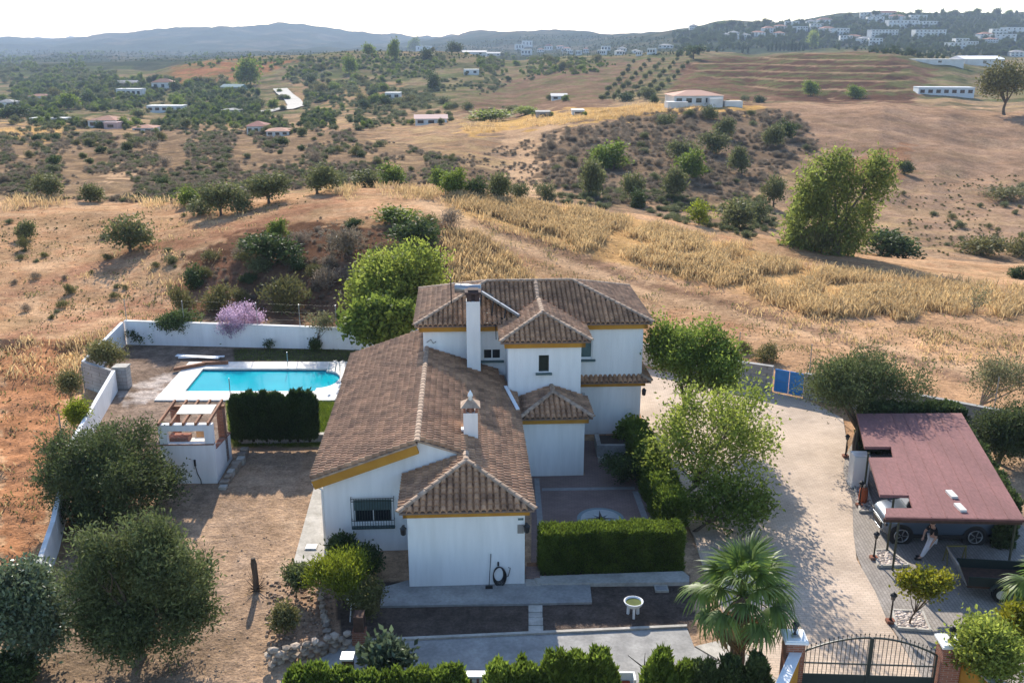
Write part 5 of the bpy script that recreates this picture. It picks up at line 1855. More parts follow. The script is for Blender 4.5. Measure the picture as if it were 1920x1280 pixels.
def cypress(label, base, r, h_, leaf='cypress', dens=2600, name='cypress_tree', group=None, pts=4, Ln=.15, Wd=.04, pw=.5):
    t = thing(name, label, 'tree', base, 0, group)
    n = int(dens * r * h_ * 2)
    z = rng.uniform(0.03, 1, n) ** .9
    th = rng.uniform(0, 2 * math.pi, n)
    prof = np.clip(np.clip(1 - z, 0, 1) ** pw * 1.35, 0, 1) * np.clip(z * 6 + .55, 0, 1)
    lob = .82 + .3 * vnoise(th * 1.6 + 5, z * 3.5, rnd.randrange(999))
    rr = r * prof * lob * rng.uniform(.72, 1.02, n)
    P = np.stack([rr * np.cos(th), rr * np.sin(th), z * h_], -1)
    for k in range(pts):              # several leader tips
        a = rnd.uniform(0, 6.28)
        o = r * rnd.uniform(.1, .55)
        m_ = int(n * .035)
        zz = rng.uniform(.72, 1.06 + .06 * rnd.random(), m_) * h_
        q = np.stack([o * math.cos(a) + rng.normal(0, .05, m_), o * math.sin(a) + rng.normal(0, .05, m_), zz], -1)
        P = np.concatenate([P, q])
    V, F = leaves(P, 3, .03, Ln, Wd, 1.6, 0)
    link('crown', np_mesh('crown', V, F, LF[leaf]), t)
    m = MB(); m.tube([(0, 0, -.1), (0, 0, h_ * .5), (0, 0, h_ * .9)], [.07, .05, .02], 7); m.lathe([(r * .3, .1), (r * .62, .5), (r * .6, h_ * .5), (r * .3, h_ * .8), (.02, h_ * .93)], 8)
    m.build('trunk', MT['bark_dark'], t)
    return t


CYL = ['leftmost tall cypress of the dark row below the pool', 'second cypress from the left in the row below the pool', 'third cypress from the left in the row below the pool', 'fourth cypress of the row, left of the gap', 'short cypress in the gap of the row below the pool', 'tall cypress just right of the gap in the row', 'rightmost cypress of the dark row beside the lawn']
for i, px in enumerate((449, 472, 497, 521, 541, 556, 578)):
    b = gp(px, 829, .4)
    cypress(CYL[i], (b[0], b[1] + .35, .4), .47 if i != 4 else .34, (2.15, 2.2, 2.25, 2.2, 1.95, 2.3, 2.25)[i] * .98, group='cypress row below the pool', pw=.16, pts=7)
# thuja shrubs along the bottom edge
TH = [(555, 1256, .5), (592, 1250, .55), (640, 1256, .5), (690, 1254, .5), (735, 1250, .55), (785, 1246, .6), (838, 1240, .62), (938, 1242, .55), (985, 1236, .6), (1040, 1222, .5), (1085, 1226, .6), (1128, 1224, .5), (1240, 1226, .55), (1285, 1234, .4), (1320, 1230, .5), (1372, 1236, .5), (1420, 1232, .45)]
for i, (px, py, r_) in enumerate(TH):
    p = at(px, py + 12, 23.6)
    neigh = ['at the left end of the bottom hedge row', 'second from the left in the bottom row', 'left of the glossy plant in the bottom row', 'below the glossy plant in the bottom row', 'right below the glossy plant', 'in the bottom row left of the brick pier', 'just left of the brick fence pier', 'just right of the brick fence pier', 'in the bottom row, second right of the brick pier', 'thin and taller, in the middle of the bottom row', 'broad, in the middle of the bottom row', 'left of the white service box', 'right of the white service box', 'small, between two larger ones right of the box', 'left of the palm trunk in the bottom row', 'in front of the palm trunk', 'in the shade right of the palm trunk'][i]
    ztop = max(.9, p[2] - .1 + rnd.uniform(-.16, .12))
    cypress('green thuja shrub ' + neigh, (p[0], 23.6, 0), r_ * rnd.uniform(.95, 1.15), ztop, 'hedge' if i < 14 else 'dark', 1300, 'thuja_shrub', 'thuja shrubs along the bottom edge', 12, .2, .07, .42)


# fan palm
def fan_blade(size, droop, g, nseg=30):
    V, F = [], []
    for k in range(nseg):
        a = (k / (nseg - 1) - .5) * R(255) + g.normal(0, .02)
        L_ = size * (.75 + .25 * math.cos(a * .6)) * g.uniform(.82, 1.08)
        w = size * .062
        d = np.array([math.sin(a), math.cos(a), 0])
        s_ = np.array([math.cos(a), -math.sin(a), 0])
        hang = g.uniform(.6, 1.5)
        for j, t in enumerate((0.02, .38, .62, .84, 1.0)):
            c = d * L_ * t
            c[2] = -droop * hang * L_ * max(0, t - .25) ** 1.7 - (abs(a) * .10) * t * size + (.035 if k % 2 else -.01) * size * min(1, t * 3)
            c[:2] *= 1 - .25 * droop * t * t
            hw = w * (.3, .72, .52, .28, .05)[j]
            o = len(V)
            V += [c - s_ * hw + np.array([0, 0, -.25 * hw]), c + s_ * hw]
            if j:
                F.append((o - 2, o - 1, o + 1, o))
    return np.array(V), np.array(F)


def palm(name, label, base, htrunk, nf, size, lean=(0, 0), dead=14, r0=.2, seed=4):
    g = np.random.default_rng(seed)
    t = thing(name, label, 'palm', base)
    m = MB()
    n = 12
    m.tube([(lean[0] * k / n, lean[1] * k / n, -.2 + (htrunk + .2) * k / n) for k in range(n + 1)], [r0 * (1.25 - .35 * k / n) * (1 + .08 * (k % 2)) for k in range(n + 1)], 12)
    m.build('trunk', MT['bark'], t)
    top = np.array([lean[0], lean[1], htrunk])
    for i in range(nf + dead):
        deadf = i >= nf
        az = i * 2.39996
        el = R(82 - 96 * ((i + .5) / nf) ** 1.0) if not deadf else R(g.uniform(-72, -45))
        pl = size * (.62 + .25 * g.random()) * (1 if not deadf else .8)
        d = np.array([math.cos(el) * math.cos(az), math.cos(el) * math.sin(az), math.sin(el)])
        sag = np.array([0, 0, -.22 * pl * math.cos(el)])
        p0 = top + np.array([0, 0, -.02 * i / nf])
        p1 = p0 + d * pl * .55 + sag * .3
        p2 = p0 + d * pl + sag
        mb = MB(); mb.tube([tuple(p0), tuple(p1), tuple(p2)], [.035, .022, .015], 5)
        fr = mb.build('frond' if not deadf else 'dry_frond', LF['palm'] if not deadf else LF['palm_dry'], t)
        V, F = fan_blade(size * (.54 + .16 * g.random()), .55 + .5 * (i / (nf + dead)) + (.3 if deadf else 0), g)
        y = Vector(p2 - p1).normalized()
        x = y.cross(Vector((0, 0, 1)))
        x = x.normalized() if x.length > 1e-3 else Vector((1, 0, 0))
        z = x.cross(y)
        M = np.array([list(x), list(y), list(z)]).T
        link('blade', np_mesh('blade', V @ M.T + p2, F, LF['palm'] if not deadf else LF['palm_dry']), fr)
    return t


palm('fan_palm', 'tall fan palm with drooping green fronds left of the entrance gate', (6.95, 25.4, 0), 2.75, 28, 1.52, (.05, .1), 9, .2, 4)
palm('fan_palm', 'fan palm at the right edge with spiky fronds over the trailer', (17.6, 27.0, 0), 1.7, 18, 1.5, (0, 0), 6, .2, 9)

# leafless branch, dead stump
t = thing('bare_sapling', 'leafless leaning sapling between thuja shrubs and service box', 'sapling', (4.35, 23.5, 0))
m = MB(); m.tube([(0, 0, 0), (-.1, .1, .8), (-.5, .35, 1.35), (-.95, .6, 1.6)], [.04, .035, .025, .01], 6)
m.tube([(-.1, .1, .8), (-.25, .0, 1.1), (-.2, -.05, 1.3)], [.025, .018, .008], 5)
m.tube([(-.5, .35, 1.35), (-.45, .6, 1.7)], [.02, .006], 5)
m.build('stem', MT['bark_dark'], t)
t = thing('tree_stump', 'dead stump with dry twigs standing alone in the dirt yard', 'stump', ground(481, 1108))
m = MB(); m.tube([(0, 0, -.1), (.01, 0, .5), (-.02, .02, 1.1), (-.03, .02, 1.3)], [.12, .1, .11, .07], 9); m.build('trunk', MT['bark'], t)
m = MB()
for k in range(40):
    a = rnd.uniform(0, 6.28)
    q = Vector((math.cos(a), math.sin(a), rnd.uniform(.2, 1.3))) * rnd.uniform(.25, .55)
    m.tube([(0, 0, .05), tuple(q * .6), tuple(q)], [.012, .008, .003], 4, False)
m.build('twigs', MT['bark_dark'], t)


# grass blades on the lawns, weeds on the dirt
def tufts(name, P, n, Ln, Wd, spread, m, up=1.6):
    V, F = leaves(P, n, spread, Ln, Wd, up, 0, flat=.15)
    V[:, 2] = np.maximum(V[:, 2], -50)
    return link(name, np_mesh(name, V, F, m), kind='stuff')


def scatter(poly, n, z=None, amp=0):
    xs, ys = [p[0] for p in poly], [p[1] for p in poly]
    out = np.zeros((0, 2))
    while len(out) < n:
        q = np.stack([rng.uniform(min(xs), max(xs), n * 2), rng.uniform(min(ys), max(ys), n * 2)], -1)
        out = np.concatenate([out, q[inpoly(q[:, 0], q[:, 1], [(p[0], p[1]) for p in poly])]])
    out = out[:n]
    return np.concatenate([out, height(out[:, 0], out[:, 1])[:, None]], 1)


LF['lawn'] = leafmat('lawn_blade', (.13, .17, .03), (.09, .13, .02), .4, scale=.8)
tufts('grass', np.concatenate([scatter(lawn_pts, 7000), scatter(lawn2, 500)]), 3, .09, .03, .05, LF['lawn'])
wd = scatter([(-16, 22), (-4.8, 22), (-7.4, 30), (-7.5, 42.5), (-12, 42.5), (-13, 36), (-16, 30)], 700)
tufts('dry_weeds', wd, 4, .07, .012, .05, LF['straw'])
# ------------------------------------------------------------------ car, trailer, person
def car(label, base, rz, paint):
    t = thing('parked_car', label, 'car', base, rz)
    # stations along x (front at -x): x, half width at sill, belt, roof; z of bottom, belt, top
    st = [(-2.36, .62, .66, .60, .34, .62, .70), (-2.28, .80, .84, .70, .26, .74, .86), (-2.0, .90, .92, .80, .24, .84, .98), (-1.5, .93, .95, .84, .24, .92, 1.06),
          (-1.05, .93, .955, .84, .24, .97, 1.10), (-.85, .93, .955, .80, .24, .99, 1.16), (-.25, .93, .955, .70, .24, 1.0, 1.58), (.15, .93, .955, .67, .24, 1.02, 1.66),
          (.9, .93, .955, .66, .24, 1.04, 1.68), (1.5, .93, .95, .65, .25, 1.06, 1.65), (1.95, .92, .94, .64, .27, 1.07, 1.58), (2.22, .88, .91, .72, .32, 1.06, 1.16), (2.34, .78, .82, .70, .38, .98, 1.04)]
    fx = lambda x: x if x > -1.5 else -1.5 + (x + 1.5) * .62
    V, F = [], []
    for x, ws, wb, wr, zb, ze, zt in st:
        half = [(ws * .86, zb), (ws, zb + .14), (wb, zb + (ze - zb) * .6), (wb * .985, ze), ((wb * .35 + wr * .65), ze + (zt - ze) * .75), (wr * .86, zt - .015), (0, zt)]
        x = fx(x)
        ring = [(x, -w, z) for w, z in half] + [(x, w, z) for w, z in half[-2::-1]]
        V += ring
    k = len(ring)
    for i in range(len(st) - 1):
        for j in range(k - 1):
            a = i * k + j
            F.append((a, a + 1, a + k + 1, a + k))
        F.append((i * k + k - 1, i * k, (i + 1) * k, (i + 1) * k + k - 1))
    F.append(tuple(range(k)))
    F.append(tuple(range((len(st) - 1) * k + k - 1, (len(st) - 1) * k - 1, -1)))
    mb = MB(); mb.add(V, F)
    bo = mb.build('body', paint, t, smooth=True)
    bo.modifiers.new('sub', 'SUBSURF').levels = 1
    bo.modifiers['sub'].render_levels = 2
    G, B = MT['glass'], MT['black']
    for sg in (-1, 1):
        for x0, x1, u0, u1 in ((-.62, .10, -.18, .14), (.2, 1.0, .22, .98), (1.1, 1.75, 1.06, 1.5)):
            m = MB()
            y0, y1 = sg * .952, sg * .745
            m.add([(x0, y0, 1.06), (x1, y0, 1.08), (u1, y1, 1.50), (u0, y1, 1.50), (x0, y0 - sg * .05, 1.06), (x1, y0 - sg * .05, 1.08), (u1, y1 - sg * .05, 1.50), (u0, y1 - sg * .05, 1.50)],
                  [(0, 1, 2, 3), (7, 6, 5, 4), (0, 4, 5, 1), (1, 5, 6, 2), (2, 6, 7, 3), (3, 7, 4, 0)])
            m.build('window', G, t)
        m = MB(); m.box(-1.85, 2.1, sg * .93 - .02, sg * .93 + .02, .26, .40); m.build('sill_trim', B, t)
        m = MB(); m.box(-.72, -.52, min(sg * .95, sg * 1.1), max(sg * .95, sg * 1.1), 1.05, 1.19); m.build('mirror', paint, t, bevel=.03)
        m = MB(); m.obox((-.1, sg * .6, 1.70), (1.6, sg * .6, 1.69), .04, .04); m.build('roof_rail', MT['metal'], t)
        m = MB(); m.box(fx(-2.33) - .01, fx(-2.1), min(sg * .55, sg * .82), max(sg * .55, sg * .82), .68, .80); m.build('headlight', MT['glass'], t, bevel=.02)
        m = MB(); m.box(2.2, 2.33, min(sg * .5, sg * .84), max(sg * .5, sg * .84), .88, 1.0); m.build('tail_light', mat('red_lens', (.3, .02, .02), rough=.2), t, bevel=.02)
        for dx in (.12, 1.02):
            m = MB(); m.box(dx - .1, dx + .1, sg * .965 - .012, sg * .965 + .012, .93, .96); m.build('door_handle', paint, t)
        for x in (-1.42, 1.42):
            m = MB(); m.tube([(x, sg * .70, .355), (x, sg * .955, .355)], .47, 24); m.build('wheel_arch', B, t)
            m = MB(); m.tube([(x, sg * .74, .36), (x, sg * .76, .36), (x, sg * .95, .36), (x, sg * .975, .36)], [.33, .36, .36, .33], 28)
            w = m.build('wheel', MT['rubber'], t)
            m = MB()
            for s5 in range(5):
                a = s5 * 2 * math.pi / 5
                m.obox((x + .04 * math.cos(a), sg * .98, .36 + .04 * math.sin(a)), (x + .27 * math.cos(a), sg * .985, .36 + .27 * math.sin(a)), .025, .07, (0, 1, 0))
            m.tube([(x + .26 * math.cos(a), sg * .975, .36 + .26 * math.sin(a)) for a in np.linspace(0, 2 * math.pi, 25)], .022, 6, False)
            m.build('rim', MT['rim'], w)
    m = MB()
    m.add([(-.98, -.72, 1.125), (-.98, .72, 1.125), (-.30, .60, 1.565), (-.30, -.60, 1.565)], [(0, 1, 2, 3)])
    m.v = [(x, y, z + .035) for x, y, z in m.v]
    m.build('windscreen', G, t)
    m = MB(); m.box(fx(-2.39) - .01, fx(-2.28), -.45, .45, .42, .66); m.build('grille', B, t, bevel=.02)
    return t


cpaint = mat('grey_blue_car_paint', (.095, .12, .155), rough=.25, spec=.6, metal=.3)
car('grey-blue SUV parked under the carport with its bonnet in the sun', (16.6, 34.3, .045), R(-2), cpaint)

tr_ = thing('utility_trailer', 'dark utility trailer with mesh tail ramp and pale spare wheel under the palm', 'trailer', (17.2, 30.1, .045), R(-6))
MB().box(-1.15, 1.25, -.65, .65, .42, .5).build('bed', MT['wood_dark'], tr_)
m = MB()
for y in (-.65, .63):
    m.box(-1.15, 1.25, y, y + .03, .5, .85)
m.box(1.22, 1.25, -.62, .63, .5, .85)
m.build('side_board', MT['iron'], tr_)
m = MB()
for k in range(9):
    y = -.6 + k * .15
    m.obox((-1.18, y, .5), (-1.55, y, 1.3), .012, .012)
for k in range(7):
    q = k / 6
    m.obox((-1.18 - .37 * q, -.62, .5 + .8 * q), (-1.18 - .37 * q, .62, .5 + .8 * q), .014, .014)
m.obox((-1.18, -.62, .5), (-1.55, -.62, 1.3), .04, .04)
m.obox((-1.18, .62, .5), (-1.55, .62, 1.3), .04, .04)
m.obox((-1.55, -.62, 1.3), (-1.55, .62, 1.3), .04, .04)
m.build('ramp', MT['metal'], tr_)
for y in (-.82, .66):
    m = MB(); m.tube([(-.05, y, .3), (-.05, y + .16, .3)], .3, 20); w = m.build('wheel', MT['rubber'], tr_)
    m = MB(); m.tube([(-.05, y - .012, .3), (-.05, y + .01, .3)], .17, 16); m.build('hub', MT['stone_white'], w)
    m = MB(); m.tube([(-.05 + .36 * math.cos(a), y + .08, .3 + .36 * math.sin(a)) for a in np.linspace(.3, 2.84, 8)], .07, 5); m.build('mudguard', MT['iron'], tr_)
m = MB(); m.obox((1.25, 0, .44), (2.1, 0, .44), .07, .07); m.build('drawbar', MT['iron'], tr_)
wb_ = thing('work_trestle', 'olive-yellow metal trestle standing beside the person', 'trestle', (16.25, 31.95, .045))
m = MB(); m.obox((0, 0, .72), (.75, 0, .72), .05, .05); m.build('top_rail', mat('mustard_paint', (.20, .17, .05)), wb_)
for x in (.03, .72):
    for y in (-.18, .18):
        m = MB(); m.obox((x, y, 0), (x, 0, .72), .035, .035); m.build('leg', mat('mustard_paint_leg', (.16, .14, .05)), wb_)


def skin_mesh(name, J, E, m, parent, sub=2, root=0):
    me = bpy.data.meshes.new(name)
    me.from_pydata([j[:3] for j in J], E, [])
    o = link(name, me, parent)
    me.materials.append(m)
    sk = o.modifiers.new('skin', 'SKIN')
    for i, j in enumerate(J):
        v = me.skin_vertices[0].data[i]
        r_ = j[3]
        v.radius = r_ if isinstance(r_, tuple) else (r_, r_)
        v.use_root = i == root
    s_ = o.modifiers.new('sub', 'SUBSURF')
    s_.levels = 1
    s_.render_levels = sub
    sk.use_smooth_shade = True
    return o


SKINM = mat('skin', (.42, .25, .18), rough=.6)
pe = thing('person', 'person in black shirt and pale trousers leaning forward beside the parked car', 'person', (15.45, 32.25, .045), R(-8))
# facing the camera-left, hips resting back, torso bent forward
hipL, hipR = (.36, -.09, .88), (.36, .11, .88)
J = [(.38, .01, .92, (.13, .15)), (.36, -.04, 1.12, (.115, .145)), (.31, -.10, 1.32, (.11, .17)), (.28, -.13, 1.42, (.07, .10)), (.24, -.18, 1.50, .055), (.21, -.22, 1.60, (.085, .09)), (.19, -.25, 1.70, (.085, .085)),
     (.34, -.30, 1.36, .065), (.36, -.34, 1.10, .048), (.24, -.38, .90, .035), (.20, -.40, .82, .03),
     (.26, .10, 1.36, .065), (.10, .14, 1.12, .048), (.02, -.02, .98, .035), (.0, -.08, .93, .03),
     (hipL[0], hipL[1], hipL[2], .105), (.18, -.08, .50, .07), (.0, -.07, .10, .045), (-.14, -.09, .04, .04),
     (hipR[0], hipR[1], hipR[2], .105), (.24, .12, .48, .07), (.10, .13, .10, .045), (-.04, .12, .04, .04)]
E = [(0, 1), (1, 2), (2, 3), (3, 4), (4, 5), (5, 6), (2, 7), (7, 8), (8, 9), (9, 10), (2, 11), (11, 12), (12, 13), (13, 14), (0, 15), (15, 16), (16, 17), (17, 18), (0, 19), (19, 20), (20, 21), (21, 22)]
# five fingers on each hand
for hb, d, side in ((10, Vector((-.25, -.15, -1)), Vector((0, 1, 0))), (14, Vector((-.5, -.6, -.6)), Vector((.7, -.7, 0)))):
    hp = Vector(J[hb][:3])
    d = d.normalized()
    for k in range(5):
        off = side * (.022 * (k - 1.5)) if k < 4 else side * -.045
        ln = (.075, .085, .08, .065, .05)[k]
        a = hp + off * .8 + d * (.03 if k < 4 else .0)
        b2 = a + d * ln * .55 + (side * -.02 if k == 4 else Vector((-.006, 0, 0)))
        c = b2 + (d + Vector((-.25, -.1, 0))).normalized() * ln * .45
        i0 = len(J)
        J += [(*a, .011), (*b2, .009), (*c, .008)]
        E += [(hb, i0), (i0, i0 + 1), (i0 + 1, i0 + 2)]
body = skin_mesh('body', J, E, SKINM, pe)
TJ = [(.38, .01, .93, (.145, .165)), (hipL[0], hipL[1], hipL[2], .118), (.18, -.08, .50, .088), (.02, -.07, .13, .072), (hipR[0], hipR[1], hipR[2], .118), (.24, .12, .48, .088), (.12, .13, .13, .072)]
skin_mesh('trousers', TJ, [(0, 1), (1, 2), (2, 3), (0, 4), (4, 5), (5, 6)], mat('pale_grey_cloth', (.55, .56, .60), rough=.95), pe)
SJ = [(.38, .01, .96, (.145, .165)), (.36, -.04, 1.14, (.13, .16)), (.31, -.10, 1.33, (.125, .185)), (.285, -.13, 1.41, (.085, .115)), (.34, -.30, 1.36, .082), (.36, -.33, 1.17, .068), (.26, .10, 1.36, .082), (.14, .135, 1.18, .068)]
skin_mesh('shirt', SJ, [(0, 1), (1, 2), (2, 3), (2, 4), (4, 5), (2, 6), (6, 7)], mat('black_cloth', (.014, .014, .015), rough=.95), pe)
m = MB(); m.lathe([(.095, -.02), (.10, .04), (.075, .09), (.0, .115)], 12, (.205, -.225, 1.67)); m.build('hair', mat('brown_hair', (.05, .03, .02)), pe, smooth=True)
m = MB(); m.lathe([(0, -.02), (.014, 0), (0, .03)], 6, (.12, -.31, 1.62)); m.build('nose', SKINM, pe)
for s_ in (-1, 1):
    m = MB(); m.lathe([(0, -.012), (.013, 0), (0, .012)], 6, (.135 + .035 * s_, -.29 - .03 * s_, 1.655)); m.build('eye', MT['black'], pe)
    m = MB(); m.lathe([(0, -.025), (.02, 0), (0, .03)], 6, (.21 + .07 * s_, -.22 - .065 * s_, 1.635)); m.build('ear', SKINM, pe)
m = MB(); m.obox((.12, -.275, 1.575), (.165, -.305, 1.575), .012, .01); m.build('mouth', mat('lip', (.25, .09, .07)), pe)
for (x, y) in ((-.08, -.08), (.02, .125)):
    m = MB(); m.box(x - .14, x + .12, y - .05, y + .05, 0, .09); m.build('shoe', MT['black'], pe, bevel=.03)
# ------------------------------------------------------------------ hillsides: trees, shrubs, grass, houses
def proto(leaf, R3, nb, nc, nl, sig, Ln, Wd, r0, cz, fork=.45, up=.3, bark='bark', seed=1, spread=.6, size=(.4, .6), limbs=5, low=True):
    g = np.random.default_rng(seed)
    bl = blobs_for(*R3, nb, g, spread, size, low)
    tm = trunk_mesh((0, 0, cz), bl, r0, fork, limbs).mesh('trunk', MT[bark], True) if r0 else None
    C = clumps(bl, int(nc * 1.5), g, (.5, 1.0), .9) + np.array([0, 0, cz])
    C = C[C[:, 2] > .03]
    V, F = leaves(C, nl, sig, Ln, Wd, up, .5, (0, 0, cz - R3[2] * .3), g)
    return np_mesh('crown', V, F, LF[leaf]), tm


# unit prototypes: about 2 wide, 2 high (crown radius 1)
PR = {
    'olive': [proto('olive_far', (1, 1, .82), 11, 120, 14, .13, .17, .075, .07, .98, seed=s) for s in (1, 2, 3)],
    'round': [proto('olive_far', (1, 1, .9), 8, 130, 14, .13, .16, .08, .05, .85, seed=s) for s in (4, 5)],
    'green': [proto('green', (1, 1, .9), 8, 120, 14, .13, .17, .085, .05, .85, seed=s) for s in (6, 7)],
    'bright': [proto('bright', (1, 1, .9), 8, 110, 13, .14, .17, .085, .05, .9, seed=8)],
    'dark': [proto('dark', (1, 1, .85), 8, 120, 14, .13, .17, .085, .05, .8, seed=s) for s in (9, 10)],
    'khaki': [proto('khaki', (1, 1, .7), 7, 90, 12, .13, .17, .06, .04, .65, seed=s, up=.7) for s in (11, 12)],
    'scrub': [proto('scrub', (1, 1, .65), 7, 80, 12, .14, .2, .04, 0, .55, seed=s, up=.6) for s in (13, 14)],
    'sg': [proto('scrubgreen', (1, 1, .7), 7, 80, 12, .14, .19, .07, 0, .6, seed=s) for s in (15, 16, 17)],
    'lime': [proto('lime', (1, 1, .8), 7, 90, 12, .13, .17, .08, .05, .9, seed=18)],
    'pine': [proto('dark', (1, 1, .5), 8, 110, 14, .12, .17, .06, .06, 1.4, seed=19, fork=.7)],
    'bare': [proto('sparse', (1, 1, .7), 8, 26, 10, .16, .14, .06, .05, 1.1, seed=20, bark='bark_pale', spread=.85, size=(.2, .35), limbs=9)],
}


TOPZ = {}


def plant(kind, label, base, w, h_, name='shrub', cat='shrub', group=None):
    """w: full width, h_: full height in metres"""
    cm, tm = rnd.choice(PR[kind])
    if cm.name not in TOPZ:
        TOPZ[cm.name] = max(v.co.z for v in cm.vertices)
    top = TOPZ[cm.name]
    s = w / 2.1
    sz = h_ / (top * 1.02)
    t = thing(name, label, cat, base, rnd.uniform(0, 6.28), group)
    t.scale = (s, s, sz)
    link('crown', cm, t)
    if tm:
        link('trunk', tm, t)
    return t


def pplant(kind, label, px, py, w, h_, name='shrub', cat='shrub', group=None):
    """stands on the ground at photo point (px, py); size in photo pixels"""
    b = ground(px, py)
    dep = b[1] * CP - (b[2] - CAMH) * SP
    s = dep / FPX
    return plant(kind, label, (b[0], b[1], b[2] - .05), w * s, h_ * s / .93, name, cat, group)


LM = [('the lone sloping olive', 245, 435), ('the far left round olive', 90, 345), ('the twin crest olives', 455, 370), ('the tall crest olive', 595, 335),
      ('the red bank', 600, 500), ('the mulberry crown', 745, 480), ('the lilac tree top', 456, 560), ('the upper left bank lip', 480, 450), ('the grassy knoll', 760, 360), ('the ravine tree row', 895, 350), ('the tall ravine olive', 1105, 332), ('the pale sandy gully', 985, 310),
      ('the ravine floor olive', 1264, 345), ('the big eucalyptus', 1570, 375), ('the far brown scrub patch', 1840, 455), ('the ploughed field', 1650, 250),
      ('the white crest villa', 1300, 180), ('the dark red roofed house', 490, 240), ('the brown roofed white house', 205, 228), ('the long white valley house', 314, 205),
      ('the pillared valley house', 247, 175), ('the tall conifer-like tree', 470, 135), ('the pale valley road', 545, 190), ('the pink farmhouse', 808, 224),
      ('the yellow-green thicket', 930, 218), ('the wooded hilltop', 770, 98), ('the sunken lane', 870, 155), ('the grey warehouse', 440, 166), ('the left valley edge', 20, 190),
      ('the sandy gap', 225, 310), ('the bare left slope', 60, 520), ('the scrub slope crest', 1340, 220), ('the far right mound', 1880, 370), ('the orchard foot', 1140, 190),
      ('the brown ploughed hill', 1010, 150), ('the lower crescent block', 1700, 70), ('the skyline block', 1660, 30), ('the left skyline shoulder', 1400, 40), ('the skyline notch', 1530, 36), ('the far right skyline', 1860, 24), ('the long skyline block', 1740, 40), ('the far hamlet', 1090, 98), ('the far right villas', 1870, 80), ('the mid hill houses', 1480, 60)]
ADJ = {'olive': 'dark olive', 'round': 'dark rounded', 'green': 'mid-green', 'bright': 'light green', 'dark': 'deep green', 'khaki': 'tawny', 'scrub': 'grey twiggy', 'sg': 'grey-green', 'lime': 'yellow-green', 'pine': 'dark flat-topped', 'bare': 'bare'}
ORD = ['nearest', 'second', 'third', 'fourth', 'fifth', 'sixth', 'seventh', 'eighth', 'ninth', 'tenth', 'eleventh', 'twelfth', 'thirteenth', 'fourteenth', 'fifteenth', 'sixteenth']
PEND = []


def locate(o, what, px, py):
    PEND.append((o, what, px, py))


def settle_labels():
    B = {}
    for o, what, px, py in PEND:
        n_, x, y = min(LM, key=lambda q: (q[1] - px) ** 2 + (2.2 * (q[2] - py)) ** 2)
        dx, dy = px - x, 2.2 * (py - y)
        if abs(dx) > 2.4 * abs(dy):
            dr = 'right of' if dx > 0 else 'left of'
        elif abs(dy) > 2.4 * abs(dx):
            dr = 'below' if dy > 0 else 'above'
        else:
            dr = ('lower ' if dy > 0 else 'upper ') + ('right of' if dx > 0 else 'left of')
        B.setdefault((what, dr, n_), []).append((dx * dx + dy * dy, o))
    for (what, dr, n_), l in B.items():
        l.sort(key=lambda q: q[0])
        for i, (d, o) in enumerate(l):
            side = dr if ' ' not in dr or dr in ('right of', 'left of') else dr
            if len(l) == 1:
                o['label'] = what + ' ' + side + ' ' + n_
            else:
                o['label'] = what + ', ' + ORD[min(i, 15)] + ' one ' + side + ' ' + n_


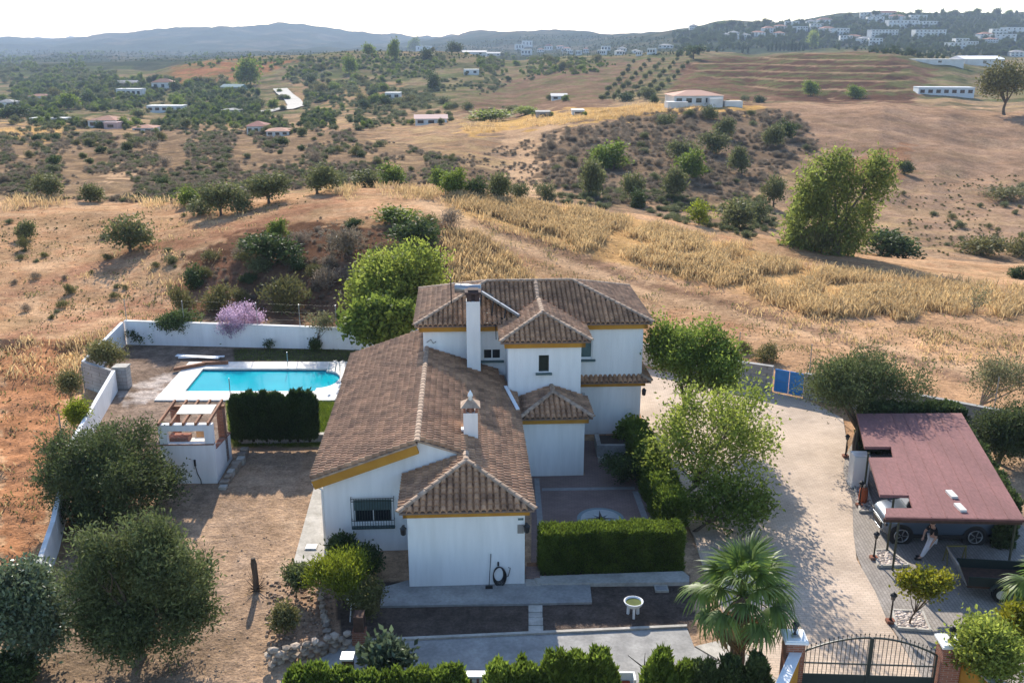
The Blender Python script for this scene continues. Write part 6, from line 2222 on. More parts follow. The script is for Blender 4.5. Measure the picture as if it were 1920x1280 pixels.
NAMED = [
    ('olive', 'lone olive tree with visible trunk on the dry slope above the left wall', 245, 472, 96, 76),
    ('olive', 'dark round olive tree at the far left of the scrub slope', 90, 372, 62, 52),
    ('round', 'small dark round tree right of the far left olive', 170, 379, 52, 38),
    ('round', 'small round bush at the left edge on the dry slope', 50, 450, 44, 40),
    ('khaki', 'grey shrub below the small round bush at the left edge', 48, 468, 30, 26),
    ('olive', 'olive tree on the crest straight above the lone sloping olive', 415, 404, 80, 66),
    ('olive', 'wide olive tree on the crest right of its twin', 505, 382, 84, 60),
    ('olive', 'tall olive tree on the crest left of the grassy knoll', 595, 364, 82, 60),
    ('green', 'green bush at the foot of the crest olives', 355, 386, 56, 40),
    ('sg', 'low bush tucked under the crest olive', 378, 402, 60, 38),
    ('sg', 'bush between the two crest olives', 455, 398, 50, 40),
    ('green', 'dark green flat bush on top of the red bank', 750, 418, 96, 36),
    ('dark', 'dark green spreading bush on the red bank above the mulberry', 780, 470, 108, 66),
    ('dark', 'dark bush at the upper left lip of the red bank', 505, 492, 112, 62),
    ('green', 'pointed green bush on the lip of the red bank', 527, 446, 46, 40),
    ('dark', 'dark upright bush at the left end of the red bank', 366, 538, 50, 50),
    ('khaki', 'olive-brown bush left of the red bank above the citrus tree', 342, 584, 58, 56),
    ('khaki', 'dry grey-brown bush above the wall left of the lilac tree', 410, 580, 76, 52),
    ('khaki', 'dry yellowish bush in the middle of the red bank', 545, 580, 100, 70),
    ('scrub', 'bare twiggy scrub at the right top of the red bank', 650, 470, 100, 60),
    ('scrub', 'bare grey scrub left of the mulberry tree', 610, 540, 70, 46),
    ('green', 'dark green tree at the left rim of the ravine', 860, 367, 66, 56),
    ('dark', 'small dark tree in the ravine row beside the grass', 897, 370, 48, 46),
    ('round', 'round tree at the end of the ravine row', 932, 374, 56, 54),
    ('sg', 'bluish bush right of the ravine row', 972, 370, 42, 36),
    ('green', 'bushy tree in the hollow behind the knoll', 830, 352, 54, 40),
    ('green', 'long green bush left of the ravine row', 730, 346, 64, 44),
    ('round', 'green-brown bush at the rim of the knoll', 685, 352, 66, 40),
    ('sg', 'small bush on the left rim of the knoll', 640, 350, 46, 36),
    ('round', 'tall dark olive tree standing alone in the ravine', 1105, 368, 64, 74),
    ('olive', 'greyish olive tree right of the tall dark ravine olive', 1185, 380, 52, 60),
    ('sg', 'pale green bush left of the tall dark ravine olive', 1022, 373, 40, 40),
    ('dark', 'small dark bush on the near ravine bank', 1196, 390, 46, 40),
    ('olive', 'olive tree on the ravine floor below the dark scrub', 1264, 374, 62, 62),
    ('green', 'wide green thicket above the tall ravine olive', 1152, 318, 90, 56),
    ('green', 'green tree in the dark scrub slope', 1302, 334, 72, 58),
    ('round', 'dark tree high in the scrub slope', 1276, 302, 58, 46),
    ('round', 'round dark tree above the scrub slope middle', 1336, 288, 58, 48),
    ('round', 'small dark tree near the top of the scrub slope', 1360, 258, 46, 40),
    ('olive', 'pale olive tree at the right of the scrub slope', 1390, 328, 50, 58),
    ('round', 'round tree at the right rim of the scrub slope', 1450, 276, 48, 44),
    ('dark', 'dark tree behind the round one at the right rim', 1470, 262, 44, 42),
    ('sg', 'bush at the top of the scrub slope', 1330, 224, 40, 28),
    ('sg', 'bush near the crest of the scrub slope', 1250, 236, 44, 26),
    ('lime', 'yellow-green small tree at the edge of the golden grass', 1310, 422, 56, 52),
    ('round', 'dark grey bushy tree left of the big eucalyptus', 1378, 426, 82, 64),
    ('olive', 'small olive just left of the big eucalyptus', 1450, 388, 54, 62),
    ('sg', 'bush between the dark bushy tree and the eucalyptus', 1424, 418, 44, 50),
    ('khaki', 'silvery olive bush in front of the eucalyptus trunk', 1540, 474, 76, 58),
    ('dark', 'dark bush in the shade right of the eucalyptus', 1665, 482, 116, 58),
    ('dark', 'dark lone bush on the ploughed slope above the eucalyptus', 1695, 326, 32, 28),
    ('khaki', 'wide brown-green scrub patch at the right edge', 1840, 478, 120, 44),
    ('khaki', 'brown-green scrub clump at the right frame edge', 1915, 482, 90, 50),
    ('dark', 'dark bush at the right edge below the scrub', 1912, 522, 44, 28),
    ('khaki', 'low tawny bushes on the mound at the right edge', 1880, 372, 110, 24),
    ('bare', 'small bare fig tree in the golden grass at the right', 1825, 588, 52, 60),
    ('khaki', 'yellowish broom bush behind the grey block wall', 1438, 676, 62, 36),
    ('khaki', 'dry bush at the start of the grey block wall', 1395, 660, 40, 26),
    ('green', 'rounded tree standing left of the far ploughed hill', 1520, 180, 36, 32),
    ('green', 'green tree at the foot of the terraced hill', 1605, 186, 40, 28),
    ('dark', 'dark small bush on the crest of the ploughed field', 1422, 193, 26, 16),
    ('sg', 'low dark bush left on the crest of the ploughed field', 1398, 190, 20, 12),
    ('pine', 'dark umbrella pine left of the terraced hill', 1300, 112, 46, 26),
    ('bright', 'round light tree on the top of the terraced hill', 1522, 92, 28, 36),
    ('round', 'dark dense tree beside the white villa on the crest', 1218, 186, 38, 22),
    ('dark', 'long dark hedge-like tree left of the white villa', 1175, 190, 40, 18),
    ('bright', 'yellow-green thicket above the far pink house', 920, 226, 92, 22),
    ('bright', 'second yellow-green thicket beside the far pink house', 985, 216, 60, 18),
    ('green', 'tall conifer-like tree on the left middle hills', 470, 160, 56, 56),
    ('green', 'dark tree right of the tall conifer-like tree', 655, 138, 34, 36),
    ('dark', 'dark tree left of the sunken track', 812, 168, 36, 36),
    ('dark', 'dark round tree by the far roadside shed', 722, 200, 26, 22),
    ('dark', 'dark round tree above the far shed', 682, 205, 22, 20),
    ('green', 'tall dark pine on the wooded hilltop', 740, 112, 26, 42),
    ('green', 'broad tree at the left end of the wooded hilltop', 690, 104, 30, 24),
    ('green', 'pale tree in the middle of the wooded hilltop', 778, 96, 26, 28),
    ('dark', 'dark tree at the right end of the wooded hilltop', 850, 98, 36, 22),
    ('dark', 'dark tree on the right shoulder of the wooded hilltop', 800, 112, 34, 24),
    ('dark', 'large dark tree among the valley houses', 168, 196, 40, 30),
    ('green', 'pale green tree in front of the large dark valley tree', 128, 205, 44, 34),
    ('dark', 'dark tree at the left edge of the valley houses', 30, 222, 60, 26),
]
for kind, lab, px, py, w, h_ in NAMED:
    isb = any(q in lab for q in ('bush', 'scrub', 'thicket', 'shrub'))
    pplant(kind, lab, px, py, w, h_, 'shrub' if isb else ('olive_tree' if 'olive tree' in lab else 'tree'), 'bush' if isb else 'tree')
# the big eucalyptus
eb = ground(1568, 478)
c, rx, rz_ = box_from_px((1468, 276, 1680, 478), eb[1] + 1)
k = rx
k *= .96
ex = [(-.45 * k, 0, -.35 * k, .5 * k, .5 * k, .62 * k), (-.1 * k, .1 * k, .35 * k, .5 * k, .5 * k, .58 * k), (.62 * k, 0, .38 * k, .33 * k, .33 * k, .5 * k), (-.6 * k, .1, -.75 * k, .33 * k, .33 * k, .35 * k), (.25 * k, .2, -.35 * k, .45 * k, .4 * k, .6 * k), (-.5 * k, -.1, .15 * k, .36 * k, .36 * k, .45 * k), (.08 * k, -.1, -.7 * k, .42 * k, .4 * k, .4 * k)]
g_ = np.random.default_rng(5)
et = thing('eucalyptus_tree', 'big bright green eucalyptus tree standing in the ravine at the right', 'tree', eb)
cc = c - Vector(eb)
trunk_mesh(cc, ex, .42, .3, 7).build('trunk', MT['bark'], et, smooth=True)
ex = [(a * 1.06, b_ * 1.06, c_ * 1.06, d * .84, e * .84, f * .86) for a, b_, c_, d, e, f in ex]
C = clumps(ex, 760, g_, (.6, 1.05), .8) + np.array(cc)
V, F = leaves(C, 26, .42, .42, .16, -.1, .5, np.array(cc), g_)
link('crown', np_mesh('crown', V, F, LF['euc']), et)
# tall tree at the right edge on the crest
eb = ground(1882, 216)
tree('eucalyptus_tree', 'tall loose eucalyptus on the crest at the right edge', 'tree', eb, (0, 0, 8.5), (8, 6, 7), 'khaki', 190, 16, .6, .8, .4, r0=.4, nb=10)
# cypresses on the terraced hill
cyp_me = None
for i, px in enumerate((1392, 1402, 1440, 1447, 1455, 1462, 1470, 1478, 1484, 1491, 1498, 1506)):
    b_ = ground(px, 96 if px > 1410 else 100)
    hgt = (9, 6, 6, 7, 9, 7, 10, 8, 11, 8, 9, 7)[i]
    if cyp_me is None:
        t = cypress('row of dark cypresses on top of the terraced hill', b_, 1.3, 9.0, 'dark', 60, 'cypress_tree', 'cypresses on the terraced hill', 2, .7, .3)
        t['label'] = 'dark cypress, leftmost of those on top of the terraced hill'
        cyp_me = [ch.data for ch in t.children]
        t.scale.z = hgt / 9
    else:
        t = thing('cypress_tree', 'dark cypress on the terraced hill, %s from the left' % ORD[i], 'tree', b_, rnd.uniform(0, 6), 'cypresses on the terraced hill')
        t.scale = (1, 1, hgt / 9)
        for me_ in cyp_me:
            link(me_.name.split('.')[0], me_, t)
# orchard rows
for r_ in range(5):
    for k in range(9):
        q = k / 8
        px = 1128 + r_ * 24 + q * (62 + r_ * 3) + rnd.uniform(-2, 2)
        py = 190 - q * 72 + rnd.uniform(-1.5, 1.5) - r_ * 1.5
        o = pplant('olive', 'orchard olive in the %s row from the left, %s from the near end' % (('first', 'second', 'third', 'fourth', 'fifth')[r_], (['first'] + ORD[1:])[k]), px, py, rnd.uniform(11, 16) * (1.15 - .4 * q), rnd.uniform(10, 14) * (1.15 - .4 * q), 'olive_tree', 'tree', 'orchard olives on the brown slope')

# scattered shrubs: the larger ones one by one, the small ones as one undergrowth
ZON = [
    ('shrub on the scrub plain left of the ravine', [(0, 260), (620, 250), (860, 300), (840, 335), (600, 338), (420, 372), (0, 360)], 78, (14, 34), ['sg', 'sg', 'round', 'khaki', 'scrub', 'scrub', 'dark']),
    ('shrub in the dark scrub slope right of the ravine', [(1020, 265), (1230, 222), (1400, 206), (1490, 216), (1530, 270), (1440, 330), (1380, 362), (1130, 372), (1030, 330)], 46, (16, 34), ['scrub', 'scrub', 'sg', 'round']),
    ('shrub dotting the valley among the houses', [(0, 160), (300, 150), (700, 160), (1000, 215), (700, 240), (0, 245)], 74, (12, 36), ['dark', 'green', 'sg', 'green', 'round', 'khaki']),
    ('shrub covering the cutting behind the pool', [(360, 490), (560, 425), (840, 420), (850, 520), (640, 590), (350, 590)], 40, (24, 58), ['scrub', 'khaki', 'sg', 'scrub', 'dark', 'khaki']),
    ('weedy bush on the dry slope beyond the right wall', [(1650, 340), (1920, 350), (1920, 470), (1740, 470)], 22, (12, 26), ['khaki', 'sg', 'khaki']),
    ('low weed on the bare slope above the left wall', [(0, 400), (380, 400), (330, 560), (0, 640)], 26, (12, 28), ['khaki', 'sg', 'scrub', 'khaki']),
    ('tree on the far middle hills', [(560, 112), (1130, 112), (1100, 150), (700, 165), (560, 170)], 36, (9, 22), ['dark', 'green', 'round', 'khaki']),
]
for lab, poly, n, (a, b_), kinds in ZON:
    grp = lab.replace('shrub', 'shrubs', 1).replace('tree', 'trees', 1).replace('bush', 'bushes', 1) if True else ''
    xs, ys = [p[0] for p in poly], [p[1] for p in poly]
    c_ = 0
    while c_ < n:
        x, y = rnd.uniform(min(xs), max(xs)), rnd.uniform(min(ys), max(ys))
        if not inpoly(np.array([x]), np.array([y]), poly)[0]:
            continue
        w = rnd.uniform(a, b_) * rnd.uniform(.7, 1.1)
        kd = rnd.choice(kinds)
        if vnoise(np.array([x / 60.0]), np.array([y / 22.0]), 77)[0] < rnd.uniform(.2, .62):
            continue
        nm = 'tree' if 'tree' in lab else 'shrub'
        o = pplant(kd, lab, x, y, w, w * rnd.uniform(.5, .8), nm, nm, grp)
        locate(o, ADJ[kd] + ' ' + nm, x, y)
        c_ += 1


KIND_OF = {'scrub': 'scrub', 'scrubgreen': 'sg', 'green': 'green', 'dark': 'dark', 'khaki': 'khaki'}
SOURCES = {}


def sources(kind):
    """prototype objects for the scattered undergrowth; they are not placed in the scene themselves"""
    if kind not in SOURCES:
        SOURCES[kind] = [bpy.data.objects.new('shrub_source', cm) for cm, tm in PR[kind]]
    return SOURCES[kind]


def undergrowth(name, pts, wmin, wmax, nl, leaf, hk=.6, fine=.15):
    """many small shrubs standing on the given ground points, as one object"""
    P = np.array(pts)
    n = len(P)
    w = rng.uniform(wmin, wmax, n) * (1 if P.shape[1] == 3 else P[:, 3]) / 2.1
    me = bpy.data.meshes.new(name)
    me.from_pydata([tuple(p) for p in P[:, :3]], [], [])
    a = me.attributes.new('sc', 'FLOAT_VECTOR', 'POINT')
    a.data.foreach_set('vector', np.stack([w, w, w * hk * rng.uniform(.9, 1.7, n)], -1).astype(np.float32).ravel())
    a = me.attributes.new('rot', 'FLOAT_VECTOR', 'POINT')
    a.data.foreach_set('vector', np.stack([np.zeros(n), np.zeros(n), rng.uniform(0, 6.28, n)], -1).astype(np.float32).ravel())
    a = me.attributes.new('pick', 'INT', 'POINT')
    src = sources(KIND_OF[leaf])
    a.data.foreach_set('value', rng.integers(0, len(src), n).astype(np.int32))
    o = link(name, me, kind='stuff')
    ng = bpy.data.node_groups.new(name, 'GeometryNodeTree')
    ng.interface.new_socket('Geometry', in_out='INPUT', socket_type='NodeSocketGeometry')
    ng.interface.new_socket('Geometry', in_out='OUTPUT', socket_type='NodeSocketGeometry')
    N, L = ng.nodes, ng.links
    gi, go = N.new('NodeGroupInput'), N.new('NodeGroupOutput')
    ip = N.new('GeometryNodeInstanceOnPoints')
    g2 = N.new('GeometryNodeGeometryToInstance')
    for s_ in src:
        oi = N.new('GeometryNodeObjectInfo')
        oi.inputs['Object'].default_value = s_
        L.new(oi.outputs['Geometry'], g2.inputs[0])
    for nm, dt, sock in (('sc', 'FLOAT_VECTOR', 'Scale'), ('rot', 'FLOAT_VECTOR', 'Rotation'), ('pick', 'INT', 'Instance Index')):
        na = N.new('GeometryNodeInputNamedAttribute')
        na.data_type = dt
        na.inputs['Name'].default_value = nm
        L.new(na.outputs['Attribute'], ip.inputs[sock])
    ip.inputs['Pick Instance'].default_value = True
    L.new(gi.outputs[0], ip.inputs['Points'])
    L.new(g2.outputs[0], ip.inputs['Instance'])
    L.new(ip.outputs[0], go.inputs[0])
    md = o.modifiers.new('scatter', 'NODES')
    md.node_group = ng
    return o


def pscatter(poly, n, clump=0.0, soft=False):
    """photo-space scatter dropped on the ground; returns x, y, z, metres per 10 px"""
    xs, ys = [p[0] for p in poly], [p[1] for p in poly]
    out = []
    while len(out) < n:
        x, y = rnd.uniform(min(xs), max(xs)), rnd.uniform(min(ys), max(ys))
        if not inpoly(np.array([x]), np.array([y]), poly)[0]:
            continue
        if clump and vnoise(np.array([x / 46.0]), np.array([y / 20.0]), 5)[0] < clump * (rnd.uniform(.35, 1.5) if soft else rnd.uniform(.7, 1.35)):
            continue
        if 488 < x < 572 and 160 < y < 216:      # keep the valley road clear
            continue
        b = ground(x, y)
        out.append((*b, (b[1] * CP - (b[2] - CAMH) * SP) / FPX * 10))
    return out


undergrowth('scrub_undergrowth', pscatter([(0, 252), (640, 245), (870, 300), (860, 345), (600, 345), (420, 385), (0, 372)], 2700, .42), .6, 1.6, 16, 'scrub')
undergrowth('green_undergrowth', pscatter([(0, 252), (640, 245), (870, 300), (860, 345), (600, 345), (420, 385), (0, 372)], 1500, .5), .6, 1.5, 18, 'scrubgreen')
undergrowth('scrub_undergrowth', pscatter([(1010, 255), (1230, 212), (1400, 200), (1490, 213), (1540, 275), (1440, 340), (1380, 378), (1130, 385), (1015, 340)], 1300, .25), .8, 1.9, 16, 'scrub')
undergrowth('green_undergrowth', pscatter([(850, 300), (1010, 260), (1040, 375), (860, 350)], 220, .3), .5, 1.3, 14, 'scrub')
undergrowth('green_undergrowth', pscatter([(1000, 350), (1430, 370), (1500, 470), (1330, 430), (1200, 402), (1000, 376)], 330, .4), .8, 2.0, 18, 'scrubgreen')
undergrowth('valley_undergrowth', pscatter([(560, 105), (860, 95), (1130, 112), (1000, 150), (860, 200), (560, 200), (540, 150)], 700, .45), .5, 1.3, 10, 'scrubgreen')
undergrowth('valley_undergrowth', pscatter([(0, 120), (300, 145), (640, 150), (1000, 210), (700, 245), (0, 248)], 1500, .45), .6, 1.7, 12, 'scrubgreen')
undergrowth('valley_undergrowth', pscatter([(0, 150), (300, 150), (520, 165), (640, 190), (700, 240), (0, 238)], 1100, .55), .5, 1.35, 13, 'dark', .8)
undergrowth('valley_undergrowth', pscatter([(0, 150), (300, 150), (520, 165), (640, 190), (700, 240), (0, 238)], 500, .5), .5, 1.4, 13, 'green', .8)
undergrowth('valley_undergrowth', pscatter([(0, 95), (620, 105), (1100, 112), (1270, 120), (1100, 140), (600, 150), (0, 150)], 700, .5), .4, 1.0, 8, 'green')
undergrowth('weeds', pscatter([(1640, 330), (1920, 330), (1920, 480), (1720, 480)], 260, .55), .2, .8, 12, 'khaki')
undergrowth('weeds', pscatter([(0, 390), (400, 395), (620, 365), (460, 440), (330, 560), (0, 640)], 420, .5), .15, .55, 10, 'khaki')
undergrowth('weeds', pscatter([(340, 500), (450, 430), (600, 410), (840, 410), (860, 540), (640, 600), (400, 600)], 420, .4), .5, 1.6, 12, 'scrub')
undergrowth('weeds', pscatter([(0, 640), (150, 640), (110, 800), (80, 960), (0, 1060)], 160, .4), .2, .6, 10, 'khaki')
# clods and stones on the bare slopes
cl = [(q[0], q[1], q[3] * rnd.uniform(.05, .16)) for q in pscatter([(0, 400), (620, 365), (460, 440), (330, 590), (140, 760), (90, 1000), (0, 1060)], 900) + pscatter([(1000, 480), (1920, 600), (1920, 740), (1240, 600)], 700) + pscatter([(860, 380), (1920, 590), (1700, 640), (1000, 470)], 300)]
pebbles('clods', cl, mat('earth_clod', (.30, .19, .125), (.2, .12, .08), scale=4, island=.3))


# tall dry grass
def grass_field(name, pts, hmin, hmax, nb, leaf='straw'):
    P = np.array(pts)
    n = len(P) * nb
    base = np.repeat(P[:, :3], nb, 0) + np.concatenate([rng.normal(0, .34, (n, 2)), np.full((n, 1), -.05)], 1)
    hh = np.repeat(rng.uniform(hmin, hmax, len(P)), nb) * rng.uniform(.55, 1.1, n)
    lean = rng.normal(0, .32, (n, 2))
    a = rng.uniform(0, math.pi, n)
    w = .022 * np.stack([np.cos(a), np.sin(a), a * 0], -1) * rng.uniform(.8, 1.6, (n, 1))
    mid = base + np.stack([lean[:, 0] * hh * .4, lean[:, 1] * hh * .4, hh * .6], -1)
    tip = base + np.stack([lean[:, 0] * hh, lean[:, 1] * hh, hh], -1)
    V = np.stack([base - w * .6, base + w * .6, mid + w * 1.3, tip + w * .8, tip - w * .8, mid - w * 1.3], 1).reshape(-1, 3)
    i = np.arange(n)[:, None] * 6
    F = np.concatenate([i + np.array([[0, 1, 2, 5]]), i + np.array([[5, 2, 3, 4]])], 0)
    return link(name, np_mesh(name, V, F, LF[leaf]), kind='stuff')


GF = []
F1 = [(842, 362), (1000, 384), (1200, 414), (1400, 474), (1560, 520), (1720, 555), (1590, 570), (1480, 545), (1300, 500), (1150, 462), (1000, 430), (860, 388)]
GF += pscatter(F1, 4300, .45)
GF += pscatter([(830, 360), (1000, 375), (1200, 404), (1400, 462), (1600, 515), (1760, 560), (1700, 600), (1480, 575), (1250, 520), (1050, 465), (850, 410)], 350, .5, True)
GF += pscatter([(1050, 440), (1300, 500), (1480, 545), (1720, 580), (1700, 600), (1500, 590), (1420, 560), (1280, 512), (1100, 470)], 900, .52, True)
GF += pscatter([(1500, 500), (1920, 545), (1920, 600), (1780, 590), (1600, 555)], 900, .45, True)
GF += pscatter([(1640, 545), (1700, 560), (1690, 590), (1570, 580)], 300)
GF += pscatter([(840, 430), (900, 440), (980, 500), (1010, 545), (840, 545)], 330, .3, True)
GF += pscatter([(600, 350), (840, 352), (860, 400), (800, 380), (640, 375)], 130, .5, True)
grass_field('tall_dry_grass', GF, .28, .95, 14)
G2 = pscatter([(860, 235), (1060, 212), (1240, 190), (1440, 192), (1230, 213), (1040, 236), (880, 250)], 650, .45, True)
G2 += pscatter([(0, 240), (120, 232), (130, 262), (0, 268)], 90, .45, True) + pscatter([(0, 372), (130, 368), (110, 392), (0, 400)], 70, .5, True) + pscatter([(230, 375), (420, 380), (400, 410), (300, 400)], 50, .5, True)
grass_field('tall_dry_grass', G2, .5, 1.1, 9)
G3 = pscatter([(0, 640), (110, 640), (130, 690), (60, 720), (0, 710)], 40, .5, True) + pscatter([(110, 640), (215, 620), (160, 690), (120, 740)], 90, .2, True) + pscatter([(100, 520), (350, 400), (500, 400), (340, 560)], 50, .5, True)
G3 += pscatter([(1230, 520), (1500, 580), (1920, 650), (1920, 700), (1500, 640)], 120, .5, True)
grass_field('dry_grass_tufts', G3, .2, .6, 9)
G4 = pscatter([(0, 400), (620, 365), (460, 440), (330, 590), (140, 640), (0, 640)], 200, .5, True) + pscatter([(860, 400), (1300, 500), (1920, 600), (1920, 730), (1240, 620), (1000, 500)], 420, .5, True) + pscatter([(0, 640), (150, 640), (100, 900), (0, 1050)], 50, .4, True)
grass_field('low_dry_weeds', G4, .06, .3, 8, 'khaki')
grass_field('low_dry_weeds', G4[::2], .06, .25, 8)


# ------------------------------------------------------------------ far houses
WALLW = mat('far_white_wall', (.66, .645, .61), (.54, .52, .48), scale=.3)
ROOFR = mat('far_clay_roof', (.36, .16, .10), (.27, .13, .09), scale=.8)
ROOFG = mat('far_grey_roof', (.30, .29, .28), (.22, .21, .2), scale=.8)
DARKW = MT['glass']


GARDENS = []


def house(label, px, py, wpx, hpx, depth=9.0, kind='hip', rz=0.0, roofm=None, wallm=None, nwin=4, rows=1, name='house', group=None, wings=()):
    b = ground(px, py)
    dep = b[1] * CP - (b[2] - CAMH) * SP
    s = dep / FPX
    w, h_ = wpx * s, hpx * s
    t = thing(name, label, 'house' if name == 'house' else name.replace('_', ' '), (b[0], b[1], b[2] - .2), rz, group)
    if name == 'house' and not group:
        GARDENS.append((px, py, wpx, hpx))
    hr = h_ * (.32 if kind != 'flat' else 0)
    hw = h_ - hr
    d2 = depth / 2
    MB().box(-w / 2, w / 2, -d2, d2, -3, hw).build('wall', wallm or WALLW, t)
    if kind == 'flat':
        MB().box(-w / 2 - .15, w / 2 + .15, -d2 - .15, d2 + .15, hw, hw + .25).build('roof', wallm or WALLW, t)
    else:
        m = MB()
        o = .4
        rl = max(.2, w / 2 - d2) if kind == 'hip' else w / 2 + o
        m.add([(-w / 2 - o, -d2 - o, hw), (w / 2 + o, -d2 - o, hw), (w / 2 + o, d2 + o, hw), (-w / 2 - o, d2 + o, hw), (-rl, 0, hw + hr), (rl, 0, hw + hr)],
              [(3, 2, 1, 0), (0, 1, 5, 4), (1, 2, 5), (2, 3, 4, 5), (3, 0, 4)])
        m.build('roof', roofm or ROOFR, t)
    for r_ in range(rows):
        for k in range(nwin):
            x = -w / 2 + w * (k + .5) / nwin
            zc = hw * (r_ + .55) / rows
            a = min(w / nwin * .28, 1.0)
            hh = hw / rows * .22
            f = MB().box(x - a - .1, x + a + .1, -d2 - .05, -d2 + .1, zc - hh - .1, zc + hh + .1).build('window', wallm or WALLW, t)
            MB().box(x - a, x + a, -d2 - .1, -d2 - .051, zc - hh, zc + hh).build('pane', DARKW, f)
    for (ox, oy, ww, hh, dd) in wings:
        x0, x1 = ox * w - ww * w / 2, ox * w + ww * w / 2
        MB().box(x0, x1, -d2 - dd, -d2 - .01, -3, hw * hh).build('annex', wallm or WALLW, t)
    return t


PINK = mat('pink_wall', (.55, .38, .34), (.48, .33, .30), scale=.3)
house('sprawling white villa with pale red roof on the grassy crest', 1300, 196, 92, 27, 10, 'hip', .1, mat('pale_red_roof', (.5, .28, .2)), nwin=5, wings=((-.5, 0, .4, .5, 4), (.3, 0, .25, .8, 3), (.68, 0, .36, .5, 2)))
house('low white house with brown tiled roof at the left of the scrub plain', 205, 238, 54, 22, 9, 'hip', -.1, nwin=3)
house('pink walled lean-to beside the brown roofed house', 218, 241, 26, 12, 7, 'flat', -.1, wallm=PINK, nwin=1)
house('small white house half hidden by a dark bush', 275, 247, 38, 14, 8, 'hip', .1, nwin=2)
house('white house with dark red roof at the centre of the scrub plain', 485, 250, 34, 24, 8, 'hip', .1, mat('dark_red_roof', (.22, .07, .06)), nwin=3)
house('white annex house right of the dark red roofed house', 524, 252, 40, 14, 8, 'hip', .1, ROOFR, nwin=3)
house('long low white house in the valley', 314, 209, 66, 11, 8, 'flat', 0, nwin=5)
house('white valley house with pillared front', 247, 181, 46, 14, 9, 'flat', 0, nwin=5)
house('red roofed valley villa with white gate', 308, 168, 40, 20, 10, 'hip', .2, nwin=3)
house('brown roofed barn above the pillared valley house', 240, 163, 36, 12, 9, 'gable', .2, ROOFG, wallm=PINK, nwin=2)
house('grey-green warehouse under the tall conifer-like tree', 440, 172, 40, 14, 10, 'gable', -.2, mat('greenish_roof', (.16, .24, .24)), wallm=mat('greenish_wall', (.3, .38, .38)), nwin=2)
house('small white house at the far left of the valley', 16, 200, 32, 14, 8, 'hip', 0, ROOFG, nwin=2)
house('brown roofed house left of the big valley tree', 78, 188, 40, 12, 8, 'hip', 0, nwin=2)
house('long white wall-like building by the valley road', 95, 226, 66, 5, 5, 'flat', 0, nwin=2)
house('low grey roofed building on the valley field', 437, 210, 34, 8, 8, 'hip', 0, ROOFG, nwin=2)
house('white and pink farmhouse below the brown ploughed hill', 808, 232, 58, 18, 9, 'gable', .1, mat('pinkish_roof', (.5, .34, .30)), nwin=3)
house('white shed with blue shade beside the pale dirt yard', 738, 186, 28, 12, 7, 'flat', 0, nwin=2)
house('white house at the end of the sunken lane', 884, 140, 28, 9, 8, 'flat', 0, nwin=2)
house('small farmhouse behind the little cypress grove', 1048, 187, 28, 12, 8, 'gable', 0, mat('pale_roof', (.6, .56, .52)), nwin=2)
house('small grey hut right of the yellow-green thicket', 1018, 218, 26, 9, 6, 'flat', 0, wallm=ROOFG, nwin=1)
house('white van-sized hut at the edge of the golden crest', 1083, 214, 22, 8, 5, 'flat', 0, nwin=1)
house('low greenhouse-like sheds on the terraces at the right', 1768, 178, 100, 14, 8, 'flat', -.1, nwin=7, wallm=mat('greenhouse', (.55, .57, .58)), name='greenhouse')
house('long white greenhouse at the right end of the terraced hill', 1755, 120, 90, 8, 10, 'flat', 0, nwin=1, name='greenhouse')
house('white ridged greenhouse by the right far trees', 1830, 122, 74, 17, 22, 'gable', 0, mat('white_roof', (.7, .7, .72)), nwin=1, name='greenhouse')
house('white hilltop house on the wooded hill', 795, 96, 30, 9, 10, 'flat', 0, nwin=3)
house('pair of pale barns left of the far white hamlet', 890, 103, 44, 8, 12, 'gable', 0, mat('pale_barn_roof', (.6, .55, .5)), nwin=2)
house('white barn right of its twin near the far hamlet', 925, 105, 36, 7, 12, 'gable', 0, mat('pale_barn_roof_b', (.6, .55, .5)), nwin=2)
# hamlet and the white town on the right hill
for i in range(20):
    hx, hy = rnd.uniform(930, 1260), rnd.uniform(88, 106)
    o = house('white house of the far hamlet below the central blue hill', hx, hy, rnd.uniform(9, 20), rnd.uniform(6, 11), 10, rnd.choice(['flat', 'hip']), rnd.uniform(-.3, .3), rnd.choice([ROOFR, ROOFG]), nwin=3, group='hamlet houses')
    locate(o, 'small white hamlet house', hx, hy)
TOWN = [(1420, 68, 26), (1440, 62, 22), (1462, 56, 24), (1484, 52, 26), (1500, 60, 22), (1460, 70, 22), (1530, 55, 24), (1550, 62, 26), (1575, 66, 26), (1545, 46, 26), (1600, 76, 30), (1620, 80, 24), (1585, 78, 22), (1395, 74, 18), (1300, 56, 16), (1375, 68, 18), (1360, 72, 14), (1640, 84, 24), (1800, 84, 24), (1815, 90, 24), (1790, 92, 30), (1845, 72, 24), (1880, 76, 40), (1900, 64, 44), (1870, 66, 26), (1855, 80, 22), (1905, 106, 30), (1640, 42, 30), (1680, 38, 30), (1625, 36, 26), (1720, 40, 30), (1520, 48, 18)]
for x, y, w in TOWN:
    o = house('white house of the town on the far right hillside', x, y, w, rnd.uniform(9, 12.5), 14, rnd.choice(['flat', 'flat', 'hip']), rnd.uniform(-.3, .3), rnd.choice([ROOFR, ROOFG]), nwin=4, rows=2, group='town houses on the right hill')
    locate(o, 'white town house', x, y)
house('white crescent apartment block, lower left of the pair on the right hill', 1654, 70, 50, 13, 16, 'flat', .05, nwin=8, rows=3, name='apartment_block')
house('white crescent apartment block, lower right of the pair on the right hill', 1740, 72, 56, 15, 16, 'flat', -.05, nwin=8, rows=3, name='apartment_block')
house('long apartment block above the crescents on the right hill', 1690, 52, 56, 13, 16, 'flat', 0, nwin=8, rows=2, name='apartment_block')
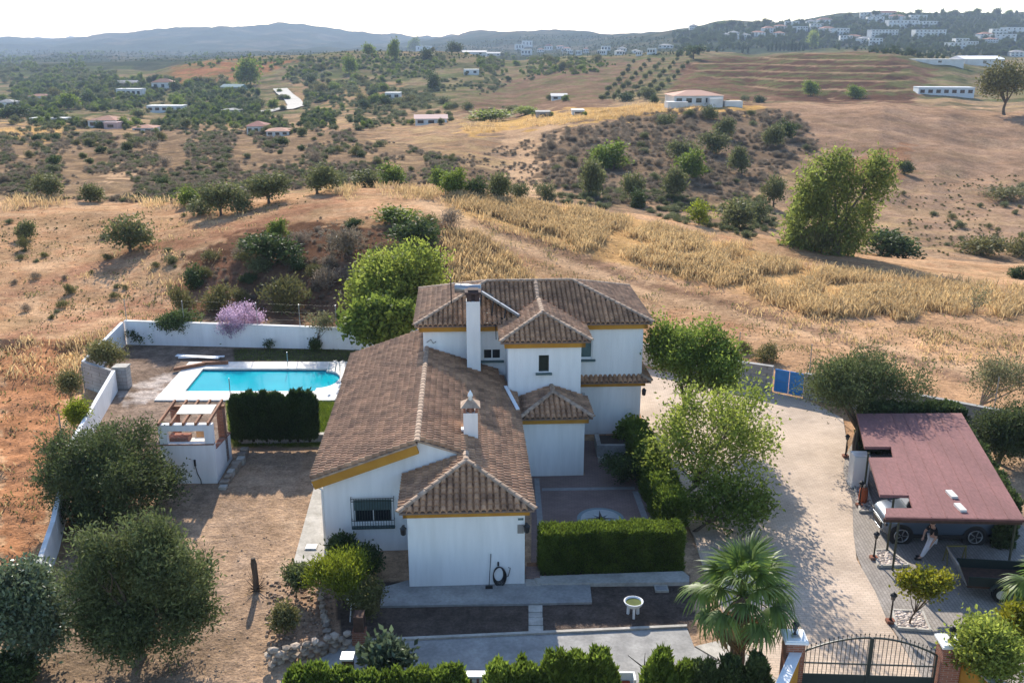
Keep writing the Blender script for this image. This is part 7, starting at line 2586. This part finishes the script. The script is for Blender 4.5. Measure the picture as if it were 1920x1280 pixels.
house('upper right apartment block above the crescents', 1738, 52, 40, 11, 16, 'flat', 0, nwin=6, rows=2, name='apartment_block')
house('brown roofed block on the skyline of the right hill', 1660, 34, 50, 13, 16, 'hip', 0, nwin=6, rows=2, name='apartment_block')
# far woods on the right hill and the ridges
fw = pscatter([(1260, 62), (1500, 42), (1650, 32), (1920, 26), (1920, 105), (1760, 112), (1560, 92), (1400, 92), (1270, 108)], 2000)
undergrowth('far_woods', fw, .4, 1.1, 9, 'dark', .9, .24)
fw = pscatter([(0, 96), (300, 98), (620, 98), (860, 84), (1000, 66), (1250, 72), (1270, 105), (900, 110), (0, 118)], 2400)
undergrowth('far_woods', fw, .1, .38, 7, 'dark', .8, .26)
for i in range(44):
    x = rnd.uniform(1330, 1915)
    b = ground(x, np.interp(x, [1330, 1500, 1700, 1920], [56, 44, 34, 30]))
    hgt = rnd.uniform(7, 17)
    kd = rnd.choice(['dark', 'green', 'pine', 'round'])
    o = plant(kd, 'tree along the skyline of the right hill', (b[0], b[1], b[2] - .5), hgt * rnd.uniform(.7, 1.2), hgt, 'tree', 'tree', 'skyline trees of the right hill')
    locate(o, ADJ[kd] + ' skyline tree', x, project(*b)[1] - 8)
for px, py, w, h_ in GARDENS:
    for k in range(4):
        x = px + rnd.choice((-1, 1)) * w * rnd.uniform(.3, .85)
        y = py + rnd.uniform(-3, 3.5)
        kd = rnd.choice(('dark', 'green', 'round', 'khaki', 'green'))
        sz = h_ * rnd.uniform(.45, 1.05)
        o = pplant(kd, 'garden tree', x, y, sz * rnd.uniform(.9, 1.5), sz, 'tree', 'tree', 'garden trees round the valley houses')
        locate(o, ADJ[kd] + ' garden tree', x, y)
settle_labels()
# pale tracks and the bright green pitch far away
pitch = [ground(x, y) for x, y in ((1822, 62), (1870, 62), (1868, 54), (1832, 54))]
me = MB().add([(p[0], p[1], p[2] + .8) for p in pitch], [(0, 1, 2, 3)]).build('playing_field', mat('far_turf', (.16, .24, .06)), kind='structure')


def road(name, line, w, m):
    P = []
    for (x0, y0), (x1, y1) in zip(line[:-1], line[1:]):
        for t in np.linspace(0, 1, 20, endpoint=False):
            P.append(Vector(ground(x0 + (x1 - x0) * t, y0 + (y1 - y0) * t)))
    P.append(Vector(ground(*line[-1])))
    V, F = [], []
    for i, p in enumerate(P):
        d = P[min(i + 1, len(P) - 1)] - P[max(i - 1, 0)]
        s = Vector((-d.y, d.x, 0)).normalized() * w / 2
        for q in (p - s, p + s):
            V.append((q.x, q.y, max(float(height(q.x, q.y)), p.z) + .5))
        if i:
            F.append((2 * i - 2, 2 * i, 2 * i + 1, 2 * i - 1))
    mb = MB(); mb.add(V, F)
    return mb.build(name, m, kind='structure')


road('road', [(492, 212), (530, 207), (556, 200), (548, 188), (532, 176), (525, 168)], 8.5, MT['concrete_pale'])
